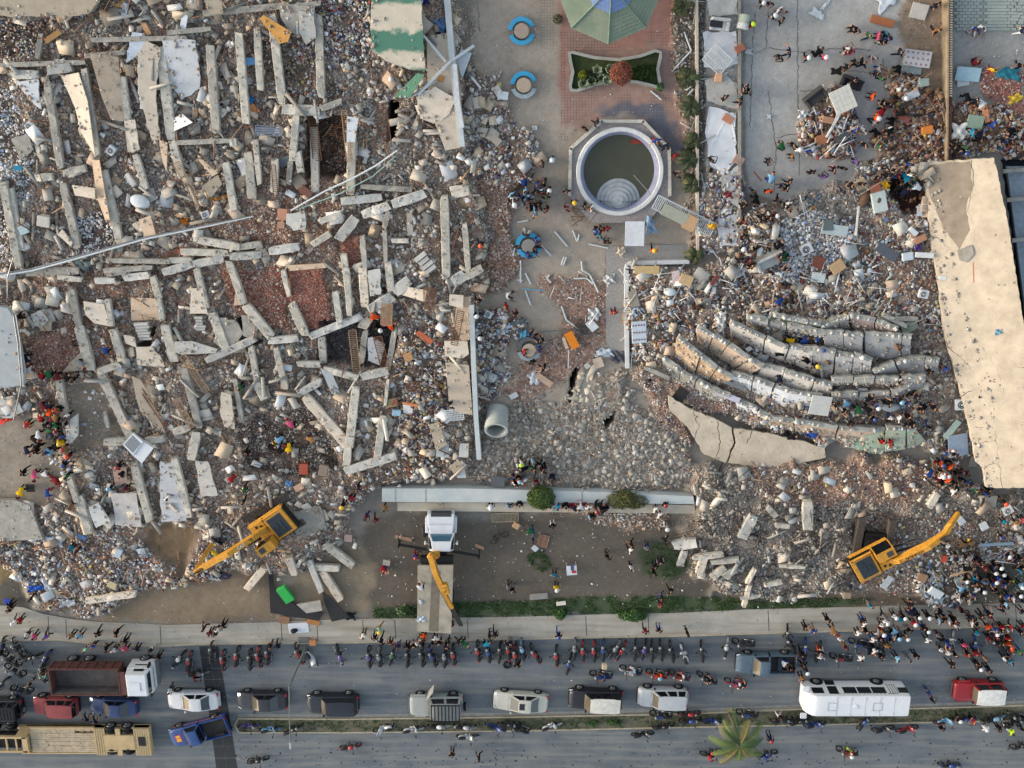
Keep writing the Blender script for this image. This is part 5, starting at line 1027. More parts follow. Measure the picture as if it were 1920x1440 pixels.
for i,(pts,c) in enumerate((([(1040,434),(1064,462)],0),([(1074,432),(1082,452)],0),([(1086,440),(1083,452)],0),([(1103,457),(1140,465)],0),([(1015,460),(1033,479)],0),([(1058,481),(1052,497)],0),([(1062,482),(1056,498)],0),([(1090,490),(1092,507),(1106,515),(1122,548)],0),([(1075,522),(1100,522),(1112,532)],0),([(976,488),(976,530)],0),([(970,525),(980,526)],0),([(985,512),(995,532)],0),([(1030,515),(1026,522),(1033,530)],0),([(962,480),(965,465)],0),([(970,417),(990,413)],0),([(1220,170),(1240,187)],0),([(1283,60),(1296,95),(1264,130)],0),([(1300,167),(1284,185)],0),([(985,545),(995,572)],0),([(1053,574),(1062,600),(1085,617)],0),([(1010,622),(1085,618),(1130,630)],1),([(1045,626),(1110,628)],1),([(1070,600),(1090,598)],1),([(978,541),(1022,545)],2))):
    pole(pts,.06 if c==0 else .035,[M_wp,M_steel,mat('blue_pipe',(90,180,220))][c],['white plastic strip lying','thin grey metal tube lying','bright blue pipe lying'][c]+f' on the plaza near {near(*pts[0])}','plastic_strip' if c==0 else 'metal_tube',['strip','tube','pipe'][c],zs=[.12+.03*c+hz(*q_) for q_ in pts],group='strips and tubes on the plaza')

# chips and dust clods lying on every slab, beam and wall
A=[]
for p_,s0,s1,pl_ in CHIPS:
    n=len(p_)
    if not n: continue
    s=s0+(s1-s0)*rng.random(n)**2.2; pc=np.array([[lin(c)*ALB for c in t] for t in PAL[pl_]+PAL['tan'][:1]+PAL['pale'][:1]]); A.append(pieces('cube',p_+np.stack([np.zeros(n),np.zeros(n),s*.15],-1),s,pc[rng.integers(0,len(pc),n)]*rng.uniform(.8,1.15,(n,1))))
off=0;Vs=[];Fs=[];Cs=[]
for V,F,c in A: Vs.append(V);Fs.append(F+off);Cs.append(c);off+=len(V)
tag(new('surface_chips',npmesh('surface_chips',np.concatenate(Vs),np.concatenate(Fs),np.concatenate(Cs),M_rb)),'small chips and dust clods lying on top of the beams and slabs','rubble',kind='stuff')
# ================= VEHICLES =================
def wheel(par,x,y,r=.32,wd=.2,face=1,rim=True,name='wheel'):
    key=('W',r,wd)
    if key not in MATS:
        t=MB(); t.torus((0,0,0),(0,1,0),r-wd*.38,wd*.42,n=24,m=8,sq=1.15); t.cyl((0,-wd*.42,0),(0,wd*.42,0),r-wd*.4,n=20)
        m=MB(); m.cyl((0,-wd*.45,0),(0,wd*.47,0),r*.56,n=20)
        for k in range(5):
            a=2*math.pi*k/5; m.cyl((0,wd*.5,0),(r*.52*math.cos(a),wd*.5,r*.52*math.sin(a)),r*.07,n=5)
        m.torus((0,wd*.46,0),(0,1,0),r*.56,r*.05,n=20,m=5)
        MATS[key]=(t.mesh('tyre',M_rub,True),m.mesh('rim',[M_rim]))
    tm,rm=MATS[key]; o=new(name,tm,par); o.location=(x,y,r); o.rotation_euler=(0,0,0 if face>0 else math.pi)
    if rim: new('rim',rm,o)
    return o
def lerpP(P_,x): return float(np.interp(x,[p[0] for p in P_],[p[1] for p in P_]))
def loft(mb,xs,wf,zf_,zb=.22,crown=.03,mi=0):
    rings=[]
    for x in xs:
        w=wf(x); z=zf_(x); c=crown
        half=[(0,z+c),(.35*w,z+c*.85),(.68*w,z+c*.45),(.86*w,z-.01),(.95*w,z-.06),(.99*w,z-.16),(1.0*w,(z+zb)*.52),(.985*w,zb+.16),(.93*w,zb)]
        r=[Vector((x,y,h)) for y,h in half]+[Vector((x,-y,h)) for y,h in half[:0:-1]]; rings.append(r)
    k=len(rings[0]); v=[p for r in rings for p in r]; n=len(rings)
    f=[(i*k+j,i*k+(j+1)%k,(i+1)*k+(j+1)%k,(i+1)*k+j) for i in range(n-1) for j in range(k)]
    f+=[tuple(range(k-1,-1,-1)),tuple(range((n-1)*k,n*k))]; mb.add(v,f,mi)
def car(name,px,py,ang,L,W,H,body,label,cat,style='sedan',roofm=None,glassm=None,rack=False,dusty=None):
    root=empty(name,P(px,py,0),R(ang)); hl=L/2; hw=W/2
    bm=paint(body) if isinstance(body,str) else body; rm=roofm or bm
    if style=='sedan': side=[(-hl,.78),(-hl+.1,.94),(-hl*.55,.98),(-.2*hl,.96),(hl*.35,.93),(hl*.85,.76),(hl,.6)]; gb=(-hl*.72,hl*.42); gt=(-hl*.36,hl*.06); belt=.9
    elif style=='suv': side=[(-hl,.95),(-hl+.12,1.02),(0,1.02),(hl*.42,1.02),(hl*.88,.92),(hl,.72)]; gb=(-hl*.97,hl*.45); gt=(-hl*.86,hl*.2); belt=.98
    elif style=='jeep': side=[(-hl,1.0),(0,1.02),(hl*.4,1.06),(hl*.93,1.0),(hl,.85)]; gb=(-hl*.93,hl*.28); gt=(-hl*.9,hl*.18); belt=1.0
    else: side=[(-hl,.95),(-hl+.05,.98),(0,1.0),(hl*.45,1.02),(hl*.88,.95),(hl,.75)]; gb=(-hl*.12,hl*.48); gt=(-hl*.04,hl*.25); belt=.97
    sq=.55 if style=='jeep' else 1
    wf=lambda x: hw*(1-.24*sq*max(0,(abs(x)/hl-.66)/.34)**2.4)*(1-.02*abs(x)/hl) - (.10*sq if abs(x)>hl*.992 else 0)
    xs=sorted(set([-hl,-hl+.03,-hl+.1,-hl+.25]+list(np.linspace(-hl+.4,hl-.4,18))+[hl-.25,hl-.1,hl-.03,hl]))
    mb=MB(); loft(mb,xs,wf,lambda x:lerpP(side,x)); 
    if style=='pickup':   # cut the bed: open box
        mb=MB(); xs1=[x for x in xs if x>=-hl*.12-.05]; loft(mb,xs1,wf,lambda x:lerpP(side,x)); b0=-hl; b1=-hl*.12-.02
        t=.07
        for y0,y1 in ((hw-t,hw),(-hw,-hw+t)): mb.box(b0,b1,y0,y1,.3,1.0)
        mb.box(b0,b0+t,-hw+t,hw-t,.3,.99); mb.box(b0,b1,-hw+.02,hw-.02,.24,.3)
    body_o=mb.build('body',bm,root,smooth=True); 
    for p in body_o.data.polygons: p.use_smooth=True
    md=body_o.modifiers.new('es','EDGE_SPLIT'); md.split_angle=R(38)
    if style=='pickup':
        mb=MB(); mb.box(b0+t,b1,-hw+t,hw-t,.5,.56)
        for k in range(9): y=-hw+.14+k*(W-.28)/8; mb.box(b0+t,b1-.02,y-.02,y+.02,.56,.58)
        for sx in (hl*-.62,): 
            for s in (1,-1): mb.box(sx-.42,sx+.42,s*(hw-t)-(.2 if s>0 else 0),s*(hw-t)+(.2 if s<0 else 0),.56,.8)
        mb.build('bed_liner',mat('bed_liner',(70,66,64),rough=.9,var=.3),root)
    # greenhouse
    wb,wt=hw*.9,hw*(.7 if style=='sedan' else .76); 
    if style=='jeep': wb,wt=hw*.88,hw*.84
    def pane(p4,inset,off):
        c=sum(p4,Vector())/4; n=(p4[1]-p4[0]).cross(p4[3]-p4[0]).normalized()
        if n.dot(c-Vector((sum(gb)/2,0,.9)))<0: n=-n
        return [c+(p-c)*inset+n*off for p in p4],n
    zb_=belt+.0; zt=H-.05
    B=[Vector((gb[1],wb*.93,zb_-.03)),Vector((gb[1],-wb*.93,zb_-.03)),Vector((gb[0],-wb,zb_)),Vector((gb[0],wb,zb_))]
    T=[Vector((gt[1],wt*.95,zt)),Vector((gt[1],-wt*.95,zt)),Vector((gt[0],-wt,zt)),Vector((gt[0],wt,zt))]
    mb=MB(); mb.add(B+T,[(0,1,5,4),(1,2,6,5),(2,3,7,6),(3,0,4,7)]); mb.build('pillars',bm,root)
    mb=MB(); n=8; v=[]
    for i in range(n+1):
        t=i/n; x=gt[0]-.05+(gt[1]-gt[0]+.1)*t; e=1-(abs(2*t-1))**4*.1
        for j in range(n+1):
            s=2*j/n-1; y=wt*1.02*s*e; z=zt+.05*(1-s*s)*(1-(2*t-1)**4)+.01; v.append(Vector((x,y,z)))
    f=[(i*(n+1)+j,(i+1)*(n+1)+j,(i+1)*(n+1)+j+1,i*(n+1)+j+1) for i in range(n) for j in range(n)]
    m_=(n+1)**2; bd=[i for i in range(n+1)]+[i*(n+1)+n for i in range(1,n+1)]+[n*(n+1)+i for i in range(n-1,-1,-1)]+[i*(n+1) for i in range(n-1,0,-1)]
    v2=[v[i]-Vector((0,0,.07)) for i in bd]; v+=v2
    f+=[(bd[k],bd[(k+1)%len(bd)],m_+(k+1)%len(bd),m_+k) for k in range(len(bd))]
    mb.add(v,f); ro=mb.build('roof',rm,root,smooth=True); md=ro.modifiers.new('es','EDGE_SPLIT'); md.split_angle=R(40)
    gl=glassm or M_shield
    def gp(nm,p4,m,ins=.9):
        q_,n_=pane(p4,ins,.008); mb=MB(); mb.add(q_,[(0,1,2,3)]); return mb.build(nm,m,root)
    gp('windshield',[B[0],B[1],T[1],T[0]],gl); 
    gp('rear_window',[B[2],B[3],T[3],T[2]],M_glass)
    for s in (0,1):
        b0,b1,t0,t1=(B[3],B[0],T[3],T[0]) if s==0 else (B[2],B[1],T[2],T[1])
        cuts=[.04,.5,.97] if style!='suv' else [.03,.3,.62,.97]
        if style=='pickup' : cuts=[.06,.96]
        for c0,c1 in zip(cuts[:-1],cuts[1:]):
            p4=[b0.lerp(b1,c0+.015),b0.lerp(b1,c1-.015),t0.lerp(t1,c1-.015),t0.lerp(t1,c0+.015)]; gp('side_window',p4,M_glass,.88)
    # wheels
    r=.33 if style=='sedan' else .38; wx=hl*.62
    for sx in (1,-1):
        for sy in (1,-1):
            wheel(root,sx*wx,sy*(hw-.08),r,.22,sy)
            mb=MB(); mb.cyl((sx*wx,sy*(hw-.12),r),(sx*wx,sy*(hw+.004),r),r*1.13,n=22); mb.build('wheel_arch',M_blk,root)
    for s in (1,-1):
        mb=MB(); mb.add([Vector((hl-.03,s*hw*.86,.55)),Vector((hl-.32,s*hw*.93,.68)),Vector((hl-.34,s*hw*.7,.79)),Vector((hl-.06,s*hw*.56,.68))],[(0,1,2,3),(3,2,1,0)]); o=mb.build('headlight',M_lampw,root); o.location.z=.02; o.location.x=.02
        mb=MB(); mb.box(-hl-.015,-hl+.1,s*hw*.74-.12,s*hw*.74+.12,.7,.9); mb.build('taillight',M_lampr,root)
        mb=MB(); mb.box(gb[1]-.28,gb[1]-.12,s*(hw+.02) if s>0 else s*(hw+.2),s*(hw+.2) if s>0 else s*(hw+.02),belt-.02,belt+.12,tap=.02); mb.build('mirror',M_blk if style!='sedan' else bm,root)
    mb=MB(); mb.box(hl-.02,hl+.04,-hw*.8,hw*.8,.28,.5); mb.build('front_bumper',M_blk,root)
    mb=MB(); mb.box(-hl-.05,-hl+.02,-hw*.8,hw*.8,.3,.52); mb.build('rear_bumper',M_blk if style!='sedan' else bm,root)
    # panel seams
    mb=MB(); hx0=gb[1]+.05; z=lerpP(side,hx0)
    for x in (hx0,): mb.box(x-.008,x+.008,-wf(x)*.8,wf(x)*.8,lerpP(side,x)-.02,lerpP(side,x)+.028)
    mb.build('hood_seam',M_blk,root)
    if style=='jeep':
        mb=MB(); mb.box(hl+.05,hl+.16,-hw*.85,hw*.85,.5,.66); mb.cyl((hl,.3,.58),(hl+.1,.3,.58),.04); mb.cyl((hl,-.3,.58),(hl+.1,-.3,.58),.04); mb.build('bull_bar',M_steel,root)
        for sx in (1,-1):
            for sy in (1,-1):
                mb=MB(); mb.box(sx*wx-.5,sx*wx+.5,sy*hw-.02 if sy>0 else sy*hw-.16,sy*hw+.16 if sy>0 else sy*hw+.02,.8,.86); mb.build('fender_flare',bm if sx>0 else M_blk,root)
    if style in('jeep',) or rack:
        w_=wheel(root,0,0,r,.24,1,name='spare_wheel'); w_.location=(-hl-.16,0,.95); w_.rotation_euler=(0,0,math.pi/2)
    if rack:
        mb=MB(); z=zt+.16
        for k in range(9): y=-0; x=gt[0]+.05+k*(gt[1]-gt[0]-.1)/8; mb.box(x-.05,x+.05,-wt*.98,wt*.98,z,z+.04)
        for s in (1,-1): mb.box(gt[0],gt[1],s*wt*.98-.03,s*wt*.98+.03,z-.03,z+.07)
        for s in (1,-1):
            for x in (gt[0]+.1,gt[1]-.1): mb.box(x-.03,x+.03,s*wt*.8-.03,s*wt*.8+.03,zt,z)
        mb.build('roof_rack',M_blk,root)
    tag(root,label,cat,None,px=(px,py)); return root
def cy(top,W): # ground pixel row of the centre of a car whose far wheels touch at row top
    w0=P(960,top,0).y; return top+ (W/2)/(abs(P(960,top+10,0).y-w0)/10)
def place(x0,x1,top,W): return (x0+x1)/2, cy(top,W)
def vcar(name,x0,x1,top,L,W,H,ang,body,label,cat,**k):
    px,py=place(x0,x1,top,W); xc=P((x0+x1)/2,py,.7).x; c=P(px,py,0); k0=toPx(xc,c.y,0); return car(name,k0[0],k0[1],ang,L*.965,W*.97,H,body,label,cat,**k)
dust=mat('dusty_red_paint',(150,70,74),rough=.7,var=.12,scale=2,bump=0)
vcar('dark_suv',-48,38,1301,4.3,1.8,1.75,180,'d','dark grey SUV with a roof rack cut by the left edge','car',style='suv',rack=True)
vcar('red_suv',62,145,1298,3.9,1.7,1.65,178,dust,'dusty red SUV parked below the brown dump truck','car',style='suv')
vcar('blue_sedan',165,258,1300,4.2,1.7,1.45,178,mat('navy_car_paint',(44,64,112),rough=.35,var=.08,bump=0,spec=.5),'navy blue sedan half under the dump truck','car')
vcar('white_sedan',313,410,1288,4.5,1.75,1.45,180,'w','white sedan standing at the left end of the car row','car')
vcar('dark_sedan',443,539,1289,4.35,1.75,1.45,180,mat('charcoal_paint',(48,48,56),rough=.35,var=.08,bump=0,spec=.5),'charcoal sedan with red tail lamp right of the drain grates','car')
vcar('dark_crossover',574,673,1293,4.5,1.85,1.62,180,mat('midnight_paint',(36,40,52),rough=.35,var=.08,bump=0,spec=.5),'near-black crossover with a pale front bumper trim','car',style='suv')
rk=vcar('rack_jeep',764,873,1294,4.7,1.95,1.85,180,mat('stone_grey_paint',(168,172,170),rough=.45,var=.06,bump=0),'stone grey jeep with a black roof rack and open door','car',style='jeep',rack=True)
mb=MB(); mb.box(0,.95,-.03,.03,.35,1.5); d=mb.build('open_door',mat('stone_grey_paint',(168,172,170)),rk); d.location=(.75,-.98,0); d.rotation_euler=(0,0,R(-125))
bs_=vcar('beige_sedan',922,1030,1290,4.8,1.8,1.45,176,mat('beige_paint',(206,204,192),rough=.4,var=.05,bump=0,spec=.5),'beige sedan with an open sunroof, ahead of the black SUV','car')
mb=MB(); mb.box(-.35,.1,-.3,.3,1.405,1.47); mb.build('sunroof',M_glass,bs_)
vcar('black_suv',1066,1168,1284,4.7,1.9,1.8,178,mat('black_car_paint',(34,34,40),rough=.35,var=.08,bump=0,spec=.5),'black SUV with a dusty white roof','car',style='suv',roofm=mat('dusty_white_roof',(222,220,212),rough=.6))
vcar('silver_suv',1196,1290,1281,4.4,1.8,1.7,179,'s','silver SUV parked right of the black and white SUV','car',style='suv')
pk=vcar('grey_pickup',1378,1496,1217,5.2,1.85,1.7,180,mat('grey_blue_paint',(88,108,126),rough=.55,var=.2,scale=1.5,bump=0),'worn grey-blue pickup with people at its open bed','pickup truck',style='pickup')
mb=MB(); mb.box(-1.35,-.95,-.6,.6,.56,.85); mb.build('bench_box',mat('dark_blue_box',(50,60,76)),pk)
bp_=car('blue_pickup',378,1362,196,5.2,1.85,1.7,mat('royal_blue_paint',(42,76,140),rough=.4,var=.1,bump=0,spec=.5),'royal blue pickup with a pink and yellow hood emblem, parked askew','pickup truck',style='pickup')
mb=MB(); mb.box(1.55,2.05,-.35,.35,1.03,1.045); e1=mb.build('hood_emblem',mat('pink_decal',(216,70,130)),bp_)
mb=MB(); mb.box(1.62,1.98,.02,.3,1.046,1.05); mb.box(1.62,1.98,-.28,-.08,1.046,1.05); mb.build('emblem_letters',mat('yellow_decal',(240,200,50)),e1)
mb=MB(); mb.box(-2.4,2.2,-.935,-.93,.62,.68); mb.build('side_stripe',mat('orange_stripe',(226,120,80)),bp_)
rj=vcar('red_jeep',1782,1886,1268,4.3,1.8,1.9,180,'r','red jeep with a white hard top and spare wheel','car',style='jeep',roofm=mat('cream_hardtop',(232,232,228),rough=.5))
# bus
def bus():
    x0,x1,top,W,L,H=1499,1706,1271,2.1,8.55,2.65; px,py=place(x0,x1,top,W); c=P(px,py,0); xc=P((x0+x1)/2,py,1.4).x; root=empty('minibus',(xc,c.y,0),math.pi)
    # local +x = front (picture left); far side of the picture top is local -y
    hl,hw=L/2,W/2; mw=mat('bus_white',(234,238,244),rough=.4,var=.05,bump=0); mb=MB()
    xs=[-hl,-hl+.05,-hl+.2]+list(np.linspace(-hl+.5,hl-.9,14))+[hl-.6,hl-.3,hl-.1,hl]
    rings=[]
    for x in xs:
        e=max(0,(x-(hl-.9))/.9); zt=H-.75*e**2.2; w=hw*(1-.06*e*e)*(1-.03*max(0,(-hl+.25-x)/.25)); 
        half=[(0,zt),(.5*w,zt-.01),(.8*w,zt-.03),(.92*w,zt-.09),(.955*w,zt-.2),(w,1.1),(w,.6),(.96*w,.34)]
        rings.append([Vector((x,y,z)) for y,z in half]+[Vector((x,-y,z)) for y,z in half[:0:-1]])
    k=len(rings[0]); v=[p for r in rings for p in r]; n=len(rings)
    mb.add(v,[(i*k+j,i*k+(j+1)%k,(i+1)*k+(j+1)%k,(i+1)*k+j) for i in range(n-1) for j in range(k)]+[tuple(range(k-1,-1,-1)),tuple(range((n-1)*k,n*k))])
    o=mb.build('body',mw,root,smooth=True); md=o.modifiers.new('es','EDGE_SPLIT'); md.split_angle=R(35)
    for s in (-1,1):
        def q4(xa,xb,za,zb_,off=.012): 
            yy=lambda z: hw*(1-(z-1.1)/(H-1.3)*.045) if z>1.1 else hw
            return [Vector((xa,s*(yy(za)+off),za)),Vector((xb,s*(yy(za)+off),za)),Vector((xb,s*(yy(zb_)+off),zb_)),Vector((xa,s*(yy(zb_)+off),zb_))]
        for xa,xb in ((-2.45,-1.3),(-1.2,-.1),(0,1.1)): mb=MB(); mb.add(q4(xa,xb,1.35,2.2),[(0,1,2,3)]); mb.build('side_window',M_glass,root)
        mb=MB(); mb.add(q4(2.75,3.7,1.4,2.2),[(0,1,2,3)]); mb.build('driver_window',M_glass,root)
        mb=MB(); mb.add(q4(1.55,2.35,.4,2.3,.014),[(0,1,2,3)]); mb.build('door',M_blk,root)
        mb=MB(); mb.add(q4(-4.3,-3.5,1.4,2.15),[(0,1,2,3)]); r_=mb.build('rear_side_window',M_glass,root)
        mb=MB(); mb.add(q4(-3.4,-2.6,.95,2.25,.016),[(0,1,2,3)]); mb.build('vent_panel',mat('vent_frame',(60,64,68)),root)
        mb=MB()
        for kx in range(4): mb.add(q4(-3.34+kx*.2,-3.2+kx*.2,1.0,2.2,.02),[(0,1,2,3)])
        mb.build('vent_slat',mw,root)
        mb=MB()
        for kx in range(15): mb.add(q4(-3.0+kx*.34,-2.84+kx*.34,2.27,2.33,.02),[(0,1,2,3)])
        mb.build('side_lettering',mat('green_lettering',(70,110,100)),root)
        mb=MB(); mb.add(q4(-4.1,-3.7,1.6,1.95,.016),[(0,1,2,3)]); 
        mb=MB(); mb.box(hl-.25,hl+.25,s*(hw+.02) if s>0 else s*(hw+.5),s*(hw+.5) if s>0 else s*(hw+.02),1.9,2.05); mb.build('mirror_arm',mw,root)
        for x in (3.0,-2.1): wheel(root,x,s*(hw-.12),.44,.28,s); mb=MB(); mb.cyl((x,s*(hw-.2),.5),(x,s*(hw+.006),.5),.56,n=24); mb.build('wheel_arch',M_blk,root)
    mb=MB(); mb.add([Vector((hl-.62,.95,2.42)),Vector((hl-.62,-.95,2.42)),Vector((hl+.015,-.9,1.5)),Vector((hl+.015,.9,1.5))],[(0,1,2,3)]); mb.build('windshield',M_shield,root)
    mb=MB()
    for xc_ in (2.15,-1.6):
        for a,b,c_,d_ in ((xc_-.35,xc_+.35,-.38,-.35),(xc_-.35,xc_+.35,.35,.38),(xc_-.38,xc_-.35,-.38,.38),(xc_+.35,xc_+.38,-.38,.38)): mb.box(a,b,c_,d_,H-.02,H+.025)
    mb.build('roof_hatch',mat('hatch_grey',(190,192,188)),root); mb=MB(); mb.cyl((.2,0,H-.02),(.2,0,H+.05),.18,n=20); mb.build('roof_vent',mw,root)
    mb=MB()
    for x in (-3,-1.8,-.6,.6,1.8): mb.box(x-.01,x+.01,-hw*.85,hw*.85,H-.03,H+.006)
    mb.build('roof_seam',mat('seam_grey',(196,198,200)),root)
    tag(root,'white passenger minibus standing beside the median strip','bus',px=(1600,1310)); return root
bus()
# dump truck
def dump():
    px,py=place(90,297,1226,2.5); c=P(px,py,0); xc=P(193,1250,1.8).x; root=empty('dump_truck',(xc,c.y,0),0); mr=mat('dark_red_rust',(98,62,58),rough=.8,var=.2,scale=2); mi_=mat('worn_bed_steel',(98,92,92),rough=.7,var=.35,scale=1.2)
    mb=MB(); mb.box(-4.4,3.6,-.45,.45,.7,1.0); mb.build('chassis',M_blk,root)
    mb=MB(); 
    for s in (1,-1):
        mb.box(-4.4,1.5,s*1.25-(.08 if s>0 else 0),s*1.25+(.08 if s<0 else 0),1.1,2.35)
        for k in range(9): x=-4.3+k*.72; mb.box(x,x+.08,s*1.25-(0 if s>0 else .07),s*1.25+(.07 if s>0 else 0),1.12,2.3)
        for z in (1.3,1.75,2.2): mb.box(-4.4,1.5,s*1.25-(0 if s>0 else .05),s*1.25+(.05 if s>0 else 0),z,z+.09)
    mb.box(-4.4,-4.3,-1.17,1.17,1.1,2.3); mb.box(1.42,1.5,-1.17,1.17,1.1,2.55); mb.box(1.5,2.0,-1.1,1.1,2.45,2.52); mb.build('bed_wall',mr,root)
    mb=MB(); mb.box(-4.3,1.42,-1.17,1.17,1.1,1.2); mb.box(-4.3,1.42,-1.17,-1.1,1.2,2.2); mb.build('bed_floor',mi_,root)
    mb=MB(); mb.box(2.05,4.05,-1.2,1.2,.6,2.1); mb.box(2.05,3.95,-1.12,1.12,2.1,2.85,tap=.12); cb_=mb.build('cab',M_white,root,bevel=.07)
    mb=MB(); mb.add([Vector((4.065,1.0,1.55)),Vector((4.065,-1.0,1.55)),Vector((3.9,-.95,2.62)),Vector((3.9,.95,2.62))],[(0,1,2,3)]); mb.build('windshield',M_glass,root)
    mb=MB(); mb.box(4.06,4.2,-1.15,1.15,.5,1.0); mb.build('front_bumper',mat('dull_grey',(120,124,128)),root)
    for s in (1,-1):
        mb=MB(); mb.add([Vector((2.6,s*1.215,1.5)),Vector((3.6,s*1.215,1.5)),Vector((3.5,s*1.13,2.4)),Vector((2.7,s*1.13,2.4))],[(0,1,2,3)]); mb.build('side_window',M_glass,root)
        mb=MB(); mb.box(3.8,3.95,s*1.25 if s>0 else s*1.5,s*1.5 if s>0 else s*1.25,1.6,2.2); mb.build('mirror',M_blk,root)
        for x in (3.1,-1.6,-3.0): wheel(root,x,s*(1.08),.52,.34,s)
    mb=MB(); mb.box(2.5,3.3,-.5,.3,2.86,2.9); mb.build('roof_hatch',M_white,root)
    tag(root,'dump truck with an empty dark red bed and white cab','truck',px=(190,1262)); return root
dump()
# low trailer
def lowboy():
    c=P(150,1376,0); root=empty('lowbed_trailer',c,R(0)); s=scl(1376,0.9); X=lambda px: (px-150)*s*1.0
    my=mat('ochre_yellow_steel',(202,176,132),rough=.7,var=.16,scale=1.2); mwd=mat('pale_worn_planks',(196,178,152),rough=.95,var=.25,scale=2,bump=.4); hw=1.35
    mb=MB(); mb.box(X(58),X(200),-hw,hw,.55,.75); mb.box(X(45),X(290),hw-.16,hw,.5,.98); mb.box(X(45),X(200),-hw,-hw+.12,.5,.96); mb.build('side_beam',my,root)
    mb=MB(); n=11
    for k in range(n):
        y=-hw+.16+k*(2*hw-.34)/n; w_=(2*hw-.34)/n-.02; x=X(66)
        while x<X(192):
            l=random.uniform(.9,2.6); e=min(x+l,X(194))
            if not (k in (9,) and x>X(120)) and random.random()>.06: mb.box(x,e-.02,y,y+w_,.84+random.uniform(0,.04),.9+random.uniform(0,.05))
            x=e
    mb.build('deck_plank',mwd,root)
    mb=MB(); 
    for x in np.arange(X(70),X(190),.55): mb.box(x,x+.08,-hw+.12,hw-.16,.72,.8)
    mb.build('cross_member',M_blk,root)
    mb=MB(); mb.box(X(188),X(208),-hw,hw,.7,1.12); mb.box(X(208),X(226),-.1-.9,.75,.9,1.16)
    mb.box(X(205),X(262),-.75,.7,.85,1.2); mb.box(X(228),X(237),-hw,hw,.8,1.18); mb.box(X(262),X(292),-hw,hw,.62,1.15); mb.build('rear_deck',my,root)
    mb=MB(); 
    for x in np.arange(X(263),X(291),.2): mb.box(x,x+.05,-hw,hw,1.15,1.18)
    for x in np.arange(X(189),X(207),.2): mb.box(x,x+.05,-hw,hw,1.12,1.15)
    mb.build('tread_bar',mat('ochre_bright',(212,188,146),rough=.7),root)
    mb=MB(); mb.box(X(270),X(283),-.35,.55,1.186,1.195); mb.build('deck_hole',M_blk,root)
    mb=MB(); mb.box(X(-60),X(60),hw-.95,hw-.75,1.0,1.25); mb.box(X(-60),X(60),-hw+.35,-hw+.5,1.0,1.25); mb.box(X(52),X(62),-hw+.3,hw-.8,.6,1.25)
    for x in (-40,-20,0,20,38): mb.box(X(x),X(x)+.12,-hw+.5,hw-.95,1.0,1.15)
    mb.add([Vector((X(40),hw-.75,1.25)),Vector((X(62),hw-.75,1.25)),Vector((X(66),hw,.98)),Vector((X(50),hw,.98))],[(0,1,2,3),(3,2,1,0)])
    mb.build('gooseneck',my,root)
    mb=MB(); mb.box(X(-60),X(48),-.5,.6,.4,.7); mb.box(X(-60),X(45),-hw+.6,hw-1.0,.85,.9); mb.build('tractor_frame',M_blk,root)
    for x in (217,248):
        for y in (hw-.05,hw-.42,-hw+.2,-hw+.55): wheel(root,X(x),y,.52,.3,1 if y>0 else -1).location.z=.72
    for x in (-2,28):
        for y in (hw+.1,hw-.28): wheel(root,X(x),y,.5,.3,1)
    tag(root,'yellow lowbed trailer with a worn plank deck','trailer',px=(150,1380))
lowboy()
# ---- lettering ----
def lettering(s,size,m,par,loc,rz=0,tilt=0):
    cu=bpy.data.curves.new('lettering','FONT'); cu.body=s; cu.size=size; cu.extrude=.004; cu.align_x='CENTER'; cu.align_y='CENTER'; cu.offset=size*.02
    t=bpy.data.objects.new('t',cu); C.objects.link(t); cu.materials.append(m); dg=bpy.context.evaluated_depsgraph_get(); dg.update(); me=bpy.data.meshes.new_from_object(t.evaluated_get(dg)); bpy.data.objects.remove(t); o=new('lettering',me,par); o.location=loc; return o
# ---- excavators ----
def track(root,y,L,w_=.55,h=.75):
    mb=MB(); n=26; prof=[]
    for k in range(9): a=-math.pi/2+math.pi*k/8; prof.append((L/2-h/2+h/2*math.cos(a),h/2+h/2*math.sin(a)))
    for k in range(9): a=math.pi/2+math.pi*k/8; prof.append((-L/2+h/2+h/2*math.cos(a),h/2+h/2*math.sin(a)))
    k=len(prof); v=[Vector((x,y-w_/2,z)) for x,z in prof]+[Vector((x,y+w_/2,z)) for x,z in prof]
    mb.add(v,[(i,(i+1)%k,k+(i+1)%k,k+i) for i in range(k)]+[tuple(range(k-1,-1,-1)),tuple(range(k,2*k))])
    for x in np.arange(-L/2+.2,L/2-.1,.19): mb.box(x,x+.06,y-w_/2-.02,y+w_/2+.02,h-.005,h+.05)
    return mb.build('track',mat('track_steel',(92,84,78),rough=.8,var=.25,scale=5),root)
def boombar(mb,pts,wd,hs,mi=0):
    rings=[]
    for i,p in enumerate(pts):
        a=pts[max(0,i-1)];b=pts[min(len(pts)-1,i+1)]; d=(b-a).normalized(); Y=Vector((-d.y,d.x,0)).normalized(); Zv=d.cross(Y); Zv=Zv if Zv.z>0 else -Zv; h=hs[i]
        rings.append([p+Y*wd/2+Zv*h/2,p-Y*wd/2+Zv*h/2,p-Y*wd/2-Zv*h/2,p+Y*wd/2-Zv*h/2])
    v=[q_ for r in rings for q_ in r]; n=len(rings)
    mb.add(v,[(4*i+j,4*i+(j+1)%4,4*(i+1)+(j+1)%4,4*(i+1)+j) for i in range(n-1) for j in range(4)]+[(3,2,1,0),(4*n-4,4*n-3,4*n-2,4*n-1)],mi)
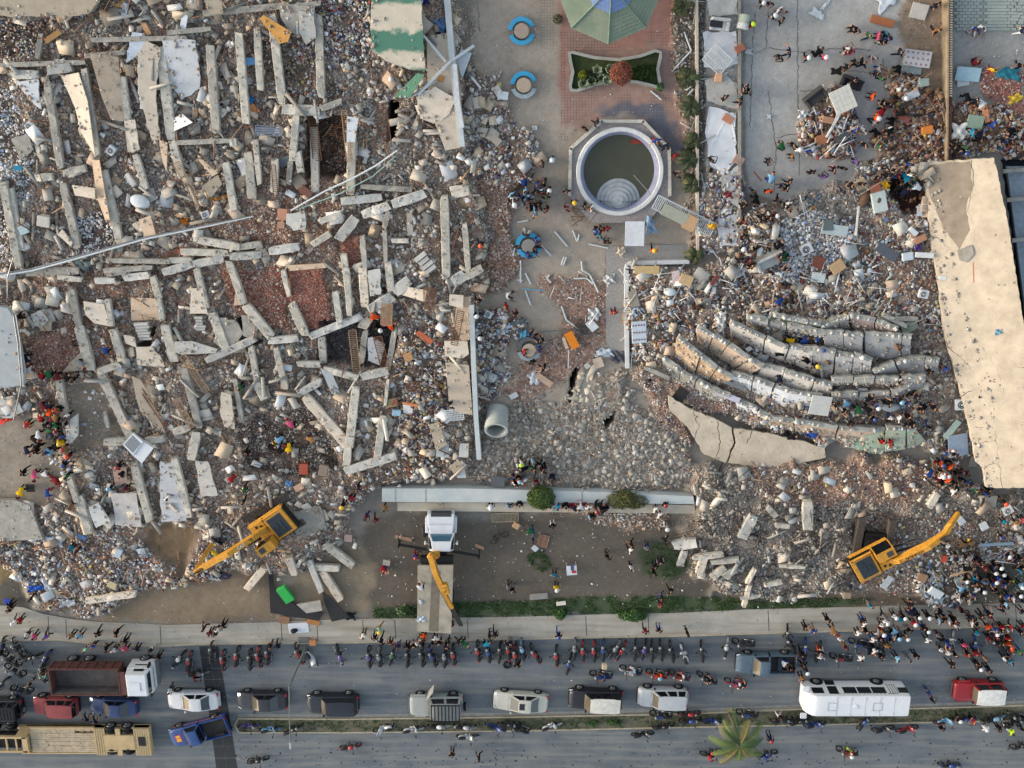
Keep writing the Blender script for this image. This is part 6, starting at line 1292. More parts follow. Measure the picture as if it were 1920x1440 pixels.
def excavator(px,py,ang,tang,label,word,boom,stick,bucket,zb):
    c=P(px,py,0); root=empty('excavator',(c.x,c.y,zb),0); tr=empty('undercarriage',(0,0,0)); tr.parent=root; tr.rotation_euler=(0,0,R(tang-0))
    mb=MB(); mb.box(-1.1,1.1,-.8,.8,.35,.75); mb.cyl((0,0,.7),(0,0,1.0),.75,n=24)
    bpy.data.objects.remove(tr); tr=mb.build('undercarriage',M_blk,root); tr.rotation_euler=(0,0,R(tang)); tr.location=(-.1,.75,0) if tang>60 else (.1,.35,0); track(tr,1.25,4.6); track(tr,-1.25,4.6)
    hs=empty('x',(0,0,0)); bpy.data.objects.remove(hs)
    mb=MB(); out=[(-2.1,-1.1),(-1.9,-1.3),(1.5,-1.3),(1.5,-.35),(1.1,-.3),(1.1,.4),(1.5,.45),(1.5,1.3),(-1.9,1.3),(-2.1,1.1),(-2.2,0)]
    mb.prism([Vector((x,y,1.45)) for x,y in out],.42); mb.box(-2.15,-.1,-1.22,1.22,1.45,1.95,tap=.06); mb.box(-.1,1.3,-1.25,-.4,1.45,1.85,tap=.05)
    o=mb.build('upper_body',M_yel,root,bevel=.04); rz=R(ang); o.rotation_euler=(0,0,rz); o.scale=(.95,.9,1); H=o
    mb=MB(); mb.box(-1.75,-.35,-.95,.95,1.952,2.0,tap=.05); mb.box(-1.4,-1.1,-.3,.2,2.0,2.04); mb.box(-1.0,-.7,-.3,.2,2.0,2.04); mb.box(-1.4,-1.2,.4,.7,2.0,2.04); mb.build('engine_cover',mat('dark_slate_cover',(46,56,66),rough=.6,var=.1),H)
    mb=MB(); mb.box(-2.24,-2.13,-1.2,1.2,1.1,1.8); mb.box(-2.1,-.2,1.225,1.25,1.2,1.75); mb.build('counterweight_trim',M_blk,H)
    mb=MB(); mb.box(-.05,1.55,.42,1.3,2.85,2.93); mb.box(-.05,.0,.42,1.3,1.45,2.85); 
    for x,y in ((1.5,.44),(1.5,1.28),(.0,1.28)): mb.box(x-.04,x+.04,y-.04,y+.04,1.45,2.86)
    cab=mb.build('cab',M_yel,H); mb=MB(); mb.box(.02,1.48,.46,1.26,1.45,2.84); mb.build('cab_glass',M_glass,cab); mb=MB(); mb.box(.8,1.35,.6,1.1,2.932,2.945); mb.build('roof_window',mat('skylight',(70,72,76)),cab)
    mb=MB()
    for y in (-1.2,1.2):
        for x in (-.1,-2.0): mb.cyl((x,y,1.9),(x,y,2.15),.025,n=5)
        mb.cyl((-.1,y,2.15),(-2.0,y,2.15),.025,n=5)
    mb.build('handrail',M_blk,H)
    inv=Matrix.Diagonal((1/.95,1/.9,1,1))@Matrix.Rotation(-rz,4,'Z')
    def loc(p): q_=P(*p)-Vector((c.x,c.y,zb)); return inv@q_
    B=[loc(p) for p in boom]; mb=MB(); n=len(B); boombar(mb,B,.46,[.5]+[.72]*(n-2)+[.45]); bo=mb.build('boom',M_yel,H,bevel=.02)
    mb=MB()
    m0=(B[0]+B[1])/2
    for s in (1,-1):
        Y=Vector((0,s*.34,0)); mb.cyl(Vector((1.3,s*.3,1.3)),(B[0]*.35+B[-1]*.65)+Y*.6-Vector((0,0,.1)),.09); 
    mb.cyl((B[0]*.55+B[-1]*.45)+Vector((0,0,.5)),B[-1]+Vector((0,0,.42)),.08); mb.build('hydraulic_cylinder',M_blk,H)
    mb=MB()
    for q_ in range(4):
        y_=-.16+q_*.1; pts=[B[0].lerp(B[1],t)+Vector((0,y_,.42+.05*math.sin(t*9+q_))) for t in (.1,.4,.7,1)]+[B[1].lerp(B[-1],t)+Vector((0,y_*.8,.42+.04*math.sin(t*7+q_))) for t in (.3,.6,.95)]; mb.tube(pts,.022,5)
    for x_,y_ in ((-.3,-.7),(.3,-.75),(.7,-.9),(1.0,-.6)): mb.box(x_-.09,x_+.09,y_-.12,y_+.12,1.84,1.9)
    mb.build('hose',M_blk,H)
    Sx=[loc(p) for p in stick]; mb=MB(); boombar(mb,Sx,.36,[.55]+[.5]*(len(Sx)-2)+[.3]); mb.build('stick',M_yel,H,bevel=.02)
    if bucket:
        bo_=MB(); q_=loc(bucket); 
        pr_=[(-.55,.35),(-.6,-.25),(-.3,-.6),(.2,-.62),(.55,-.35)]
        v=[Vector((x,s*.6,z)) for s in (-1,1) for x,z in pr_]; k=5
        bo_.add(v,[(i,i+1,k+i+1,k+i) for i in range(4)]+[(0,1,2,3,4),(9,8,7,6,5)]); 
        for t in range(5): y=-.52+t*.26; bo_.box(.5,.8,y-.05,y+.05,-.4,-.3)
        b=bo_.build('bucket',mat('dark_bucket_steel',(52,54,58),rough=.6,var=.3,scale=4),H); b.location=q_; b.rotation_euler=(0,R(20),R(195)); md=b.modifiers.new('s','SOLIDIFY'); md.thickness=.06
    t_,fl=word
    p0=B[1]; p1=B[2]; md_=(p0+p1)/2; dd=(p1-p0); az=math.atan2(dd.y,dd.x); el=math.atan2(dd.z,dd.xy.length)
    cu=lettering(t_,.36,M_blk if t_[0]=='H' else M_white,bo,(0,0,0)); Yv=Vector((-dd.y,dd.x,0)).normalized()
    X=dd.normalized()*fl; Yl=Yv*fl; Zl=X.cross(Yl).normalized(); M=Matrix((X,Yl,Zl)).transposed().to_4x4(); M.translation=md_+Zl*.375; cu.matrix_local=M
    tag(root,label,'excavator',px=(px,py)); return root
excavator(517,972,215,30,'yellow excavator with its bucket curled back, working in the left ruins',('CAT',-1),[(497,990,2.2),(474,1008,3.6),(430,1036,4.2),(366,1072,3.4)],[(366,1072,3.4),(384,1040,2.6),(398,1020,1.8)],(414,1004,1.0),.5)
excavator(1632,1032,211,86,'yellow excavator with a long raised boom on the right rubble heap',('HYUNDAI',1),[(1652,1047,2.3),(1690,1052,3.6),(1745,1024,4.6),(1772,1004,4.4)],[(1768,1004,4.4),(1780,985,4.2),(1796,962,3.2)],None,.6) if False else excavator(1628,1026,31,86,'yellow excavator with a long raised boom on the right rubble heap',('HYUNDAI',-1),[(1652,1046,2.3),(1686,1049,3.5),(1742,1022,4.3),(1774,1000,4.2)],[(1768,1006,4.2),(1782,984,4.0),(1797,962,3.0)],None,.6)
# ---- crane truck ----
def crane():
    c=P(822,1045,0); root=empty('crane_truck',c,0)
    def L(px,py,z): return P(px,py,z)-c
    def box4(mb,pts,z,h,tap=0): mb.prism([L(x,y,z) for x,y in pts],h)
    mb=MB(); box4(mb,[(806,975),(838,975),(838,1180),(806,1180)],.85,.25); mb.build('chassis',M_blk,root)
    mb=MB(); box4(mb,[(801,964),(852,964),(851,985),(802,985)],1.45,.9); box4(mb,[(803,985),(851,985),(848,1003),(806,1003)],1.62,1.0); box4(mb,[(797,972),(803,970),(804,1000),(797,1000)],1.05,.5); box4(mb,[(850,970),(857,972),(856,1000),(849,1000)],1.05,.5); mb.build('hood',M_white,root,bevel=.06)
    mb=MB(); box4(mb,[(808,962),(846,962),(846,969),(808,969)],1.47,.5); mb.build('grille',mat('dark_grille',(64,66,72),var=.4,scale=12),root)
    mb=MB(); 
    b=[L(803,1000,1.6),L(852,1000,1.6),L(850,1032,1.6),L(805,1032,1.6)]; t=[L(809,1016,2.4),L(846,1016,2.4),L(844,1034,2.5),L(811,1034,2.5)]
    lo=[p-Vector((0,0,1.0)) for p in b]; mb.add(b+t+lo,[(4,5,6,7),(0,1,5,4),(1,2,6,5),(2,3,7,6),(3,0,4,7),(0,8,9,1),(1,9,10,2),(2,10,11,3),(3,11,8,0)]); mb.build('cab',M_white,root)
    cc=(b[0]+b[1]+t[0]+t[1])/4; n_=Vector((0,.5,.8)).normalized()
    mb=MB(); mb.add([cc+(p-cc)*.86+n_*.02 for p in (b[0],b[1],t[1],t[0])],[(0,1,2,3)]); mb.build('windshield',mat('blue_windshield',(70,110,136),rough=.08,var=0,spec=1),root)
    for i,j in ((1,2),(3,0)):
        q_=[b[i],b[j],t[j],t[i]]; cc=sum(q_,Vector())/4; nn=Vector((1 if i==1 else -1,0,.3)).normalized(); mb=MB(); mb.add([cc+(p-cc)*.75+nn*.02 for p in q_],[(0,1,2,3)]); mb.build('side_window',M_glass,root)
        mb=MB(); mb.cyl(cc+nn*.1,cc+nn*.45+Vector((0,.2,0)),.03); mb.cyl(cc+nn*.42+Vector((0,.2,-.2)),cc+nn*.42+Vector((0,.2,.25)),.07); mb.build('mirror',M_white,root)
    for x in (-1,1):
        wheel(root,x*1.0,2.6,.5,.3,1 ).rotation_euler=(0,0,R(90))
        for y in (-3.2,-4.4): wheel(root,x*1.0,y,.5,.5,1).rotation_euler=(0,0,R(90))
    mb=MB(); box4(mb,[(783,1060),(850,1060),(846,1188),(782,1184)],1.25,.2); mb.build('flatbed',mat('worn_flatbed',(176,168,152),rough=.9,var=.25,scale=.9),root)
    mb=MB(); box4(mb,[(810,1070),(826,1070),(822,1184),(804,1184)],1.256,.004); mb.build('dirt_stain',mat('brown_stain',(128,118,104)),root)
    mb=MB(); box4(mb,[(790,1042),(850,1042),(850,1060),(790,1060)],1.0,.2); box4(mb,[(788,1046),(806,1046),(806,1056),(788,1056)],1.5,.5); mb.build('crane_deck',M_blk,root)
    mb=MB(); 
    for pts in ([(800,1030),(748,1021)],[(848,1034),(898,1042)]):
        a=L(*pts[0],.9); d_=L(*pts[1],.9); mb.cyl(a,d_,.13,n=4); e=L(*pts[1],.9)-Vector((0,0,.0)); mb.cyl(e+Vector((0,.0,.5)),e-Vector((0,0,.85)),.08); mb.cyl(e+Vector((0,.65,.1)),e,.06)
    mb.build('outrigger',M_blk,root)
    for s,(x,y) in ((0,(757,1007)),(1,(899,1023))):
        m2=MB(); m2.prism([P(x-16+8*s,y-4,.1),P(x+16-7*s,y+3,.1),P(x+15-7*s,y+9,.1),P(x-17+8*s,y+2,.1)],.08); o=m2.build('wooden_pad',mat('pinkish_plywood',(190,150,126))); tag(o,['pinkish board under the left outrigger of the crane truck','pinkish board under the right outrigger of the crane truck'][s],'board',px=(x,y))
    mb=MB(); mb.cyl(L(817,1040,.8),L(817,1040,2.3),.35,n=16); B=[L(819,1036,2.4),L(808,1042,3.0),L(812,1056,3.4)]; boombar(mb,B,.5,[.6,.7,.6]); boombar(mb,[L(808,1042,3.1),L(818,1078,3.7),L(832,1108,3.9)],.42,[.7,.55,.45]); boombar(mb,[L(822,1098,3.9),L(836,1096,3.9),L(840,1112,3.8)],.3,[.4,.5,.4]); boombar(mb,[L(826,1100,3.9),L(848,1140,3.6)],.3,[.35,.3]); mb.build('crane_arm',M_yel,root,bevel=.02)
    mb=MB(); 
    for d_ in (0,4,8): boombar(mb,[L(824+d_,1104,3.7),L(862+d_*.6,1173,3.1)],.13,[.16,.16])
    mb.build('telescopic_bars',mat('dark_bars',(52,48,44),rough=.6,var=.3),root)
    tag(root,'white crane truck with a yellow folding arm and grey flatbed','truck',px=(822,1040))
crane()
# ================= MOTORCYCLES =================
def moto_meshes():
    D={}
    t=MB(); t.torus((0,0,0),(0,1,0),.26,.055,n=22,m=7); D['tyre']=t.mesh('tyre',M_rub,True)
    r=MB(); r.torus((0,0,0),(0,1,0),.2,.016,n=18,m=4); r.cyl((0,-.05,0),(0,.05,0),.045)
    for k in range(8): a=2*math.pi*k/8; r.cyl((0,0,0),(.2*math.cos(a),0,.2*math.sin(a)),.007,n=3)
    D['rim']=r.mesh('rim',M_steel)
    f=MB(); f.cyl((-.62,0,.32),(-.15,0,.5),.035); f.cyl((-.15,0,.5),(.42,0,.85),.035); f.cyl((-.15,0,.35),(.2,0,.4),.04); f.cyl((.2,0,.4),(.42,0,.85),.03); f.box(-.15,.25,-.11,.11,.28,.58,tap=.03); f.cyl((.05,-.16,.4),(.05,.16,.4),.08); f.cyl((-.35,.1,.33),(-.62,.09,.33),.03); f.box(-.1,.0,-.3,.3,.28,.31); D['engine']=f.mesh('engine',mat('engine_metal',(72,72,76),rough=.5,var=.3,scale=14,metal=.3))
    k=MB(); k.cyl((.68,.06,.31),(.42,.06,.95),.025); k.cyl((.68,-.06,.31),(.42,-.06,.95),.025); D['fork']=k.mesh('fork',M_steel)
    # tank as a lofted blob
    def blob(xs,ws,z0,z1):
        mb=MB(); n=10; v=[]
        for x,w_,a,b in zip(xs,ws,z0,z1):
            for j in range(n): t=2*math.pi*j/n; v.append(Vector((x,w_*math.cos(t),(a+b)/2+(b-a)/2*math.sin(t))))
        m=len(xs); mb.add(v,[(i*n+j,i*n+(j+1)%n,(i+1)*n+(j+1)%n,(i+1)*n+j) for i in range(m-1) for j in range(n)]+[tuple(range(n-1,-1,-1)),tuple(range((m-1)*n,m*n))]); return mb
    D['tank']=blob([-.12,-.02,.15,.32,.42],[.06,.13,.16,.14,.05],[.68,.62,.62,.68,.76],[.8,.9,.95,.94,.86]).mesh('fuel_tank',paint('k'),True)
    D['seat']=blob([-.72,-.66,-.4,-.15,-.08],[.05,.11,.13,.1,.05],[.74,.72,.68,.67,.7],[.82,.84,.82,.8,.78]).mesh('seat',mat('black_seat',(30,30,34),rough=.6,var=.15,scale=9),True)
    D['tail']=blob([-.86,-.8,-.6,-.35],[.03,.09,.11,.1],[.7,.64,.6,.58],[.8,.79,.74,.7]).mesh('tail_panel',paint('k'),True)
    fd=MB(); 
    for c,rr in (((.68,0,.31),.36),):
        pts=[Vector((c[0]+rr*math.cos(a),0,c[2]+rr*math.sin(a))) for a in np.linspace(R(25),R(150),9)]
        for a,b in zip(pts[:-1],pts[1:]): fd.add([a+Vector((0,.07,0)),b+Vector((0,.07,0)),b-Vector((0,.07,0)),a-Vector((0,.07,0))],[(0,1,2,3),(3,2,1,0)])
    D['fender']=fd.mesh('front_fender',paint('k'))
    h=MB(); h.tube([Vector((.3,-.36,1.04)),Vector((.4,-.18,1.02)),Vector((.42,0,.98)),Vector((.4,.18,1.02)),Vector((.3,.36,1.04))],.018,5); h.cyl((.3,-.36,1.04),(.26,-.27,1.03),.028); h.cyl((.3,.36,1.04),(.26,.27,1.03),.028)
    for s in (1,-1): h.cyl((.38,s*.2,1.02),(.36,s*.3,1.22),.01,n=4); h.cyl((.35,s*.33,1.22),(.37,s*.33,1.23),.06,n=10)
    D['bar']=h.mesh('handlebar',M_blk)
    l=blob([.42,.46,.56,.58],[.05,.1,.1,.08],[.84,.8,.8,.83],[.98,1.02,1.0,.97]); D['lamp']=l.mesh('headlight',mat('lamp_cowl',(150,156,160),rough=.2,var=0),True)
    e=MB(); e.cyl((.0,-.16,.3),(-.6,-.18,.36),.045); e.cyl((-.6,-.18,.36),(-.78,-.19,.4),.055); D['exhaust']=e.mesh('exhaust',M_steel,True)
    # scooter shell
    s=blob([-.72,-.6,-.3,-.1],[.05,.16,.18,.12],[.5,.36,.34,.36],[.72,.74,.72,.62]); 
    for p in ((.22,.5),): s.add([Vector((.2,.2,.3)),Vector((.2,-.2,.3)),Vector((.48,-.17,.95)),Vector((.48,.17,.95)),Vector((.14,.2,.3)),Vector((.14,-.2,.3)),Vector((.4,-.17,.95)),Vector((.4,.17,.95))],[(0,1,2,3),(7,6,5,4),(0,3,7,4),(1,5,6,2),(3,2,6,7)])
    s.box(-.2,.2,-.16,.16,.28,.33); D['shell']=s.mesh('body_shell',paint('k'),True)
    return D
MM=moto_meshes()
def moto(px,py,ang,col,kind='m',label=None,lean=None,z=None):
    zz=hz(px,py) if z is None else z
    c=P(px,py,zz+.35); c.z=zz; root=empty('motorcycle' if kind!='s' else 'motor_scooter',c,0)
    lean=random.uniform(8,15) if lean is None else lean; root.scale=(1.06,1.22,1.06); root.rotation_euler=(Matrix.Rotation(R(ang),4,'Z')@Matrix.Rotation(R(-lean),4,'X')).to_euler()
    def part(nm,me,m=None,loc=(0,0,0),par=None):
        o=new(nm,me,par or root); o.location=loc
        if m: o.material_slots[0].link='OBJECT'; o.material_slots[0].material=m
        return o
    for x,nm in ((.68,'front_wheel'),(-.62,'rear_wheel')): w_=part(nm,MM['tyre'],None,(x,0,.31)); part('rim',MM['rim'],None,(0,0,0),w_)
    pm=paint(col); part('handlebar',MM['bar']); part('fork',MM['fork']); part('seat',MM['seat'])
    if kind=='s': part('body_shell',MM['shell'],pm); part('front_fender',MM['fender'],pm)
    else:
        part('engine',MM['engine']); part('fuel_tank',MM['tank'],pm); part('tail_panel',MM['tail'],pm if random.random()<.6 else paint('k')); part('front_fender',MM['fender'],pm if random.random()<.6 else paint('k')); part('exhaust',MM['exhaust'])
    part('headlight',MM['lamp'])
    a=ang%360; d='front wheel up' if 50<a<130 else ('facing right' if a<=50 or a>=310 else ('facing left' if 130<=a<230 else 'front wheel down'))
    nm='motorcycle' if kind!='s' else 'scooter'
    lb=f'{CW[col]} {nm} {d} {wh(px,py)}'
    if len(lb.split())>13: lb=lb.replace(' '+d,'')
    tag(root,lb,nm,'motorcycles parked along the street',px=(px,py)); return root
def wh(px,py):
    if py>1374: s='on the lower road'
    elif py>1342: s='on the median'
    elif py>1300: s='by the upper kerb'
    elif py>1196: s='on the upper road'
    elif py>1140: s='on the pavement'
    else: return 'near '+near(px,py)
    return s+' near '+near(px,py)
MO='''38,1213,115,k 24,1233,140,k 30,1255,150,e 42,1291,170,n 5,1284,45,n 8,1212,70,v 88,1236,60,b 86,1258,95,k 339,1236,55,w 358,1240,80,r 373,1262,10,e 423,1238,88,r 447,1231,80,r 472,1236,88,k 490,1231,95,r 506,1227,85,m
564,1224,110,r 582,1233,-60,w,s 635,1226,-75,v 467,1361,8,v,s 507,1367,8,c,s 551,1367,30,k 484,1424,10,k 695,1231,94,v 715,1231,92,e 738,1229,75,g 768,1231,88,k 795,1229,95,d 814,1229,110,b 838,1231,88,e 854,1227,95,r 900,1220,97,r 918,1222,98,b 939,1222,88,k 957,1218,95,r
719,1363,200,w,s 773,1367,10,w,s 822,1361,2,w 871,1362,-5,s 927,1364,-20,b,s 953,1357,0,k 876,1382,0,w,s 657,1400,10,r 970,1227,95,r 983,1216,100,c 1006,1224,120,r 975,1361,160,k 1033,1362,20,w,s 1047,1229,95,r 1069,1244,80,b 1080,1216,90,e 1095,1220,94,r 1117,1220,95,r 1133,1218,92,b 1153,1216,60,e 1165,1220,65,r 1192,1218,90,k 1208,1218,80,v
1224,1220,95,k 1241,1218,100,k 1262,1220,105,k 1285,1225,110,w,s 1128,1262,175,b 1184,1253,170,w 1233,1260,170,o 1275,1262,165,r 1240,1337,175,b 1243,1362,10,k 1204,1377,8,k,s 1291,1338,5,r 1293,1351,10,b 1333,1353,0,b,s 1402,1334,175,b 1318,1220,100,k 1363,1213,85,s 1395,1201,175,k 1484,1204,120,k 1511,1216,92,b 1327,1268,155,k 1380,1277,170,p 1578,1229,175,r 1464,1349,10,k 1527,1358,10,b,s 1498,1351,20,k 1333,1411,10,r 1436,1413,10,b 1589,1405,170,r
1535,1222,80,d 1613,1202,170,b 1634,1214,-20,k 1650,1218,-80,k 1787,1202,92,w,s 1828,1208,100,b 1869,1203,140,k 1889,1209,-80,o 1655,1367,10,d,s 1700,1368,15,r,s 1771,1353,10,c,s 1807,1347,5,b 1862,1347,20,c 1909,1340,160,k 1778,1434,0,b 1913,1396,20,k 1620,1353,60,b 1478,1190,95,k 1900,1355,30,k 60,1232,20,k 400,1222,85,k'''
for s in MO.split():
    p=s.split(','); moto(float(p[0]),float(p[1]),float(p[2]),p[3],p[4] if len(p)>4 else 'm')
# the dirt bike in the lawn edge and the bicycle
def bicycle(px,py,ang):
    c=P(px,py,hz(px,py)); root=empty('bicycle',c,0); root.rotation_euler=(Matrix.Rotation(R(ang),4,'Z')@Matrix.Rotation(R(-62),4,'X')).to_euler()
    for x,nm in ((.52,'front_wheel'),(-.52,'rear_wheel')):
        t=MB(); t.torus((0,0,0),(0,1,0),.33,.022,n=24,m=6)
        for k in range(10): a=2*math.pi*k/10; t.cyl((0,0,0),(.32*math.cos(a),0,.32*math.sin(a)),.004,n=3)
        o=t.build(nm,M_rub,root); o.location=(x,0,.35)
    f=MB(); 
    for a,b in (((-.52,0,.35),(-.1,0,.32)),((-.1,0,.32),(-.2,0,.8)),((-.52,0,.35),(-.2,0,.78)),((-.1,0,.32),(.36,0,.72)),((-.2,0,.75),(.34,0,.82)),((.34,0,.9),(.52,0,.35))): f.cyl(a,b,.022,n=6)
    f.build('bicycle_frame',paint('k'),root); h=MB(); h.cyl((.34,-.28,.95),(.34,.28,.95),.015); h.build('handlebar',M_blk,root); s=MB(); s.box(-.32,-.1,-.06,.06,.84,.88); s.build('seat',M_blk,root)
    tag(root,'black bicycle lying on the dark lawn right of the crane truck','bicycle',px=(px,py))
bicycle(941,1012,35)
# ================= PEOPLE =================
def pose_def(ps):
    J={}; 
    def put(**k): J.update({a:Vector(b) for a,b in k.items()})
    put(pel=(0,0,.95),spi=(0,0,1.14),che=(0,0,1.34),nek=(0,0,1.47),hd0=(.02,0,1.55),hd1=(.03,0,1.63),hd2=(.02,0,1.70))
    up=Vector((0,0,1)); fw=Vector((1,0,0))
    for s,n in ((1,'L'),(-1,'R')):
        put(**{'sh'+n:(0,.18*s,1.40),'el'+n:(-.02,.25*s,1.13),'wr'+n:(.06,.25*s,.89),'pa'+n:(.09,.25*s,.82),'hi'+n:(0,.09*s,.90),'kn'+n:(.02,.11*s,.50),'an'+n:(-.02,.12*s,.08),'to'+n:(.15,.13*s,.035)})
    if ps=='walk': put(knL=(.16,.1,.52),anL=(.2,.1,.1),toL=(.36,.1,.06),knR=(-.04,-.1,.5),anR=(-.27,-.1,.14),toR=(-.13,-.1,.04),elL=(-.12,.24,1.15),wrL=(-.14,.25,.9),paL=(-.14,.25,.83),elR=(.08,-.25,1.15),wrR=(.24,-.22,.98),paR=(.3,-.22,.94))
    if ps=='phone': put(elR=(.1,-.26,1.2),wrR=(.3,-.1,1.32),paR=(.34,-.06,1.36),elL=(.06,.27,1.16),wrL=(.26,.1,1.2),paL=(.31,.05,1.22))
    if ps=='reach': put(elR=(.2,-.2,1.3),wrR=(.42,-.15,1.2),paR=(.49,-.14,1.17),elL=(.14,.22,1.22),wrL=(.36,.16,1.1),paL=(.43,.14,1.07),anL=(.14,.13,.09),toL=(.3,.13,.04),knL=(.14,.12,.5))
    if ps in('bend','dig'):
        put(pel=(-.14,0,.88),spi=(.02,0,1.02),che=(.22,0,1.1),nek=(.36,0,1.12),hd0=(.44,0,1.12),hd1=(.51,0,1.1),hd2=(.57,0,1.07)); up=Vector((.9,0,-.35)); fw=Vector((-.35,0,-.9))
        for s,n in ((1,'L'),(-1,'R')): put(**{'sh'+n:(.26,.18*s,1.09),'el'+n:(.34,.24*s,.83),'wr'+n:(.44,.18*s,.6),'pa'+n:(.47,.16*s,.54),'hi'+n:(-.13,.09*s,.85),'kn'+n:(.04,.14*s,.47),'an'+n:(-.06,.15*s,.08),'to'+n:(.1,.17*s,.035)})
    if ps=='squat':
        put(pel=(-.18,0,.34),spi=(-.1,0,.5),che=(.02,0,.68),nek=(.1,0,.8),hd0=(.15,0,.87),hd1=(.18,0,.94),hd2=(.18,0,1.01))
        for s,n in ((1,'L'),(-1,'R')): put(**{'sh'+n:(.04,.18*s,.74),'el'+n:(.22,.2*s,.55),'wr'+n:(.38,.12*s,.5),'pa'+n:(.44,.1*s,.48),'hi'+n:(-.14,.1*s,.33),'kn'+n:(.24,.17*s,.48),'an'+n:(-.02,.15*s,.08),'to'+n:(.13,.17*s,.035)})
    if ps in('ride','sit'):
        dz=0 if ps=='ride' else -.36; 
        put(pel=(-.2,0,.86+dz),spi=(-.18,0,1.03+dz),che=(-.12,0,1.22+dz),nek=(-.07,0,1.35+dz),hd0=(-.04,0,1.43+dz),hd1=(-.02,0,1.5+dz),hd2=(-.03,0,1.57+dz))
        for s,n in ((1,'L'),(-1,'R')): put(**{'sh'+n:(-.12,.18*s,1.28+dz),'el'+n:(.06,.26*s,1.1+dz),'wr'+n:(.28,.3*s,1.04+dz),'pa'+n:(.34,.3*s,1.05+dz),'hi'+n:(-.17,.1*s,.82+dz),'kn'+n:(.22,.2*s,.68+dz*.6),'an'+n:(.08,.22*s,.32 if ps=='ride' else .1),'to'+n:(.24,.23*s,.27 if ps=='ride' else .05)})
    if ps=='climb': put(knL=(.3,.14,.66),anL=(.26,.15,.3),toL=(.42,.15,.27),knR=(-.02,-.12,.5),anR=(-.2,-.12,.1),toR=(-.05,-.13,.04),elL=(.1,.34,1.24),wrL=(.26,.44,1.1),paL=(.31,.47,1.06),elR=(.02,-.36,1.22),wrR=(.16,-.52,1.12),paR=(.2,-.58,1.1),che=(.06,0,1.33),nek=(.1,0,1.45),hd0=(.14,0,1.52),hd1=(.17,0,1.59),hd2=(.18,0,1.66))
    return J,up,fw
RAD={'pel':(.14,.1),'spi':(.125,.095),'che':(.16,.11),'nek':(.055,.055),'hd0':(.075,.08),'hd1':(.085,.095),'hd2':(.05,.055),'sh':(.065,.06),'el':(.045,.045),'wr':(.028,.032),'pa':(.038,.018),'hi':(.092,.095),'kn':(.06,.06),'an':(.042,.042),'to':(.04,.028)}
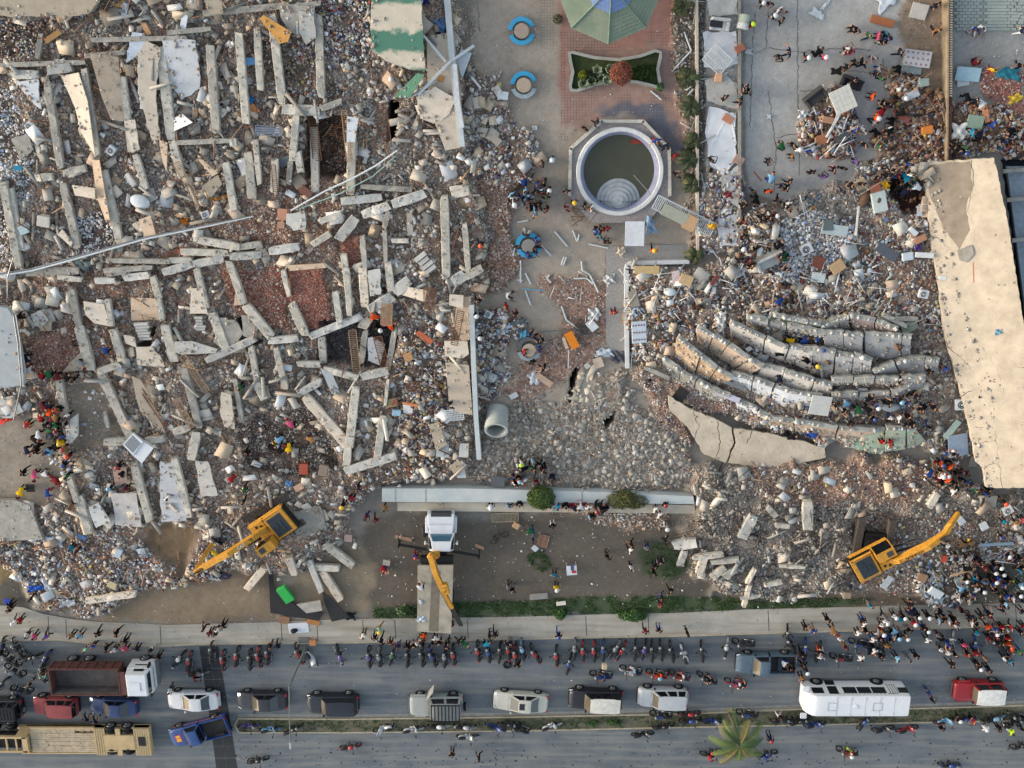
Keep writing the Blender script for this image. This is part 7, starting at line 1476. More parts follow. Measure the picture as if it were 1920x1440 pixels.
def make_pose(ps):
    J,up,fw=pose_def(ps); names=list(J); vi={n:i for i,n in enumerate(names)}; V=[J[n] for n in names]; Rd=[RAD[n[:-1]] if n[-1] in 'LR' else RAD[n] for n in names]
    E=[('pel','spi'),('spi','che'),('che','nek'),('nek','hd0'),('hd0','hd1'),('hd1','hd2')]
    for n in 'LR': E+=[('che','sh'+n),('sh'+n,'el'+n),('el'+n,'wr'+n),('wr'+n,'pa'+n),('pel','hi'+n),('hi'+n,'kn'+n),('kn'+n,'an'+n),('an'+n,'to'+n)]
    ed=[(vi[a],vi[b]) for a,b in E]
    # face and ears
    h=J['hd1']
    for off,r in ((fw*.105-up*.0,.014),):
        V.append(h+off); Rd.append((r,r)); ed.append((vi['hd1'],len(V)-1))
    for s in (1,-1): V.append(h+Vector((0,s*.1,0))); Rd.append((.014,.02)); ed.append((vi['hd1'],len(V)-1))
    for n,s in (('L',1),('R',-1)):
        pa=J['pa'+n]; d=(pa-J['wr'+n]).normalized(); sd=d.cross(Vector((0,s,0))); sd=sd.normalized() if sd.length>.1 else Vector((0,0,1))
        for k,(o,l) in enumerate(((-.03,.055),(-.01,.07),(.01,.068),(.03,.06))):
            a=pa+d*.045+sd*o; b=a+d*l*.55+Vector((0,-s*.008,0)); c=b+d*l*.4+Vector((0,-s*.02,0)); i0=len(V); V+=[a,b,c]; Rd+=[(.01,.01),(.009,.009),(.007,.007)]; ed+=[(vi['pa'+n],i0),(i0,i0+1),(i0+1,i0+2)]
        a=pa-d*.01+sd*.045; b=a+d*.03+sd*.012; i0=len(V); V+=[a,b]; Rd+=[(.011,.011),(.009,.009)]; ed+=[(vi['pa'+n],i0),(i0,i0+1)]
    me=bpy.data.meshes.new('tmp'); me.from_pydata(V,ed,[]); o=bpy.data.objects.new('tmp',me); C.objects.link(o)
    md=o.modifiers.new('s','SKIN'); md.use_smooth_shade=True; md.branch_smoothing=.2
    for i,r in enumerate(Rd): me.skin_vertices[0].data[i].radius=r
    me.skin_vertices[0].data[0].use_root=True
    sb=o.modifiers.new('u','SUBSURF'); sb.levels=1; sb.render_levels=1
    dg=bpy.context.evaluated_depsgraph_get(); dg.update(); ev=o.evaluated_get(dg); m=bpy.data.meshes.new_from_object(ev); m.name='person_'+ps
    bpy.data.objects.remove(o)
    bones=[]
    for a,b in E:
        lab=0
        k=b[:2] if b[-1] in 'LR' else b
        lab={'spi':1,'che':1,'nek':0,'hd0':0,'hd1':0,'hd2':0,'sh':1,'el':1,'wr':0,'pa':0,'hi':2,'kn':2,'an':2,'to':4}[k]
        if k=='an': lab=2
        bones.append((J[a],J[b],lab,k))
    npf=len(m.polygons); mi=[0]*npf
    for p in m.polygons:
        c=p.center; best=9;bl=0;bk=''
        for a,b,l,k in bones:
            d=b-a; t=max(0,min(1,(c-a).dot(d)/d.length_squared)); q_=(c-(a+d*t)).length/(.5 if k in('spi','che') else 1)**0
            if k in('spi','che','sh'): q_-=.03
            if q_<best: best=q_;bl=l;bk=k;bt=t
        if bk in('hd1','hd2','hd0'):
            r=c-J['hd1']; bl=3 if (r.dot(up)>.045 or r.dot(fw)<-.015) and bk!='hd0' else 0
        if bk=='nek': bl=1 if bt<.4 else 0
        if bk=='el' and bt>.75: bl=0
        mi[p.index]=bl
    while len(m.materials)<5: m.materials.append(None)
    for i,x in enumerate((M_skin[0],cloth('w'),cloth('k'),M_hair,M_shoe)): m.materials[i]=x
    m.polygons.foreach_set('material_index',mi); m.polygons.foreach_set('use_smooth',[True]*npf); m.update()
    return m,J['hd1'],up,fw
POSES={p:make_pose(p) for p in ('stand','walk','phone','reach','bend','squat','ride','sit','climb')}
hm=MB()
v=[];n=14
for i,(r,z) in enumerate(((.15,.0),(.145,.02),(.118,.03),(.115,.07),(.09,.12),(.05,.145),(.001,.15))):
    for k in range(n): a=2*math.pi*k/n; v.append(Vector((r*math.cos(a)*1.1,r*math.sin(a),z)))
hm.add(v,[(i*n+k,i*n+(k+1)%n,(i+1)*n+(k+1)%n,(i+1)*n+k) for i in range(6) for k in range(n)]); HAT=hm.mesh('helmet',paint('w'),True)
VERB={'stand':'standing','walk':'walking','phone':'holding a phone','reach':'reaching out','bend':'bending down','squat':'squatting','ride':'seated','sit':'sitting','climb':'climbing'}
def person(px,py,sh,pt,hat='-',ps=None,ang=None,z=None):
    if ps is None: ps=random.choice(['stand','stand','walk','phone','stand'])
    if ang is None: ang=random.uniform(0,360)
    zz=z
    if zz is None:
        zz=hzmax(px,py,6) if py<1140 else (.12 if py<np.interp(px,[p[0] for p in kerb],[p[1] for p in kerb])-2 and py>np.interp(px,[p[0] for p in walktop],[p[1] for p in walktop])-6 else max(.0,hz(px,py)))
    m,hd,up,fw=POSES[ps]; c=P(px,py,zz+.8); c.z=zz
    o=new('person',m); o.location=c; o.rotation_euler=(0,0,R(ang)); k=random.uniform(.94,1.05); o.scale=(k*1.16,k*1.16,k*.93)
    sl=o.material_slots
    for i,mm in ((0,random.choice(M_skin)),(1,cloth(sh)),(2,cloth(pt)),(3,M_hair)): sl[i].link='OBJECT'; sl[i].material=mm
    hw_=''
    if hat!='-':
        h=new('helmet' ,HAT,o); h.location=hd+up*.0; h.rotation_euler=up.to_track_quat('Z','X').to_euler() if ps in('bend',) else (0,0,0)
        h.material_slots[0].link='OBJECT'; h.material_slots[0].material=paint(hat); hw_=' '+CW[hat]+' helmet,'
    nr='near '+near(px,py) 
    lb=f'person in {CW[sh]} top, {CW[pt]} trousers,{hw_} {nr}'
    if len(lb.split())>13: lb=f'person in {CW[sh]} top,{hw_} {nr}'
    tag(o,lb,'person','people around the collapsed buildings',px=(px,py)); return o
PPL='''20,1142,k,k 29,1164,w,n,w 40,1161,r,k 52,1189,w,k 67,1191,p,k 88,1191,v,k 136,1189,a,k 151,1189,c,k 186,1184,k,k,-,w 220,1184,k,k,-,w 162,1215,i,k 176,1209,b,k 201,1213,k,k 216,1216,w,k 236,1198,k,k 237,1213,p,k 258,1213,n,n 284,1216,k,w 298,1229,k,k 86,1284,i,k,-,r 58,1280,k,k 321,1292,w,n
383,1176,k,k 395,1184,m,k 405,1186,k,k 411,1178,w,k 420,1169,k,k 508,1209,k,k 521,1209,n,n 392,1264,m,k,-,r 682,1189,w,k 703,1193,k,k 713,1178,i,a,y,w 733,1202,m,n 747,1209,n,b 764,1209,k,n 777,1207,k,b 796,1189,o,k 788,1197,e,k 817,1193,w,k 811,1204,k,k 824,1202,k,k 841,1202,k,k 846,1176,m,k,-,q 928,1187,k,n 957,1202,n,e 848,1411,k,k 898,1419,k,k,-,w
1047,1187,k,b,b 1209,1180,m,k,-,w 1235,1179,k,b 1238,1131,m,k 1138,1262,b,k,-,r 1191,1253,c,w,-,r 1242,1260,o,k,c,r 970,1248,k,k,-,s 1288,1184,k,k 1508,1173,k,k 1524,1180,b,a 1550,1158,k,k 1561,1178,a,k,-,b 1574,1196,w,r 1293,1269,w,r,-,r 1336,1271,k,k,-,r 1380,1272,w,v,-,r 1391,1282,n,o 1536,1220,k,o 1538,1229,w,k 1584,1211,m,a 1502,1224,k,k 1504,1242,k,k 1511,1254,k,k,w 1502,1268,a,k 1462,1342,k,w 1443,1382,n,n,r 1340,1412,r,k,-,r 1440,1420,b,k,-,r 1596,1409,r,l,w,r
1608,1184,w,k 1619,1167,w,k 1622,1180,k,k 1656,1153,e,k 1653,1169,w,k 1653,1182,a,r,w 1676,1153,w,k,w 1692,1153,k,k,w 1711,1164,r,k,w 1719,1151,k,k,w 1738,1151,k,k,w 1759,1162,c,k 1777,1163,w,r 1789,1162,m,k 1803,1144,k,m 1837,1151,k,k 1851,1147,k,n 1878,1142,k,n,-,w 1915,1144,n,n 1851,1173,o,k 1864,1178,b,e 1876,1173,r,k 1887,1180,w,k 1893,1173,r,k 1911,1182,k,m 1667,1196,k,k 1663,1207,a,k 1681,1189,k,k,c 1698,1191,a,k,w 1636,1196,w,b 1736,1178,k,k,w 1738,1197,w,k 1758,1189,e,m 1764,1216,w,k 1778,1211,k,k 1788,1224,k,k 1782,1242,k,k,-,w 1807,1207,p,k 1812,1224,r,k 1827,1222,r,k 1831,1184,t,k 1833,1247,k,k,w 1851,1251,n,k 1844,1231,a,n 1881,1233,w,k 1887,1193,r,k 1876,1202,k,k 1889,1204,o,k 1740,1296,b,b 1745,1308,k,b 1762,1360,k,m 1822,1347,r,k 1844,1360,w,e,w 1871,1362,k,k 1893,1368,l,w 1915,1364,k,k 1796,1344,k,k,w 1607,1407,w,l,-,r
47,883,k,k,-,w 65,887,p,k,r,b 81,889,w,k,-,b 41,918,y,k,r,b 89,922,b,r,-,b 124,868,k,b,b 130,879,w,b 128,891,g,k 134,947,a,k 225,872,k,k,r 231,885,k,k,-,b 210,911,n,k,c 237,914,m,k 317,930,w,e 136,1025,t,k 144,1033,m,k 60,1120,k,k 21,1132,k,k 437,895,r,k,-,b 460,916,g,k,-,w 458,938,k,k 673,910,n,k 644,945,k,k,y 652,932,w,m 661,932,r,k 724,949,a,k,-,c 705,973,m,k 687,967,m,b 920,947,w,k,w 955,947,c,k,-,s 780,1041,b,r,r 718,1070,r,b,-,q 790,1103,w,k,-,b 953,1099,e,k
1032,951,w,p,-,s 1045,951,w,m,-,s 1061,951,k,k,-,s 1074,952,r,k,-,s 1086,955,k,k,-,s 1097,951,m,k,-,s 1106,969,c,n 1119,953,a,m,r 1136,951,n,n 1111,966,k,k 974,948,k,k,-,s 1246,942,k,k,r 1228,953,w,m 1236,963,w,k 1250,986,e,k,w 1247,1012,k,k,-,c 1036,982,k,w 997,996,g,b,-,b 999,1010,n,c 1138,1041,k,k 1182,1029,w,k 1184,1020,k,k 1183,1062,w,k 1213,1025,e,b 1228,1060,k,k 1238,1052,n,n 1226,1072,k,k 1040,1076,t,k 1044,1099,y,n,w 1257,1105,k,k,-,w 1240,1118,k,b 961,1103,k,e
972,872,w,e 978,866,w,k,l 1003,877,k,k 1018,879,k,k 1036,897,n,k,-,q 974,899,o,k,c 983,899,w,c 964,891,k,b 966,905,w,n 1763,868,o,k,b 1772,864,k,b 1780,872,o,k 1773,889,o,k,w 1785,903,k,k 1800,897,n,k 1812,903,b,k 1790,885,k,k 1776,898,o,r 1847,924,b,k 1852,916,k,k 1880,938,k,k,o 1883,977,t,k 1880,1008,b,k 1905,977,a,k 1917,973,p,k 1775,1023,w,k,k 1789,1035,k,k 1808,1021,a,k,-,b 1822,1021,a,k,y,b 1816,1043,e,k 1828,1052,m,k 1837,1049,k,k 1872,1058,k,k,w 1862,1068,k,k,w 1878,1072,k,k,w 1892,1086,l,k 1820,1093,k,r 1829,1087,m,k 1839,1103,n,k,w 1871,1111,k,k,-,w 1886,1115,b,k 1911,1095,c,k,w 1908,1111,k,w,w 1829,1103,w,n 1909,1043,k,k 1880,1093,b,k 1898,1120,w,k 1915,1125,k,b
36,594,k,k,-,b 49,669,n,k,-,b 22,683,t,b,-,b 52,693,w,r,-,b 39,717,w,k,-,b 77,707,r,k,-,b 93,703,g,k,-,b 108,703,m,k,-,b 125,709,k,k,-,b 141,709,k,k 137,644,k,w,-,q 149,679,e,n,r,b 198,659,b,k,w,b 80,759,m,k,-,b 91,769,o,k,-,b 108,767,o,k 55,793,o,k,r 77,787,r,k,-,b 72,812,w,n,-,b 105,787,a,k,-,b 121,783,n,k 62,822,k,k,r,b 74,834,k,k,r,b 91,844,c,k,-,b 103,840,k,k,r,b 109,804,k,k,r 118,826,y,k,y 124,838,a,k,r 131,852,m,k,o 84,798,k,n,-,b 95,788,m,k,y,b
453,725,g,k 547,797,p,k,r,b 527,822,c,k,y,b 542,836,y,k,-,b 525,846,k,k,r,b 507,840,k,k,w,b 579,822,a,n,-,b 464,846,k,k 706,594,o,k,-,b 727,602,p,k,-,b 734,614,o,k,-,b 708,614,k,k 716,616,k,k,w 894,590,n,k,w 900,630,k,k,w 950,574,r,k 843,755,k,b 827,729,n,y 966,588,k,r 1151,584,r,k 1000,628,n,k,-,s 1013,638,k,n,-,s 998,677,k,k 1020,687,k,k,-,c 986,661,r,k,-,s 1008,655,b,w,-,s
1479,638,y,k,-,b 1504,640,b,k,-,b 1516,649,k,k,-,b 1534,638,b,w,-,b 1567,659,k,k,k 1459,663,k,k,-,b 1514,677,k,k,-,b 1529,683,n,k,y 1550,677,a,k 1461,707,n,k,w,b 1481,820,k,k,-,b 1522,814,b,k,-,b 1566,761,k,k 1582,767,k,w 1540,653,n,k,b 1679,650,a,w 1683,709,k,e,-,c 1741,695,k,k 1771,691,b,k 1830,739,k,k 1608,765,g,k,-,b 1624,765,k,k,-,b 1643,761,b,b,w 1666,755,k,k 1686,749,k,b,c 1636,783,k,k,b 1701,779,k,k 1683,783,w,e 1727,767,k,k,-,w 1749,763,k,m 1741,800,k,b,k 1653,826,r,k 1668,828,r,k 1781,840,o,n,w 1767,846,e,k,b 1788,850,k,k
1018,306,k,a 1035,299,c,n,w 1021,340,k,k 1029,355,k,k,w 1007,346,b,k 1015,361,m,k 1010,383,k,k 1003,392,c,v 984,358,c,k 994,366,c,n 981,376,n,k 994,376,n,b 972,370,b,k 1062,357,k,w 1061,390,m,k 1077,379,v,k,y 1096,386,k,k 1109,389,w,k 1137,428,r,k 1115,431,k,k,b 1126,427,k,k 1125,442,t,k 1138,453,k,k 1225,468,o,k,y,w 987,437,k,w,-,s 1007,450,b,k,-,s 1006,468,k,k,-,s 992,478,b,k,-,s 1265,291,r,k 1268,328,k,k 900,454,n,k,o,c 896,563,k,k 956,555,w,k,-,s
1333,300,k,k 1438,302,k,k 1484,294,a,k 1521,322,k,k 1544,331,v,n 1562,318,k,m 1580,315,k,k 1594,347,k,k 1577,357,n,e 1441,358,o,k 1411,358,k,b 1393,386,k,k 1429,383,e,k 1438,407,k,k,-,c 1454,402,r,m,w 1477,390,k,k 1423,413,e,k 1394,416,m,k 1393,443,k,k 1390,465,k,w,w 1387,486,k,k 1458,462,k,k,-,b 1445,510,k,k 1463,562,b,k,-,b 1603,303,v,k 1722,352,w,k,k,b 1680,355,k,k,-,b 1692,362,n,k,-,b 1700,350,k,k,-,b 1614,344,k,k
1097,241,k,k 1118,229,n,k 1230,262,b,r,-,c 1245,274,n,k,-,c 1429,5,k,n,w 1442,6,k,k 1460,18,w,k 1469,23,e,v 1451,30,k,w,w 1463,40,k,e 1410,46,r,k,l 1461,107,k,k 1478,98,n,n,-,c 1513,107,m,k,w 1530,101,k,k,-,b 1544,108,p,k,w 1397,165,k,w 1403,172,k,k 1358,183,k,n 1388,189,k,k,-,c 1591,91,w,m 1586,98,m,w 1597,97,p,n 1597,55,k,k 1588,125,k,k 1565,134,k,k,-,b 1467,277,g,k,-,b 1486,271,k,k 1496,280,w,k,w 1605,56,n,k 1755,56,a,k 1685,98,n,k 1614,119,k,k,-,c 1634,180,o,k 1641,221,o,k,w 1618,244,w,k 1603,244,b,k 1620,271,k,k 1655,207,r,k,-,b 1672,198,n,k 1685,213,k,k,-,b 1673,226,k,k,-,b 1670,244,k,w,-,b 1644,67,p,k 1662,73,b,n 1652,79,k,w 1832,117,m,k,-,q 1859,131,y,r 1911,122,k,k 1813,180,k,k,-,b 1836,190,w,k,-,b 1829,58,b,w,-,s 1841,55,w,e,-,s 1914,58,n,w 1835,262,k,k 1789,265,k,k 1786,277,k,k 1807,286,k,b,b 1755,10,k,n'''
PM={'w':'walk','b':'bend','q':'squat','r':'ride','s':'sit','c':'climb'}
RA={(86,1284):90}
for s in PPL.split():
    p=s.split(','); x,y=float(p[0]),float(p[1]); ps=PM[p[5]] if len(p)>5 else None; hat=p[4] if len(p)>4 else '-'
    ang=None; z=None
    if ps=='ride':   # face the way their motorcycle faces
        best=min(MO.split(),key=lambda m:(float(m.split(',')[0])-x)**2+(float(m.split(',')[1])-y)**2).split(','); ang=float(best[2]); mx_,my_=float(best[0]),float(best[1]); c=P(mx_,my_,.35); q_=c+Vector((math.cos(R(ang)),math.sin(R(ang)),0))*-.05
        o=person(x,y,p[2],p[3],hat,'ride',ang,max(0.,hz(mx_,my_))); o.location=(q_.x,q_.y,.0); continue
    if 1140<y<1230 and ps is None: ang=random.choice([90,90,80,100,60,120,270,200,-20])+random.uniform(-20,20)
    if (x-1162)**2+(y-322)**2<100**2: z=.3
    if 945<y<957 and 960<x<1110: z=.45; ang=-90
    if 838<x<900 and False: z=0
    if 780<x<793 and 1090<y<1120: z=1.25
    person(x,y,p[2],p[3],hat,ps,ang,z)
for (x,y,sh) in ((160,1349,'n'),(177,1353,'n')): person(x,y,sh,'k','-','sit',90,.95)
for (x,y,sh,pt) in ((1487,1258,'k','k'),(1472,1248,'w','b')): person(x,y,sh,pt,'-','squat',None,.56)

CL=[(1610,1130,1918,1250,46),(1800,1030,1918,1120,30),(1392,330,1480,560,22),(955,335,1030,400,16),(1590,60,1700,280,16),(50,760,130,850,14),(1040,944,1140,956,8),(960,862,1040,905,10),(700,1190,960,1212,10),(1740,840,1830,920,12),(1640,300,1730,370,10),(1560,740,1760,800,10),(1790,180,1910,280,8)]
for x0,y0,x1,y1,n_ in CL:
    for _ in range(n_): person(random.uniform(x0,x1),random.uniform(y0,y1),random.choice('wkkkknbkmtcegwnk'),random.choice('kkkkneb'),random.choice('----------w-'),random.choice(['stand','walk','phone','stand','bend']) ,random.uniform(0,360),.45 if y0==944 else None)
# beyond 300 people: the ones that show smallest become one crowd mesh
PO=[(o,px) for o,px in TAGS if o.get('category')=='person']
def shown(t):
    o,px=t; d=toPx(*(o.location+Vector((0,0,1.4)))); g_=toPx(*o.location); return math.hypot(d[0]-g_[0],d[1]-g_[1])+ (6 if px[1]<1130 and px[0]>0 else 12)+random.random()*2 - (9 if o.data.name in('person_squat','person_bend','person_sit') else 0)
PO.sort(key=shown,reverse=True); rest=PO[296:]; gone=set(id(o) for o,_ in rest); TAGS[:]=[t for t in TAGS if id(t[0]) not in gone]
bpy.context.view_layer.update()
Vv=[];Fv=[];Mi=[];ml=[];off=0
for o,_ in rest:
    for q_ in [o]+list(o.children):
        me=q_.data; n=len(me.vertices); a=np.empty(n*3); me.vertices.foreach_get('co',a); W=np.array(q_.matrix_world if q_ is o else o.matrix_world@q_.matrix_basis); Vv.append(a.reshape(-1,3)@W[:3,:3].T+W[:3,3])
        ix=[]
        for s_ in q_.material_slots:
            m=s_.material
            if m not in ml: ml.append(m)
            ix.append(ml.index(m))
        for p_ in me.polygons: Fv.append([v+off for v in p_.vertices]); Mi.append(ix[p_.material_index])
        off+=n
for o,_ in rest:
    for q_ in list(o.children): bpy.data.objects.remove(q_)
    bpy.data.objects.remove(o)
me=bpy.data.meshes.new('crowd'); me.from_pydata(np.concatenate(Vv).tolist(),[],Fv)
for m in ml: me.materials.append(m)
me.polygons.foreach_set('material_index',Mi); me.polygons.foreach_set('use_smooth',[True]*len(Fv)); me.update()
tag(new('crowd',me),'people searching, bending and sitting among the ruins and in the tightest groups','crowd',kind='stuff')
# ================= LOOSE THINGS =================
def root_at(name,px,py,ang,dz=.0,z=None,tilt=6):
    zz=(hzmax(px,py,8)+dz) if z is None else z; c=P(px,py,zz); e=empty(name,c,0); e.rotation_euler=(R(random.uniform(-tilt,tilt)),R(random.uniform(-tilt,tilt)),R(ang)); return e
def col(c): return mat('tint_%d_%d_%d'%c,c,rough=.8,var=.1,scale=4,bump=.1)
def bx(name,px,py,w,h,ang,c,label,cat,t=.12,dz=.15,z=None,tilt=6,bevel=.02,parts=None):
    s=scl(py); W,H=w*s,h*s; zz=(hzmax(px,py,8)+dz) if z is None else z
    mb=MB(); mb.box(-W/2,W/2,-H/2,H/2,0,t); o=mb.build(name,c if not isinstance(c,tuple) else col(c),bevel=bevel); o.location=P(px,py,zz); o.rotation_euler=(R(random.uniform(-tilt,tilt)),R(random.uniform(-tilt,tilt)),R(ang))
    if parts: parts(o,W,H,t)
    return tag(o,label,cat,None,px=(px,py))
def cloth_(name,px,py,w,h,ang,c,label,cat='cloth',amp=.12,dz=.12,z=None,seed=0):
    s=scl(py); W,H=w*s,h*s; n=12; r=np.random.default_rng(int(px*7+py)); v=[]
    T=r.uniform(0,6.28,6)
    for i in range(n+1):
        for j in range(n+1):
            x=(i/n-.5)*W; y=(j/n-.5)*H; e=max(abs(2*i/n-1),abs(2*j/n-1)); f=1-.18*e*(1+math.sin(5*math.atan2(y,x)+T[0])); 
            v.append(Vector((x*f,y*f,amp*(math.sin(x*7/max(W,.4)*1.5+T[1])*math.sin(y*6/max(H,.4)*1.3+T[2])+.5*math.sin(x*11+y*9+T[3])+.3*r.uniform(-1,1))-amp*e)))
    f=[(i*(n+1)+j,(i+1)*(n+1)+j,(i+1)*(n+1)+j+1,i*(n+1)+j+1) for i in range(n) for j in range(n)]
    mb=MB(); mb.add(v,f); o=mb.build(name,col(c),smooth=True); o.location=P(px,py,(hzmax(px,py,8)+dz+amp) if z is None else z); o.rotation_euler=(0,0,R(ang)); md=o.modifiers.new('s','SOLIDIFY'); md.thickness=.02
    return tag(o,label,cat,None,px=(px,py))
# mattresses
def quilt(o,W,H,t):
    mb=MB()
    for i in range(1,5): x=-W/2+W*i/5; mb.box(x-.012,x+.012,-H/2+.03,H/2-.03,t,t+.004)
    for i in range(1,4): y=-H/2+H*i/4; mb.box(-W/2+.03,W/2-.03,y-.012,y+.012,t,t+.004)
    mb.build('quilting',col((170,170,168)),o)
def flowers(o,W,H,t):
    mb=MB()
    for i in range(5):
        for j in range(3): x=-W/2+W*(i+.5+.2*(j%2))/5.3; y=-H/2+H*(j+.5)/3; mb.cyl((x,y,t),(x,y,t+.006),.09,n=7)
    mb.build('flower_print',col((150,130,138)),o)
bx('mattress',1580,187,40,44,26,(206,206,200),'plain square off-white mattress on the courtyard pile','mattress',.25,.5,parts=quilt)
bx('mattress',1719,110,50,30,-7,(200,196,198),'mattress with a grey flower print near the balustrade','mattress',.22,.35,parts=flowers)
bx('board',1708,127,42,22,-5,(190,208,206),'pale green glass boards under the flowered mattress','board',.06,.15)
bx('mattress',1198,622,27,42,4,(206,216,228),'pale blue mattress with a blue stripe by the white corner wall','mattress',.2,.25,parts=flowers)
bx('mattress',1190,438,36,46,0,(222,224,230),'large white board on a stand below the pool','mattress',.1,z=1.1,tilt=2)
cloth_('sheet',1219,424,24,40,20,(168,190,214),'light blue sheet draped beside the white board below the pool',amp=.2,z=.8)
cloth_('sheet',1165,472,18,22,-20,(214,196,176),'cream cushion sheet left of the white board',amp=.08,z=.4)
bx('board',1538,760,38,38,-8,(210,210,206),'square light grey board on the lower curved walls','board',.08,z=1.7)
cloth_('sheet',1668,-4,60,34,35,(226,232,238),'big white sheet at the top edge of the courtyard',amp=.04,z=.15)
cloth_('sheet',1533,26,34,16,-30,(214,222,226),'torn white sheet pointing to the top edge',amp=.03,z=.12); cloth_('sheet',1549,8,30,8,55,(214,222,226),'narrow tail of torn white sheet at the top edge',amp=.03,z=.12)
bx('tabletop',1723,21,32,28,-12,(206,200,192),'pale tabletop with a dark hole near the top edge','tabletop',.06,.05)
bx('sofa_cushion',1654,40,46,14,-14,(178,112,72),'orange-brown sofa cushion lying on the courtyard','cushion',.14,.02)
bx('board',1815,139,46,26,-4,(180,212,226),'light blue board on the floor right of the balustrade','board',.06,.25)
bx('board',1806,152,24,18,10,(220,224,226),'white board under the light blue board','board',.05,.05)
cloth_('cloth',1893,138,48,24,-8,(40,130,150),'teal patterned cloth spread at the right edge',amp=.07)
bx('mattress',1828,228,30,24,-8,(140,164,148),'green-grey mattress in the upper right debris','mattress',.15,.3)
cloth_('sheet',1800,248,34,36,0,(226,226,222),'round white sheet beside the balustrade foot',amp=.08,z=.9)
cloth_('cloth',1905,185,30,18,20,(226,190,70),'yellow cloth at the right edge debris',amp=.1); bx('board',1848,213,10,34,20,(226,150,110),'orange-pink long board in the upper right debris','board',.05,.4)
def sofa(px,py,w,h,ang,c,label,name='sofa'):
    e=root_at(name,px,py,ang,.1); s=scl(py); W,H=w*s,h*s; m=col(c)
    mb=MB(); mb.box(-W/2,W/2,-H/2,H/2,.0,.4,tap=.04); mb.build('seat',m,e,bevel=.05)
    mb=MB(); mb.box(-W/2,W/2,H/2-.25,H/2,.4,.85,tap=.04); mb.build('backrest',m,e,bevel=.05)
    for s_ in (1,-1): mb=MB(); mb.box(s_*W/2-.2 if s_>0 else -W/2,s_*W/2 if s_>0 else -W/2+.2,-H/2,H/2-.25,.4,.6); mb.build('armrest',m,e,bevel=.04)
    return tag(e,label,'sofa',None,px=(px,py))
sofa(1527,182,42,24,40,(74,72,72),'dark grey sofa left of the square mattress'); sofa(1595,155,40,20,-20,(44,44,50),'black sofa behind the square mattress')
sofa(1440,487,52,26,24,(204,206,202),'overturned off-white sofa in the colourful debris'); sofa(1348,45,36,24,-6,(216,216,218),'white sofa with a black cushion on the broken platform')
bx('cushion',1343,45,24,12,-6,(40,42,50),'black cushion on the white sofa','cushion',.1,z=1.7,tilt=1)
e=root_at('rolled_mattress',1393,42,80,.1); mb=MB(); mb.cyl((-.45,0,.4),(.45,0,.4),.4,n=18); mb.torus((.45,0,.4),(1,0,0),.2,.06,n=16); mb.build('foam_roll',col((190,200,182)),e); mb=MB(); mb.cyl((-.47,0,.4),(-.1,0,.4),.42,n=18); mb.build('cover',col((226,226,224)),e); tag(e,'rolled pale green mattress beside the white sofa','mattress',px=(1393,42))
def grille(px,py,w,h,ang,n,m_,c,label,dz=.3,z=None,cat='grille',r=.02,name='metal_grille'):
    e=root_at(name,px,py,ang,dz,z,4); s=scl(py); W,H=w*s,h*s; mb=MB()
    for y in (-H/2,H/2): mb.box(-W/2,W/2,y-.03,y+.03,0,.05)
    for x in (-W/2,W/2): mb.box(x-.03,x+.03,-H/2,H/2,0,.05)
    mb.build('frame',c,e); mb=MB()
    for i in range(1,n): x=-W/2+W*i/n; mb.box(x-r,x+r,-H/2,H/2,.01,.04)
    for i in range(1,m_): y=-H/2+H*i/m_; mb.box(-W/2,W/2,y-r,y+r,.012,.045)
    mb.build('bar',c,e); return tag(e,label,cat,None,px=(px,py))
grille(1283,405,124,26,-26,34,1,M_wp,'long white metal fence panel fallen between pool and platform',z=1.0)
bx('tabletop',1265,402,52,22,-26,(168,170,156),'grey tabletop lying on the white fence panel','tabletop',.06,z=1.15,tilt=2); bx('cardboard',1294,418,24,28,-26,(204,166,128),'tan cardboard sheet on the white fence panel','cardboard',.04,z=1.2,tilt=2)
cloth_('bag',1336,425,18,12,0,(240,180,40),'yellow bag on the lower end of the white fence panel',amp=.12,z=1.2)
grille(947,970,50,18,3,20,1,mat('buff_metal',(186,172,146)),'buff metal grating lying on the lawn under the low wall',z=.1)
grille(1345,112,44,36,-40,12,3,M_wp,'tangled white metal frame on the broken platform',dz=.5); grille(1093,612,26,22,-30,7,5,mat('dark_metal',(76,76,78)),'dark wire rack near the orange box',dz=.2)
grille(503,245,46,17,-3,1,4,mat('blue_grey_slats',(124,136,156)),'blue-grey slatted panel in the upper left ruins',dz=1.0,r=.06)
grille(774,725,30,20,-8,10,4,M_rust,'rusty window grille in the left debris',dz=.5); grille(852,778,34,20,4,12,5,M_wp,'white gridded rack at the foot of the tiled floor',dz=.5)
for i,(x,y,w,h,a,n) in enumerate(((352,345,86,12,-64,26),(590,255,90,16,-86,26),(650,255,92,10,-86,26),(722,235,80,14,-84,22),(665,660,84,14,-86,24),(715,660,60,16,-78,18),(725,590,20,40,-4,14),(858,615,66,12,-102,18),(365,700,80,12,-62,24),(285,760,90,6,-62,22),(345,775,60,12,-66,18),(515,340,60,8,-88,16),(545,245,60,12,84,14),(805,560,20,40,0,10))):
    if i in (12,): continue
    grille(x,y,w,h,a,n,1,M_rust if i%2 else mat('tan_rebar',(168,138,108)),f'rusty reinforcement mat exposed near {near(x,y)}',dz=.95,cat='rebar mat',r=.018,name='rebar_mat')
e=root_at('ladder',903,908,-4,.15); mb=MB(); 
for y in (-.2,.2): mb.box(-.8,.8,y-.03,y+.03,0,.05)
for k in range(6): mb.box(-.75+k*.3,-.71+k*.3,-.2,.2,.01,.04)
mb.build('ladder_frame',M_steel,e); tag(e,'short aluminium ladder lying on the low wall','ladder',px=(903,908))
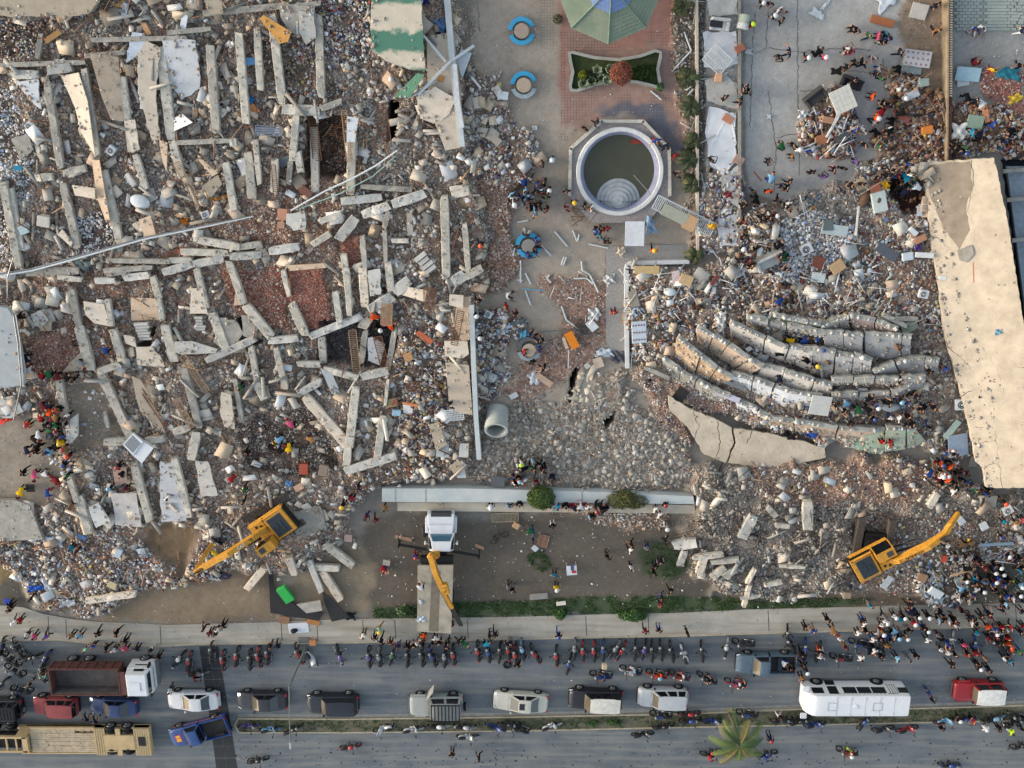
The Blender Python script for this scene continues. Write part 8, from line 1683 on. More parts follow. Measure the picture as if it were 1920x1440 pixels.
bx('door_panel',934,903,25,22,-3,(96,102,108),'dark grey panel beside the aluminium ladder','panel',.06,.3)
def ac(px,py,w,ang,label,dz=.25,z=None):
    e=root_at('air_conditioner',px,py,ang,dz,z); s=scl(py)*w; mb=MB(); mb.box(-s/2,s/2,-s*.42,s*.42,0,.3); mb.build('casing',col((222,226,228)),e,bevel=.02)
    mb=MB(); mb.cyl((-.05,0,.3),(-.05,0,.312),s*.33,n=24); f=mb.build('fan_opening',col((60,64,68)),e); mb=MB(); mb.torus((-.05,0,.32),(0,0,1),s*.32,.012,n=24,m=4); mb.torus((-.05,0,.32),(0,0,1),s*.2,.01,n=20,m=4); mb.cyl((-.05,0,.3),(-.05,0,.33),s*.08,n=12); mb.build('fan_guard',M_white,f)
    return tag(e,label,'air conditioner',None,px=(px,py))
ac(1802,757,24,5,'air conditioner with a dark round fan at the edge of the cream slab',z=1.3); ac(1511,466,22,30,'air conditioner unit in the white debris heap'); ac(1730,550,18,-10,'air conditioner unit near the lower left of the cream slab'); ac(211,281,17,50,'air conditioner in the upper left ruins'); ac(57,235,15,40,'small grey fan unit in the far left rubble'); ac(386,402,15,20,'round white fan unit beside the bent rebar'); ac(1003,239,9,0,'tiny square fan unit on the plaza',z=.0); ac(1888,955,18,35,'grey fan unit near the lower right corner of the cream slab'); ac(916,589,14,-25,'small white unit on the pale litter by the long wall')
# white louvred cabinet
e=root_at('louvred_cabinet',258,840,0,1.1,tilt=1); L0=e.location.copy(); zt=L0.z
def q3(pts,z): return [P(x,y,z)-L0 for x,y in pts]
mb=MB(); mb.prism(q3([(230,834),(249,812),(268,828),(249,854)],zt+.15),.25); mb.build('louvre_panel',M_white,e); mb=MB(); mb.prism(q3([(249,854),(268,828),(288,840),(266,869)],zt+.05),.35); mb.build('cabinet_side',M_white,e)
mb=MB()
for k in range(11):
    t=.1+k*.075; a=(232+(249-232)*t,834+(812-834)*t)
    for u0,u1 in ((.08,.92),): 
        x0,y0=230+19*t+19*u0,834-22*t+20*u0*1.0; x1,y1=230+19*t+19*u1,834-22*t+18*u1+1; mb.prism(q3([(x0,y0),(x1,y1),(x1+.7,y1-.9),(x0+.7,y0-.9)],zt+.156),.004)
mb.build('louvre_slot',M_blk,e); tag(e,'white louvred metal cabinet on top of the lower left ruins','cabinet',px=(258,840))
# assorted boards, boxes and cloths:  kind,x,y,w,h,angle,r,g,b,text
IT='''b,467,115,22,13,2,120,170,220,light blue board in a gap between tall beams
c,467,188,20,20,-10,40,120,190,bright blue cloth hanging in the upper left ruins
b,475,206,17,20,40,226,150,96,orange board just below the bright blue cloth
b,345,42,12,28,-15,226,236,244,white and blue cooler lid in the top rubble
b,234,20,10,28,-20,214,230,240,pale blue board standing in the top left rubble
c,225,10,24,16,30,214,176,120,tan foam sheet at the top left
b,275,55,10,22,25,214,166,120,brown wooden board standing beside a beam end
w,100,68,36,10,30,180,140,90,curved ochre plank in the upper left hollow
s,263,378,38,26,-20,232,236,240,white bathtub shell in the left ruins
c,215,418,22,40,0,236,230,230,white crumpled cloth with a red ball
b,83,414,22,20,-12,226,218,206,open white box with a dark inside
b,46,430,16,16,20,206,224,224,mint white box in the far left rubble
b,34,315,15,9,5,40,150,190,bright turquoise board in the far left rubble
c,152,497,40,22,-12,150,164,156,grey green sheet under the cable bundle
w,340,470,14,8,60,178,96,76,red brick plank touching the cable bundle
b,530,402,18,22,-5,220,160,130,orange pink tile piece in the middle
b,527,422,13,12,-5,206,160,134,small pink tile piece in the middle
b,574,358,24,14,-38,140,96,84,brown book-like box in the middle ruins
b,537,302,28,16,20,110,118,124,old television frame in the middle ruins
c,345,415,18,12,0,220,130,30,orange sponge scrap in the rubble
c,410,372,40,10,10,190,130,60,orange sponge strip in the rubble
b,570,877,16,22,-4,196,96,70,orange-red crate above the left excavator
b,607,880,16,22,-15,150,134,120,brown board right of the orange-red crate
c,541,908,14,14,0,120,170,220,blue plastic bag above the left excavator
b,560,914,18,12,30,200,164,140,cardboard near the left excavator
c,592,711,18,12,0,180,30,50,red bag beside a whitish beam
c,629,734,12,8,0,40,160,110,green bag in the litter pocket
w,797,632,34,10,-36,196,104,70,orange wooden plank in the littered shaft
b,766,668,16,14,20,196,150,110,cardboard box in the littered shaft
b,765,765,18,20,0,222,226,232,white paper sheet in the littered shaft
b,736,753,18,16,10,166,150,110,khaki box in the littered shaft
w,736,754,20,12,5,150,90,70,brown wood crate lid in the littered shaft
b,744,772,16,11,-4,160,196,220,pale blue crate in the littered shaft
w,770,758,30,5,-10,206,130,80,orange stick in the littered shaft
c,795,1,20,14,0,40,40,120,navy cloth at the top by the striped roof
c,826,48,22,28,20,110,150,210,blue cloth hanging on the upper pale wall
w,826,147,12,12,-12,190,140,80,small wooden chair back near the crossed white pipes
b,866,118,22,46,-22,210,218,224,pale metal panel leaning outside the upper pale wall
b,943,179,20,15,-8,222,228,232,printed white sheet on the plaza
b,933,170,14,18,30,196,196,190,grey panel behind the printed sheet
w,893,155,4,26,40,226,226,226,white plank on the plaza near the upper pale wall
b,930,263,20,14,-40,180,170,158,grey box on the spilled bricks
b,929,265,12,20,40,150,140,130,dark tile on the spilled bricks
c,1142,524,24,20,10,226,226,224,white sack on the plaza beside the speckled path
o,1072,637,16,32,27,238,140,34,bright orange box lying on the plaza
b,1060,642,6,22,20,206,196,180,pale splinter left of the orange box
c,1115,590,26,26,0,226,230,232,white bags heaped near the wire rack
b,1110,610,16,22,40,222,226,232,white panel beside the wire rack
c,1135,662,40,20,-5,206,216,224,pale clothes heap at the end of the corner wall
c,1160,670,34,26,0,84,84,96,dark grey clothes heap at the end of the corner wall
b,1122,680,18,20,20,206,186,166,bent pink tan sheet above the dark hole
b,1101,686,10,10,40,206,206,200,small slotted tile above the dark hole
c,1001,710,22,30,20,222,226,232,large white crumpled sheet on the plaza
b,1020,712,36,12,-35,200,172,150,pink tan board beside the crumpled white sheet
b,963,742,16,10,30,222,226,226,white slab scrap on the cracked plaza
b,1213,506,46,15,0,206,178,130,long tan board inside the white corner wall
b,1268,520,14,26,12,226,200,204,pink and white board inside the corner wall
b,1286,524,24,20,-20,206,176,136,open tan carton inside the corner wall
b,1188,560,17,32,16,166,156,140,grey tan mattress inside the corner wall
s,1256,547,24,16,-5,216,226,230,white oval basin inside the corner wall
c,1190,586,18,26,10,210,222,228,pale sheet inside the corner wall
w,1340,525,8,22,-30,130,70,60,maroon plank in the colourful debris
c,1388,510,28,30,-20,236,238,240,crisp white tarp in the colourful debris
c,1352,606,22,36,8,236,236,234,tall white cloth hanging on the curved walls
b,1565,431,50,20,-8,190,204,206,pale grey metal sheet in the white debris
b,1553,422,20,20,0,110,120,120,grey monitor standing on the metal sheet
b,1535,492,22,22,-20,140,80,62,brown round tabletop in the debris
b,1569,500,26,20,36,206,170,130,tan carton in the debris
b,1534,520,26,18,-8,214,222,220,white basin piece in the debris
b,1612,345,20,18,30,206,180,150,tan carton by the dark pit
c,1661,348,18,24,20,240,180,40,yellow jacket cloth by the dark pit
b,1641,354,20,18,20,196,120,90,orange brown board by the dark pit
s,1621,372,18,36,-18,110,84,66,brown wrapped bundle by the dark pit
b,1647,378,26,38,15,206,216,212,white cabinet door by the dark pit
s,1645,376,14,24,-5,90,84,76,grey brown bag on the white cabinet door
w,1607,414,4,56,0,222,222,218,upright white plank in the right debris
b,1724,395,10,20,5,206,214,220,small white gadget beside the cream slab
c,1721,464,14,12,0,110,60,190,purple cloth beside the cream slab
b,1711,433,18,9,-38,220,226,232,white carton below the dark pit
b,1724,447,22,12,30,190,140,110,tan carton stack below the dark pit
w,1733,478,34,10,-3,230,232,232,long white box against the cream slab
b,1663,473,44,18,-32,90,96,108,dark slatted rack below the pit
b,1700,480,20,14,10,214,224,232,white carton beside the dark slatted rack
b,1767,521,14,7,0,236,238,238,small white card on the cream slab
c,1875,622,18,12,20,110,170,200,crumpled blue cloth on the cream slab
b,1663,196,16,14,20,170,120,92,brown carton in the courtyard pile
w,1690,218,34,12,-30,140,80,70,dark red board by the stooping people
b,1737,243,20,14,10,224,136,60,orange carton in the courtyard pile
c,1737,252,12,16,0,236,206,110,yellow cloth in the courtyard pile
b,1710,178,26,14,28,200,206,216,blue white striped board in the pile
b,1730,155,18,14,10,160,176,170,grey green box near the balustrade
c,1680,165,22,24,0,190,150,130,dusty pink cloth in the pile
c,1506,214,20,18,0,220,220,220,white jug heap in the round pile
w,1565,230,4,60,-28,230,232,232,long white plank in the round pile
b,1580,258,26,16,38,80,84,90,open dark laptop shape in the round pile
b,1540,262,20,18,20,170,110,80,brown board in the round pile
b,1552,225,22,12,-10,196,150,120,tan board in the round pile
c,1517,282,16,10,0,60,90,180,blue cloth at the foot of the round pile
b,1346,146,13,15,-3,232,180,140,orange tan carton on the broken platform
b,1387,90,18,12,30,160,100,80,brown carton on the courtyard edge
c,1404,97,16,12,0,226,226,228,white pillow on the courtyard edge
c,1375,82,10,14,0,190,30,40,red cloth on the broken platform
b,1365,223,20,14,-30,206,140,110,orange board on the broken platform
b,1385,300,16,20,60,206,160,134,slatted pink board on the courtyard edge
c,1366,365,20,16,0,120,30,40,maroon cloth on the platform edge
c,1363,396,24,16,0,226,226,224,white clothes on the lower platform
w,1420,330,24,3,-48,130,80,60,brown stick on the courtyard
c,1443,218,9,9,0,232,236,238,white paper on the courtyard
c,12,787,34,11,20,230,60,44,red stretcher sheet at the left edge
c,96,803,26,54,-8,96,104,118,grey-blue tarpaulin held by the rescue crowd
c,101,866,20,16,0,220,220,222,white sack below the rescue crowd
b,57,915,16,16,0,50,50,50,black generator case below the rescue crowd
c,105,905,26,12,-40,150,50,50,red net below the rescue crowd
c,64,1104,36,13,10,34,90,190,blue tarpaulin heap by the kerb rubble
b,14,1128,11,13,-10,40,80,200,blue and white cooler at the left edge
c,100,1016,44,22,-8,214,226,240,pale blue paper heap under the grey slab
c,88,1100,16,40,20,222,222,226,white fabric scrap in the lower left litter
c,125,1132,34,18,0,214,214,216,white bundle with dark scraps by the pavement
b,223,1035,12,18,-30,206,220,230,pale box in the lower left litter
b,210,1097,16,14,-30,206,190,150,pale yellow sheet in the lower left litter
b,154,1007,16,8,-30,90,130,190,blue panel below the slab with turquoise cloth
c,181,975,16,20,10,90,206,200,turquoise cloth on the grey-blue slab
c,100,897,8,30,60,160,40,50,thin red cloth below the crowd
c,420,1081,30,16,0,60,56,76,dark blue cloth under the excavator boom
c,401,1038,12,14,20,230,200,50,yellow bag inside the excavator boom fork
b,1727,1081,18,16,-20,180,140,110,cardboard box right of the right excavator
b,1753,1109,28,15,-30,216,224,228,white cabinet in the kerbside junk
b,1802,1096,18,36,28,150,164,168,grey metal locker in the kerbside junk
b,1770,1048,10,14,-5,230,90,60,orange-red chair seat in the junk
w,1806,1072,46,5,21,200,164,130,long tan plank in the junk
c,1740,1118,22,18,0,150,160,170,grey fabric seat in the junk
c,1762,1125,22,16,-20,160,174,186,pale blue fabric seat in the junk
c,1790,1134,22,20,0,74,78,92,dark slate bag in the junk
w,1868,1020,64,6,3,150,170,186,long blue-grey metal profile on the ground
b,1800,975,12,14,40,222,226,228,white box under the raised boom
b,1843,985,14,14,30,222,226,228,white box right of the raised boom
b,1857,940,24,24,0,180,172,160,square grey paving slab at the right rubble
b,1663,1092,14,28,-30,206,210,216,white bent sheet under the right excavator
b,1587,1114,14,12,-5,160,140,120,brown square box on the dirt
b,560,1177,38,22,3,232,234,240,white signboard lying on the pavement
s,552,1181,14,9,10,34,34,40,black camera bag on the white signboard
b,533,1162,20,16,-10,150,116,88,wooden stool beside the signboard
w,588,1166,24,10,-15,190,130,80,curved orange wooden chair piece
c,655,1156,26,18,0,30,30,34,black bag heap on the pavement edge
g,536,1111,18,34,30,60,190,90,bright green open box in the small ruin
b,587,1203,12,11,0,206,140,90,small orange wooden box on the kerb
b,570,1200,20,12,0,120,120,116,grey concrete block on the kerb
c,1462,1235,10,10,0,0,0,0,skip
b,1410,1236,16,12,-30,206,190,120,yellow and blue folded paper on the road
c,1369,1335,12,13,0,220,190,80,yellow bag on the median
b,1133,1247,9,11,0,206,186,160,tan carton on a motorcycle seat
c,1132,1232,4,4,0,0,0,0,skip
b,1010,1118,34,12,2,160,156,148,flat grey concrete bench on the green verge
b,1052,1131,18,8,10,220,216,206,white half slab on the green verge
b,968,984,13,11,-30,206,166,130,small tan carton on the lawn
b,1003,1028,12,10,-45,222,226,230,white sheet beside the pallet
c,790,1162,18,14,0,206,220,236,pale blue clothes on the grey flatbed
c,789,1130,8,14,10,206,214,226,white bag on the grey flatbed
b,725,1055,14,12,-10,170,164,158,grey sheet on the lawn
b,653,1009,14,14,-5,190,160,150,faint pink board left of the crane truck
b,726,1073,8,8,0,216,160,140,pink board beside the squatting person
c,982,628,20,18,30,120,190,226,light blue beach sign cloth by the lowest bench
c,975,605,34,16,0,110,116,122,grey veil cloth above the lowest bench
b,1275,741,22,30,-35,44,42,44,black metal panel stuck at the curve start
w,1364,742,50,11,-22,200,200,218,long lilac white box on the lower curve
w,1378,722,40,8,-22,130,134,140,long grey box on the lower curve
s,1412,708,36,14,-6,226,230,232,white boat-shaped basin between curved walls
c,1320,705,26,18,10,222,224,230,white crumpled sheet between curved walls
b,1416,688,14,18,0,200,216,222,pale blue tile between curved walls
c,1378,642,28,14,0,180,150,120,tan sheet between curved walls
b,1660,688,0,0,0,0,0,0,skip
b,1705,612,30,22,30,150,160,136,greenish padded sheet at the top of the curve
s,1669,763,36,18,0,206,216,220,large white oval basin held by rescuers
b,1616,738,18,22,0,216,220,222,white slab piece between curved walls
w,1646,739,26,12,10,170,106,70,orange-brown wood between curved walls
c,1523,816,30,14,0,40,60,140,navy blue tarpaulin at the green wall
b,1785,805,12,40,-32,170,190,180,pale green plank near the cream slab
b,1796,835,38,44,10,160,176,196,pale blue-grey sheet by the orange rescuers
b,1822,775,18,24,-5,160,158,152,grey box below the dark fan unit
c,1440,705,20,12,0,214,196,150,cream sack in the white wall gap
w,1650,655,6,30,32,214,214,208,white leaning splinter on the top curve
b,1616,636,20,8,0,226,232,236,white card on the grey leaning wall'''
MK={}
for ln in IT.split('\n'):
    p=ln.split(','); k=p[0]; x,y,w,h,a=map(float,p[1:6]); c=tuple(int(v) for v in p[6:9]); t=p[9]
    if t=='skip': continue
    ws=t.split(); last=t
    nm_={'b':'board','c':'cloth','w':'plank','s':'bundle','o':'orange_box','g':'green_box'}[k]
    for key in ('carton','box','basin','bag','sheet','crate','bathtub','panel','tarpaulin','signboard','cabinet','paper','sack','stool','locker','slab','block','tile','cooler','television','monitor','tabletop','pillow','mattress'):
        if key in ws: nm_={'orange_box':'box'}.get(key,key); break
    cat=nm_
    onr=None
    if x==982 : onr=.45
    z=None
    if 782<x<800 and 1120<y<1170: z=1.3
    if 1750<x<1900 and 510<y<700 and c!=(160,176,196): z=1.2+(x-1750)/170*1.9+.03
    if y>1140 and z is None: z=.14 if y<np.interp(x,[q[0] for q in kerb],[q[1] for q in kerb]) else .02
    if (x,y)==(1133,1247): z=.95
    if k in('b','o','g') : bx(nm_,x,y,w,h,a,c,t,cat,t=(.3 if cat in('carton','box','crate','locker','cabinet','stool') else .06) if k=='b' else .45,dz=.25,z=z)
    elif k=='w': bx(nm_,x,y,w,h,a,c,t,cat,t=.1,dz=.45,z=z)
    elif k=='c': cloth_(nm_,x,y,w,h,a,c,t,cat,amp=min(.14,.03+min(w,h)*.004),z=None if z is None else z+.05)
    else:
        s_=scl(y); W,H=w*s_/2,h*s_/2; v=[];n=14;m=7
        for i in range(m+1):
            ph=math.pi/2*i/m
            for j in range(n): th=2*math.pi*j/n; v.append(Vector((W*math.cos(th)*math.cos(ph)**.6 if i<m else 0,H*math.sin(th)*math.cos(ph)**.6 if i<m else 0,.42*math.sin(ph)+random.uniform(-.01,.01))))
        mb=MB(); mb.add(v,[(i*n+j,i*n+(j+1)%n,(i+1)*n+(j+1)%n,(i+1)*n+j) for i in range(m) for j in range(n)]+[tuple(range(n-1,-1,-1))]); o=mb.build(nm_,col(c),smooth=True); o.location=P(x,y,(hzmax(x,y,8)+.15) if z is None else z); o.rotation_euler=(R(random.uniform(-8,8)),0,R(a)); tag(o,t,cat,None,px=(x,y))
# black roof pieces of the small ruin
slab([(503,1058),(508,1058),(514,1100),(560,1140),(606,1150),(600,1162),(556,1158),(507,1149)],mat('black_tar_sheet',(46,46,50),rough=.8,var=.2),dz=.15,h=.05,label='black tar sheet frame around the green box',name='tar_sheet',cat='sheet')
slab([(602,1108),(618,1118),(656,1158),(622,1166),(612,1140)],mat('black_tar_sheet',(46,46,50)),dz=.3,h=.05,label='black tar sheet with a blue scrap below the fallen beams',name='tar_sheet',cat='sheet')
slab([(556,1134),(600,1126),(604,1145),(575,1150)],M_concd,dz=.5,label='small grey slab inside the black tar frame')
# pallet, table, wood pile
e=root_at('wooden_pallet',1018,1014,-14,0,.02,1); mb=MB(); 
for k in range(7): y=-.5+k*.165; mb.box(-.45,.45,y,y+.1,.1,.125)
for x in (-.42,0,.36): mb.box(x,x+.08,-.5,.6,0,.1)
mb.build('pallet_boards',mat('pallet_wood',(176,136,112),rough=.9,var=.2),e); tag(e,'wooden pallet on the lawn beside a man in green','pallet',px=(1018,1014))
e=root_at('small_table',1071,1062,5,0,0,0); mb=MB(); mb.box(-.42,.42,-.42,.42,.68,.72); mb.build('tabletop',M_white,e)
for sx in (1,-1):
    for sy in (1,-1): mb=MB(); mb.box(sx*.38-.03,sx*.38+.03,sy*.38-.03,sy*.38+.03,0,.68); mb.build('leg',M_white,e)
tag(e,'small white table standing alone on the lawn','table',px=(1071,1060)); bx('phone',1073,1064,6,12,5,(80,90,130),'blue-grey tray on the small white table','tray',.03,z=.73,tilt=0); bx('wallet',1076,1072,8,5,0,(200,40,50),'red pouch on the small white table','pouch',.05,z=.73,tilt=0)
mb=MB()
for k in range(16): a=random.uniform(0,3.14); x,y=random.uniform(-.9,.9),random.uniform(-.6,.6); l=random.uniform(.5,1.1); mb.cyl((x-l*math.cos(a)*.5,y-l*math.sin(a)*.5,.05+k*.03),(x+l*math.cos(a)*.5,y+l*math.sin(a)*.5,.1+k*.03),.03,n=5)
o=mb.build('wood_pile',mat('brown_branches',(130,104,82),rough=.95)); o.location=P(1092,405,0); tag(o,'pile of brown branches beside the pool deck','wood',kind='stuff')
# yellow machine-side manhole, tyre on road
mb=MB(); mb.torus((0,0,.06),(0,0,1),.28,.09,n=24,m=8); o=mb.build('tyre',M_rub,smooth=True); o.location=P(951,1246,.02); tag(o,'loose black tyre on the road below the motorcycles','tyre',px=(951,1246))
# lamp post over the left row
lp=empty('lamp_post',P(574,1213,.12)); T=P(545,1330,7.6) ; b=lp.location; 
top=Vector((b.x-.35,b.y-.2,5.6)); 
mb=MB(); mb.cyl((0,0,0),top-b,.11,.07,n=10); mb.build('pole',mat('weathered_pole',(112,120,118),rough=.7,var=.15),lp)
tip=P(544,1398,5.9); mb=MB(); mb.cyl(top-b,(top*.3+tip*.7)-b+Vector((0,0,.05)),.05,n=8); mb.cyl((top*.3+tip*.7)-b+Vector((0,0,.05)),tip-b,.04,n=8); mb.build('arm',mat('weathered_pole',(112,120,118)),lp)
mb=MB(); mb.box(-.09,.09,-.32,.32,-.05,.07,tap=.03); h_=mb.build('lamp_head',col((186,196,200)),lp); h_.location=tip-b; tag(lp,'tall street lamp reaching over the road between the motorcycle rows','street lamp',px=(560,1300))
# ================= VEGETATION =================
M_leaf=cmat('foliage',rough=.7,nscale=3,namp=.25,bump=0)
def leaves(name,par,cs,n,size,cols_,shell=.55,zmin=-.2):
    V=[];Cc=[]; tot=sum(c[3]*c[4]*c[5] for c in cs)
    for (cx,cy_,cz,rx,ry,rz) in cs:
        m=int(n*rx*ry*rz/tot)
        d=rng.normal(size=(m,3)); d/=np.linalg.norm(d,axis=1)[:,None]; r=shell+(1-shell)*rng.random(m)**.5; r*=1+.12*np.sin(d[:,0]*7+cx)*np.cos(d[:,1]*6)
        p=d*r[:,None]*np.array([rx,ry,rz])+np.array([cx,cy_,cz]); ok=p[:,2]>zmin; p=p[ok]; d=d[ok]; m=len(p)
        u=rng.normal(size=(m,3)); nrm=d+u*.6; nrm/=np.linalg.norm(nrm,axis=1)[:,None]; a=np.cross(nrm,rng.normal(size=(m,3))); a/=np.linalg.norm(a,axis=1)[:,None]; b=np.cross(nrm,a); s=size*rng.uniform(.6,1.3,m)[:,None]
        q_=np.stack([p-a*s*.9,p+b*s*.45,p+a*s*.9,p-b*s*.45],1); V.append(q_.reshape(-1,3)); cl=rng.integers(0,len(cols_),m); cc=np.array([[lin(x)*.55 for x in c] for c in cols_])[cl]*rng.uniform(.7,1.25,(m,1)); Cc.append(np.repeat(cc,4,0))
    V=np.concatenate(V);Cc=np.concatenate(Cc); F=np.arange(len(V)).reshape(-1,4); return new(name,npmesh(name,V,F,Cc,M_leaf),par)
def bush(px,py,rx,ry,rz,cols_,label,n=3500,size=.07,z=None,name='bush',cat='bush',shell=.55,sub=None,stem=(96,76,58)):
    z=hz(px,py) if z is None else z; e=empty(name,P(px,py,z)); cs=sub or [(0,0,rz,rx,ry,rz)]
    leaves('foliage',e,cs,n,size,cols_,shell,0.02); mb=MB()
    for k in range(5): a=k*1.26; mb.cyl((0,0,0),(rx*.6*math.cos(a),ry*.6*math.sin(a),rz*1.2),.04,.015,n=5)
    mb.build('stem',col(stem),e); return tag(e,label,cat,None,px=(px,py))
G1=[(92,128,50),(70,104,40),(116,146,66),(48,76,28),(136,142,84),(40,60,26)]; G2=[(96,104,58),(120,122,72),(74,84,46),(134,128,84)]; G3=[(70,110,56),(90,130,66),(50,84,42),(110,146,84)]
bush(1013,925,1.15,1.0,.85,G1,'round clipped bright green bush at the low wall',n=9000,size=.06,z=.2)
bush(1172,932,1.7,.95,.75,G2,'wide sprawling olive bush on the low wall',n=9000,size=.07,z=.2,sub=[(-.5,.1,.7,1.1,.8,.7),(.7,-.05,.6,1.1,.7,.6),(0,.2,.8,.9,.7,.7)])
bush(1185,1150,1.3,.55,.35,G3,'broad leafy shrub spilling onto the pavement',n=2200,size=.08); bush(1050,1148,.5,.5,.35,G3,'small leafy shrub on the verge left of the broad one',n=900,size=.08); bush(757,1142,.6,.5,.35,G3+[(180,190,150)],'small pale-flecked shrub on the verge by the flatbed',n=900,size=.08)
bush(1045,36,.35,.35,.4,[(110,108,84),(130,120,96)],'small dry shrub left of the gazebo',n=600,size=.07)
bush(1110,1353,.7,.3,.2,G3,'leafy weeds on the median near the beige sedan',n=500,z=.1); bush(1150,1353,.7,.3,.2,G3,'leafy weeds on the median near the white-roofed SUV',n=500,z=.1)
# flower bed plants
bush(1161,137,.82,.85,1.0,[(150,82,66),(166,100,80),(126,64,54),(178,120,96)],'rust-brown round tree in the flower bed',n=8000,size=.05,name='small_tree',cat='tree',z=.5,shell=.4)
bush(1092,140,.34,.34,.35,[(150,150,40),(130,134,40),(110,120,40)],'yellow-green ball plant in the flower bed',n=1200,size=.05,z=.2); bush(1105,145,.9,.5,.25,[(60,80,44),(46,64,38)],'dark low plants in the left half of the flower bed',n=1600,size=.07,z=.2); bush(1205,135,.9,.6,.22,[(64,92,40),(50,76,36),(80,104,48)],'dark green low plants in the right half of the flower bed',n=1800,size=.07,z=.2)
bush(1236,162,.3,.35,.3,G3,'small green shrub at the lower right bed corner',n=500)
def rosette(px,py,r,n,c,label,z=.2,droop=.3,h=.5,wd=.05,name='agave',cat='plant'):
    e=empty(name,P(px,py,z)); mb=MB()
    for k in range(n):
        a=2*math.pi*k/n+random.uniform(-.1,.1); d=Vector((math.cos(a),math.sin(a),0)); nn=Vector((-d.y,d.x,0)); l=r*random.uniform(.75,1.1); hh=h*random.uniform(.6,1.1)
        pts=[Vector((0,0,.05)),d*l*.4+Vector((0,0,hh*.7)),d*l*.75+Vector((0,0,hh)),d*l+Vector((0,0,hh*(1-droop)))]; ws=[wd,wd*1.3,wd,.004]
        v=[]
        for p,w_ in zip(pts,ws): v+=[p+nn*w_,p-nn*w_]
        mb.add(v,[(2*i,2*i+1,2*i+3,2*i+2) for i in range(3)])
    mb.build('leaf_rosette',col(c),e); return tag(e,label,cat,'rosette plants in the flower bed' if name=='agave' else None,px=(px,py))
for x,y in ((1108,152),(1120,131),(1128,146),(1094,156),(1137,150),(1144,130)): rosette(x,y,.42,22,(136,150,120),'spiky grey-green agave rosette in the flower bed')
def frond(mb,o,d,l,rise,drop,nl=30,lw=.35,w_=.019,tw=0):
    nn=Vector((-d.y,d.x,0)); pts=[]
    for i in range(nl+1):
        t=i/nl; pts.append(o+d*l*t*(1-.12*t)+Vector((0,0,rise*t-drop*t*t)))
    for i in range(nl): 
        mb.cyl(pts[i],pts[i+1],.022*(1-i/nl)+.006,n=4,cap=False)
        t=i/nl
        if t<.1: continue
        f=(pts[i+1]-pts[i]).normalized(); ll=lw*math.sin(math.pi*min(1,t*.85+.15))**.7
        for s in (1,-1):
            for q_ in (0,.5):
                b=pts[i].lerp(pts[i+1],q_); e_=b+(nn*s*.8+f*.75).normalized()*ll*random.uniform(.85,1.1)-Vector((0,0,.14*ll+.1*ll*random.random()*2)); u=f*w_
                mb.add([b-u,b+u,e_+u*.3,e_-u*.3],[(0,1,2,3)])
def palm(px,py,z0,H_,l,n,label,cols_,dead=3,lw=.4):
    top=P(px,py,H_); e=empty('palm_tree',(top.x-.1,top.y+.2,z0)); L=e.location; t=top-L
    mb=MB(); prev=Vector((0,0,0))
    for k in range(10):
        u=(k+1)/10; p=t*u+Vector((.1*math.sin(u*3),0,0)); mb.cyl(prev,p,.15-.05*u+.02*(k%2),.14-.05*u,n=10); prev=p
    mb.build('trunk',col((104,92,78)),e)
    for k in range(n):
        a=2*math.pi*k/n+random.uniform(-.15,.15); d=Vector((math.cos(a),math.sin(a),0)); mb=MB(); c=cols_[k%len(cols_)]; frond(mb,prev,d,l*random.uniform(.8,1.1),random.uniform(.5,1.4),random.uniform(.9,2.9),lw=lw); mb.build('frond',mat('palm_%d_%d'%(c[0],c[1]),c,rough=.6,var=.2,scale=1,bump=0),e)
    return tag(e,label,'palm',None,px=(px,py))
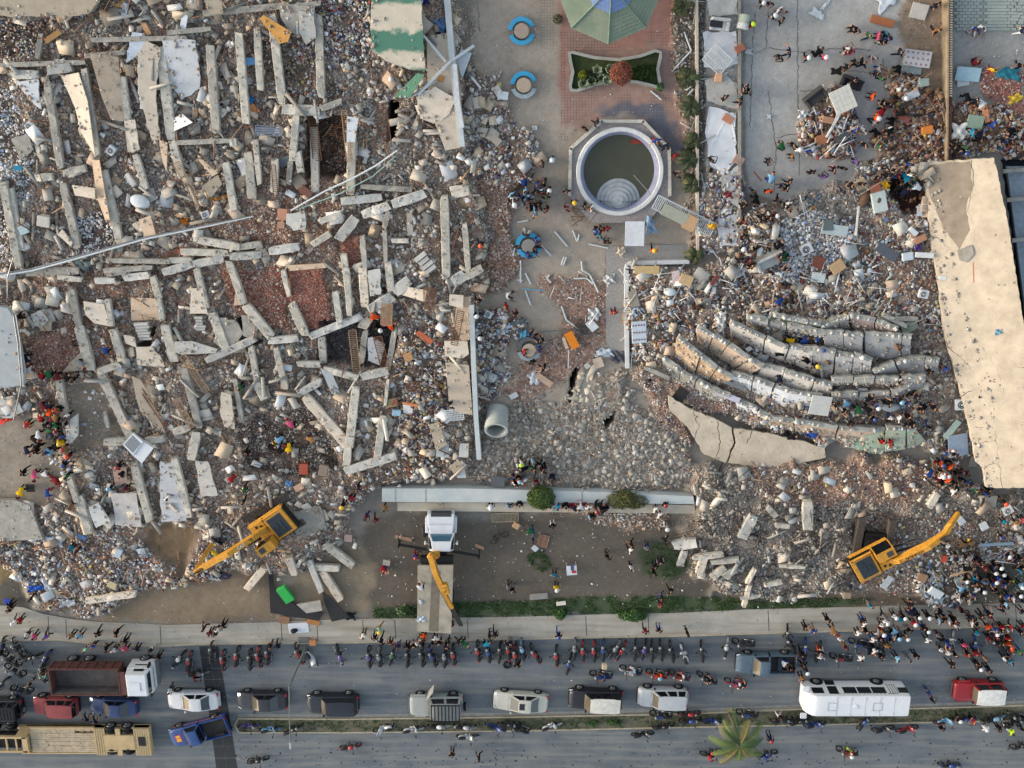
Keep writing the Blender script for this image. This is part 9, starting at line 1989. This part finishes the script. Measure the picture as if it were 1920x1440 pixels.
palm(1387,1398,.1,4.3,2.7,22,'tall palm rising from the median over the lower road',[(96,116,52),(72,98,50),(112,126,58),(62,86,44),(136,124,72)],lw=.6)
PC=[(72,84,50),(96,96,60),(58,70,44)]
for x,y,l in ((1280,10,1.0),(1288,145,1.2),(1296,200,1.0),(1292,300,1.3),(1296,345,1.0),(1300,265,.9),(1303,480,.9)): palm(x,y,.1,.9,l,9,'low palm plant along the planter edge near '+near(x,y),PC,lw=.3)
# bare twig trees reaching in from below
def twigs(px,py,h,label,seed):
    rr_=random.Random(seed); base=P(px,1475,0); e=empty('bare_tree',base); mb=MB(); lv=[]
    def br(p,d,l,r,k):
        q_=p+d*l; mb.cyl(p,q_,r,r*.6,n=5,cap=False)
        if k==0:
            for _ in range(3): lv.append(q_+Vector((rr_.uniform(-.2,.2),rr_.uniform(-.2,.2),rr_.uniform(-.2,.2))))
            return
        for _ in range(rr_.choice([2,3,3])):
            dd=(d+Vector((rr_.uniform(-.7,.7),rr_.uniform(-.55,.6),rr_.uniform(-.3,.5)))).normalized(); br(p.lerp(q_,rr_.uniform(.55,1)),dd,l*rr_.uniform(.6,.8),r*.55,k-1)
    br(Vector((0,0,0)),Vector((0,.05,1)),1.3,.09,0); tgt=Vector((0,0,1.3))
    for k in range(5): br(tgt,Vector((rr_.uniform(-.7,.7),rr_.uniform(.3,1.0),rr_.uniform(.5,1.0))).normalized(),h*.36,.045,4)
    mb.build('branches',mat('grey_bark',(150,152,140),rough=.9),e)
    V=np.array([tuple(p+Vector(o)) for p in lv for o in ((-.05,0,0),(0,.03,.01),(.05,0,0),(0,-.03,.01))]); F=np.arange(len(V)).reshape(-1,4); new('leaves',npmesh('leaves',V,F,np.tile([lin(110)*.5,lin(140)*.5,lin(96)*.5],(len(V),1)),M_leaf),e)
    tag(e,label,'tree',None,px=(px,1430))
twigs(1010,0,4.2,'bare twiggy tree at the bottom edge, left one of three',1); twigs(1110,0,5.0,'bare twiggy tree at the bottom edge, middle one of three',2); twigs(1225,0,4.0,'bare twiggy tree at the bottom edge, right one of three',5)
finish_labels()
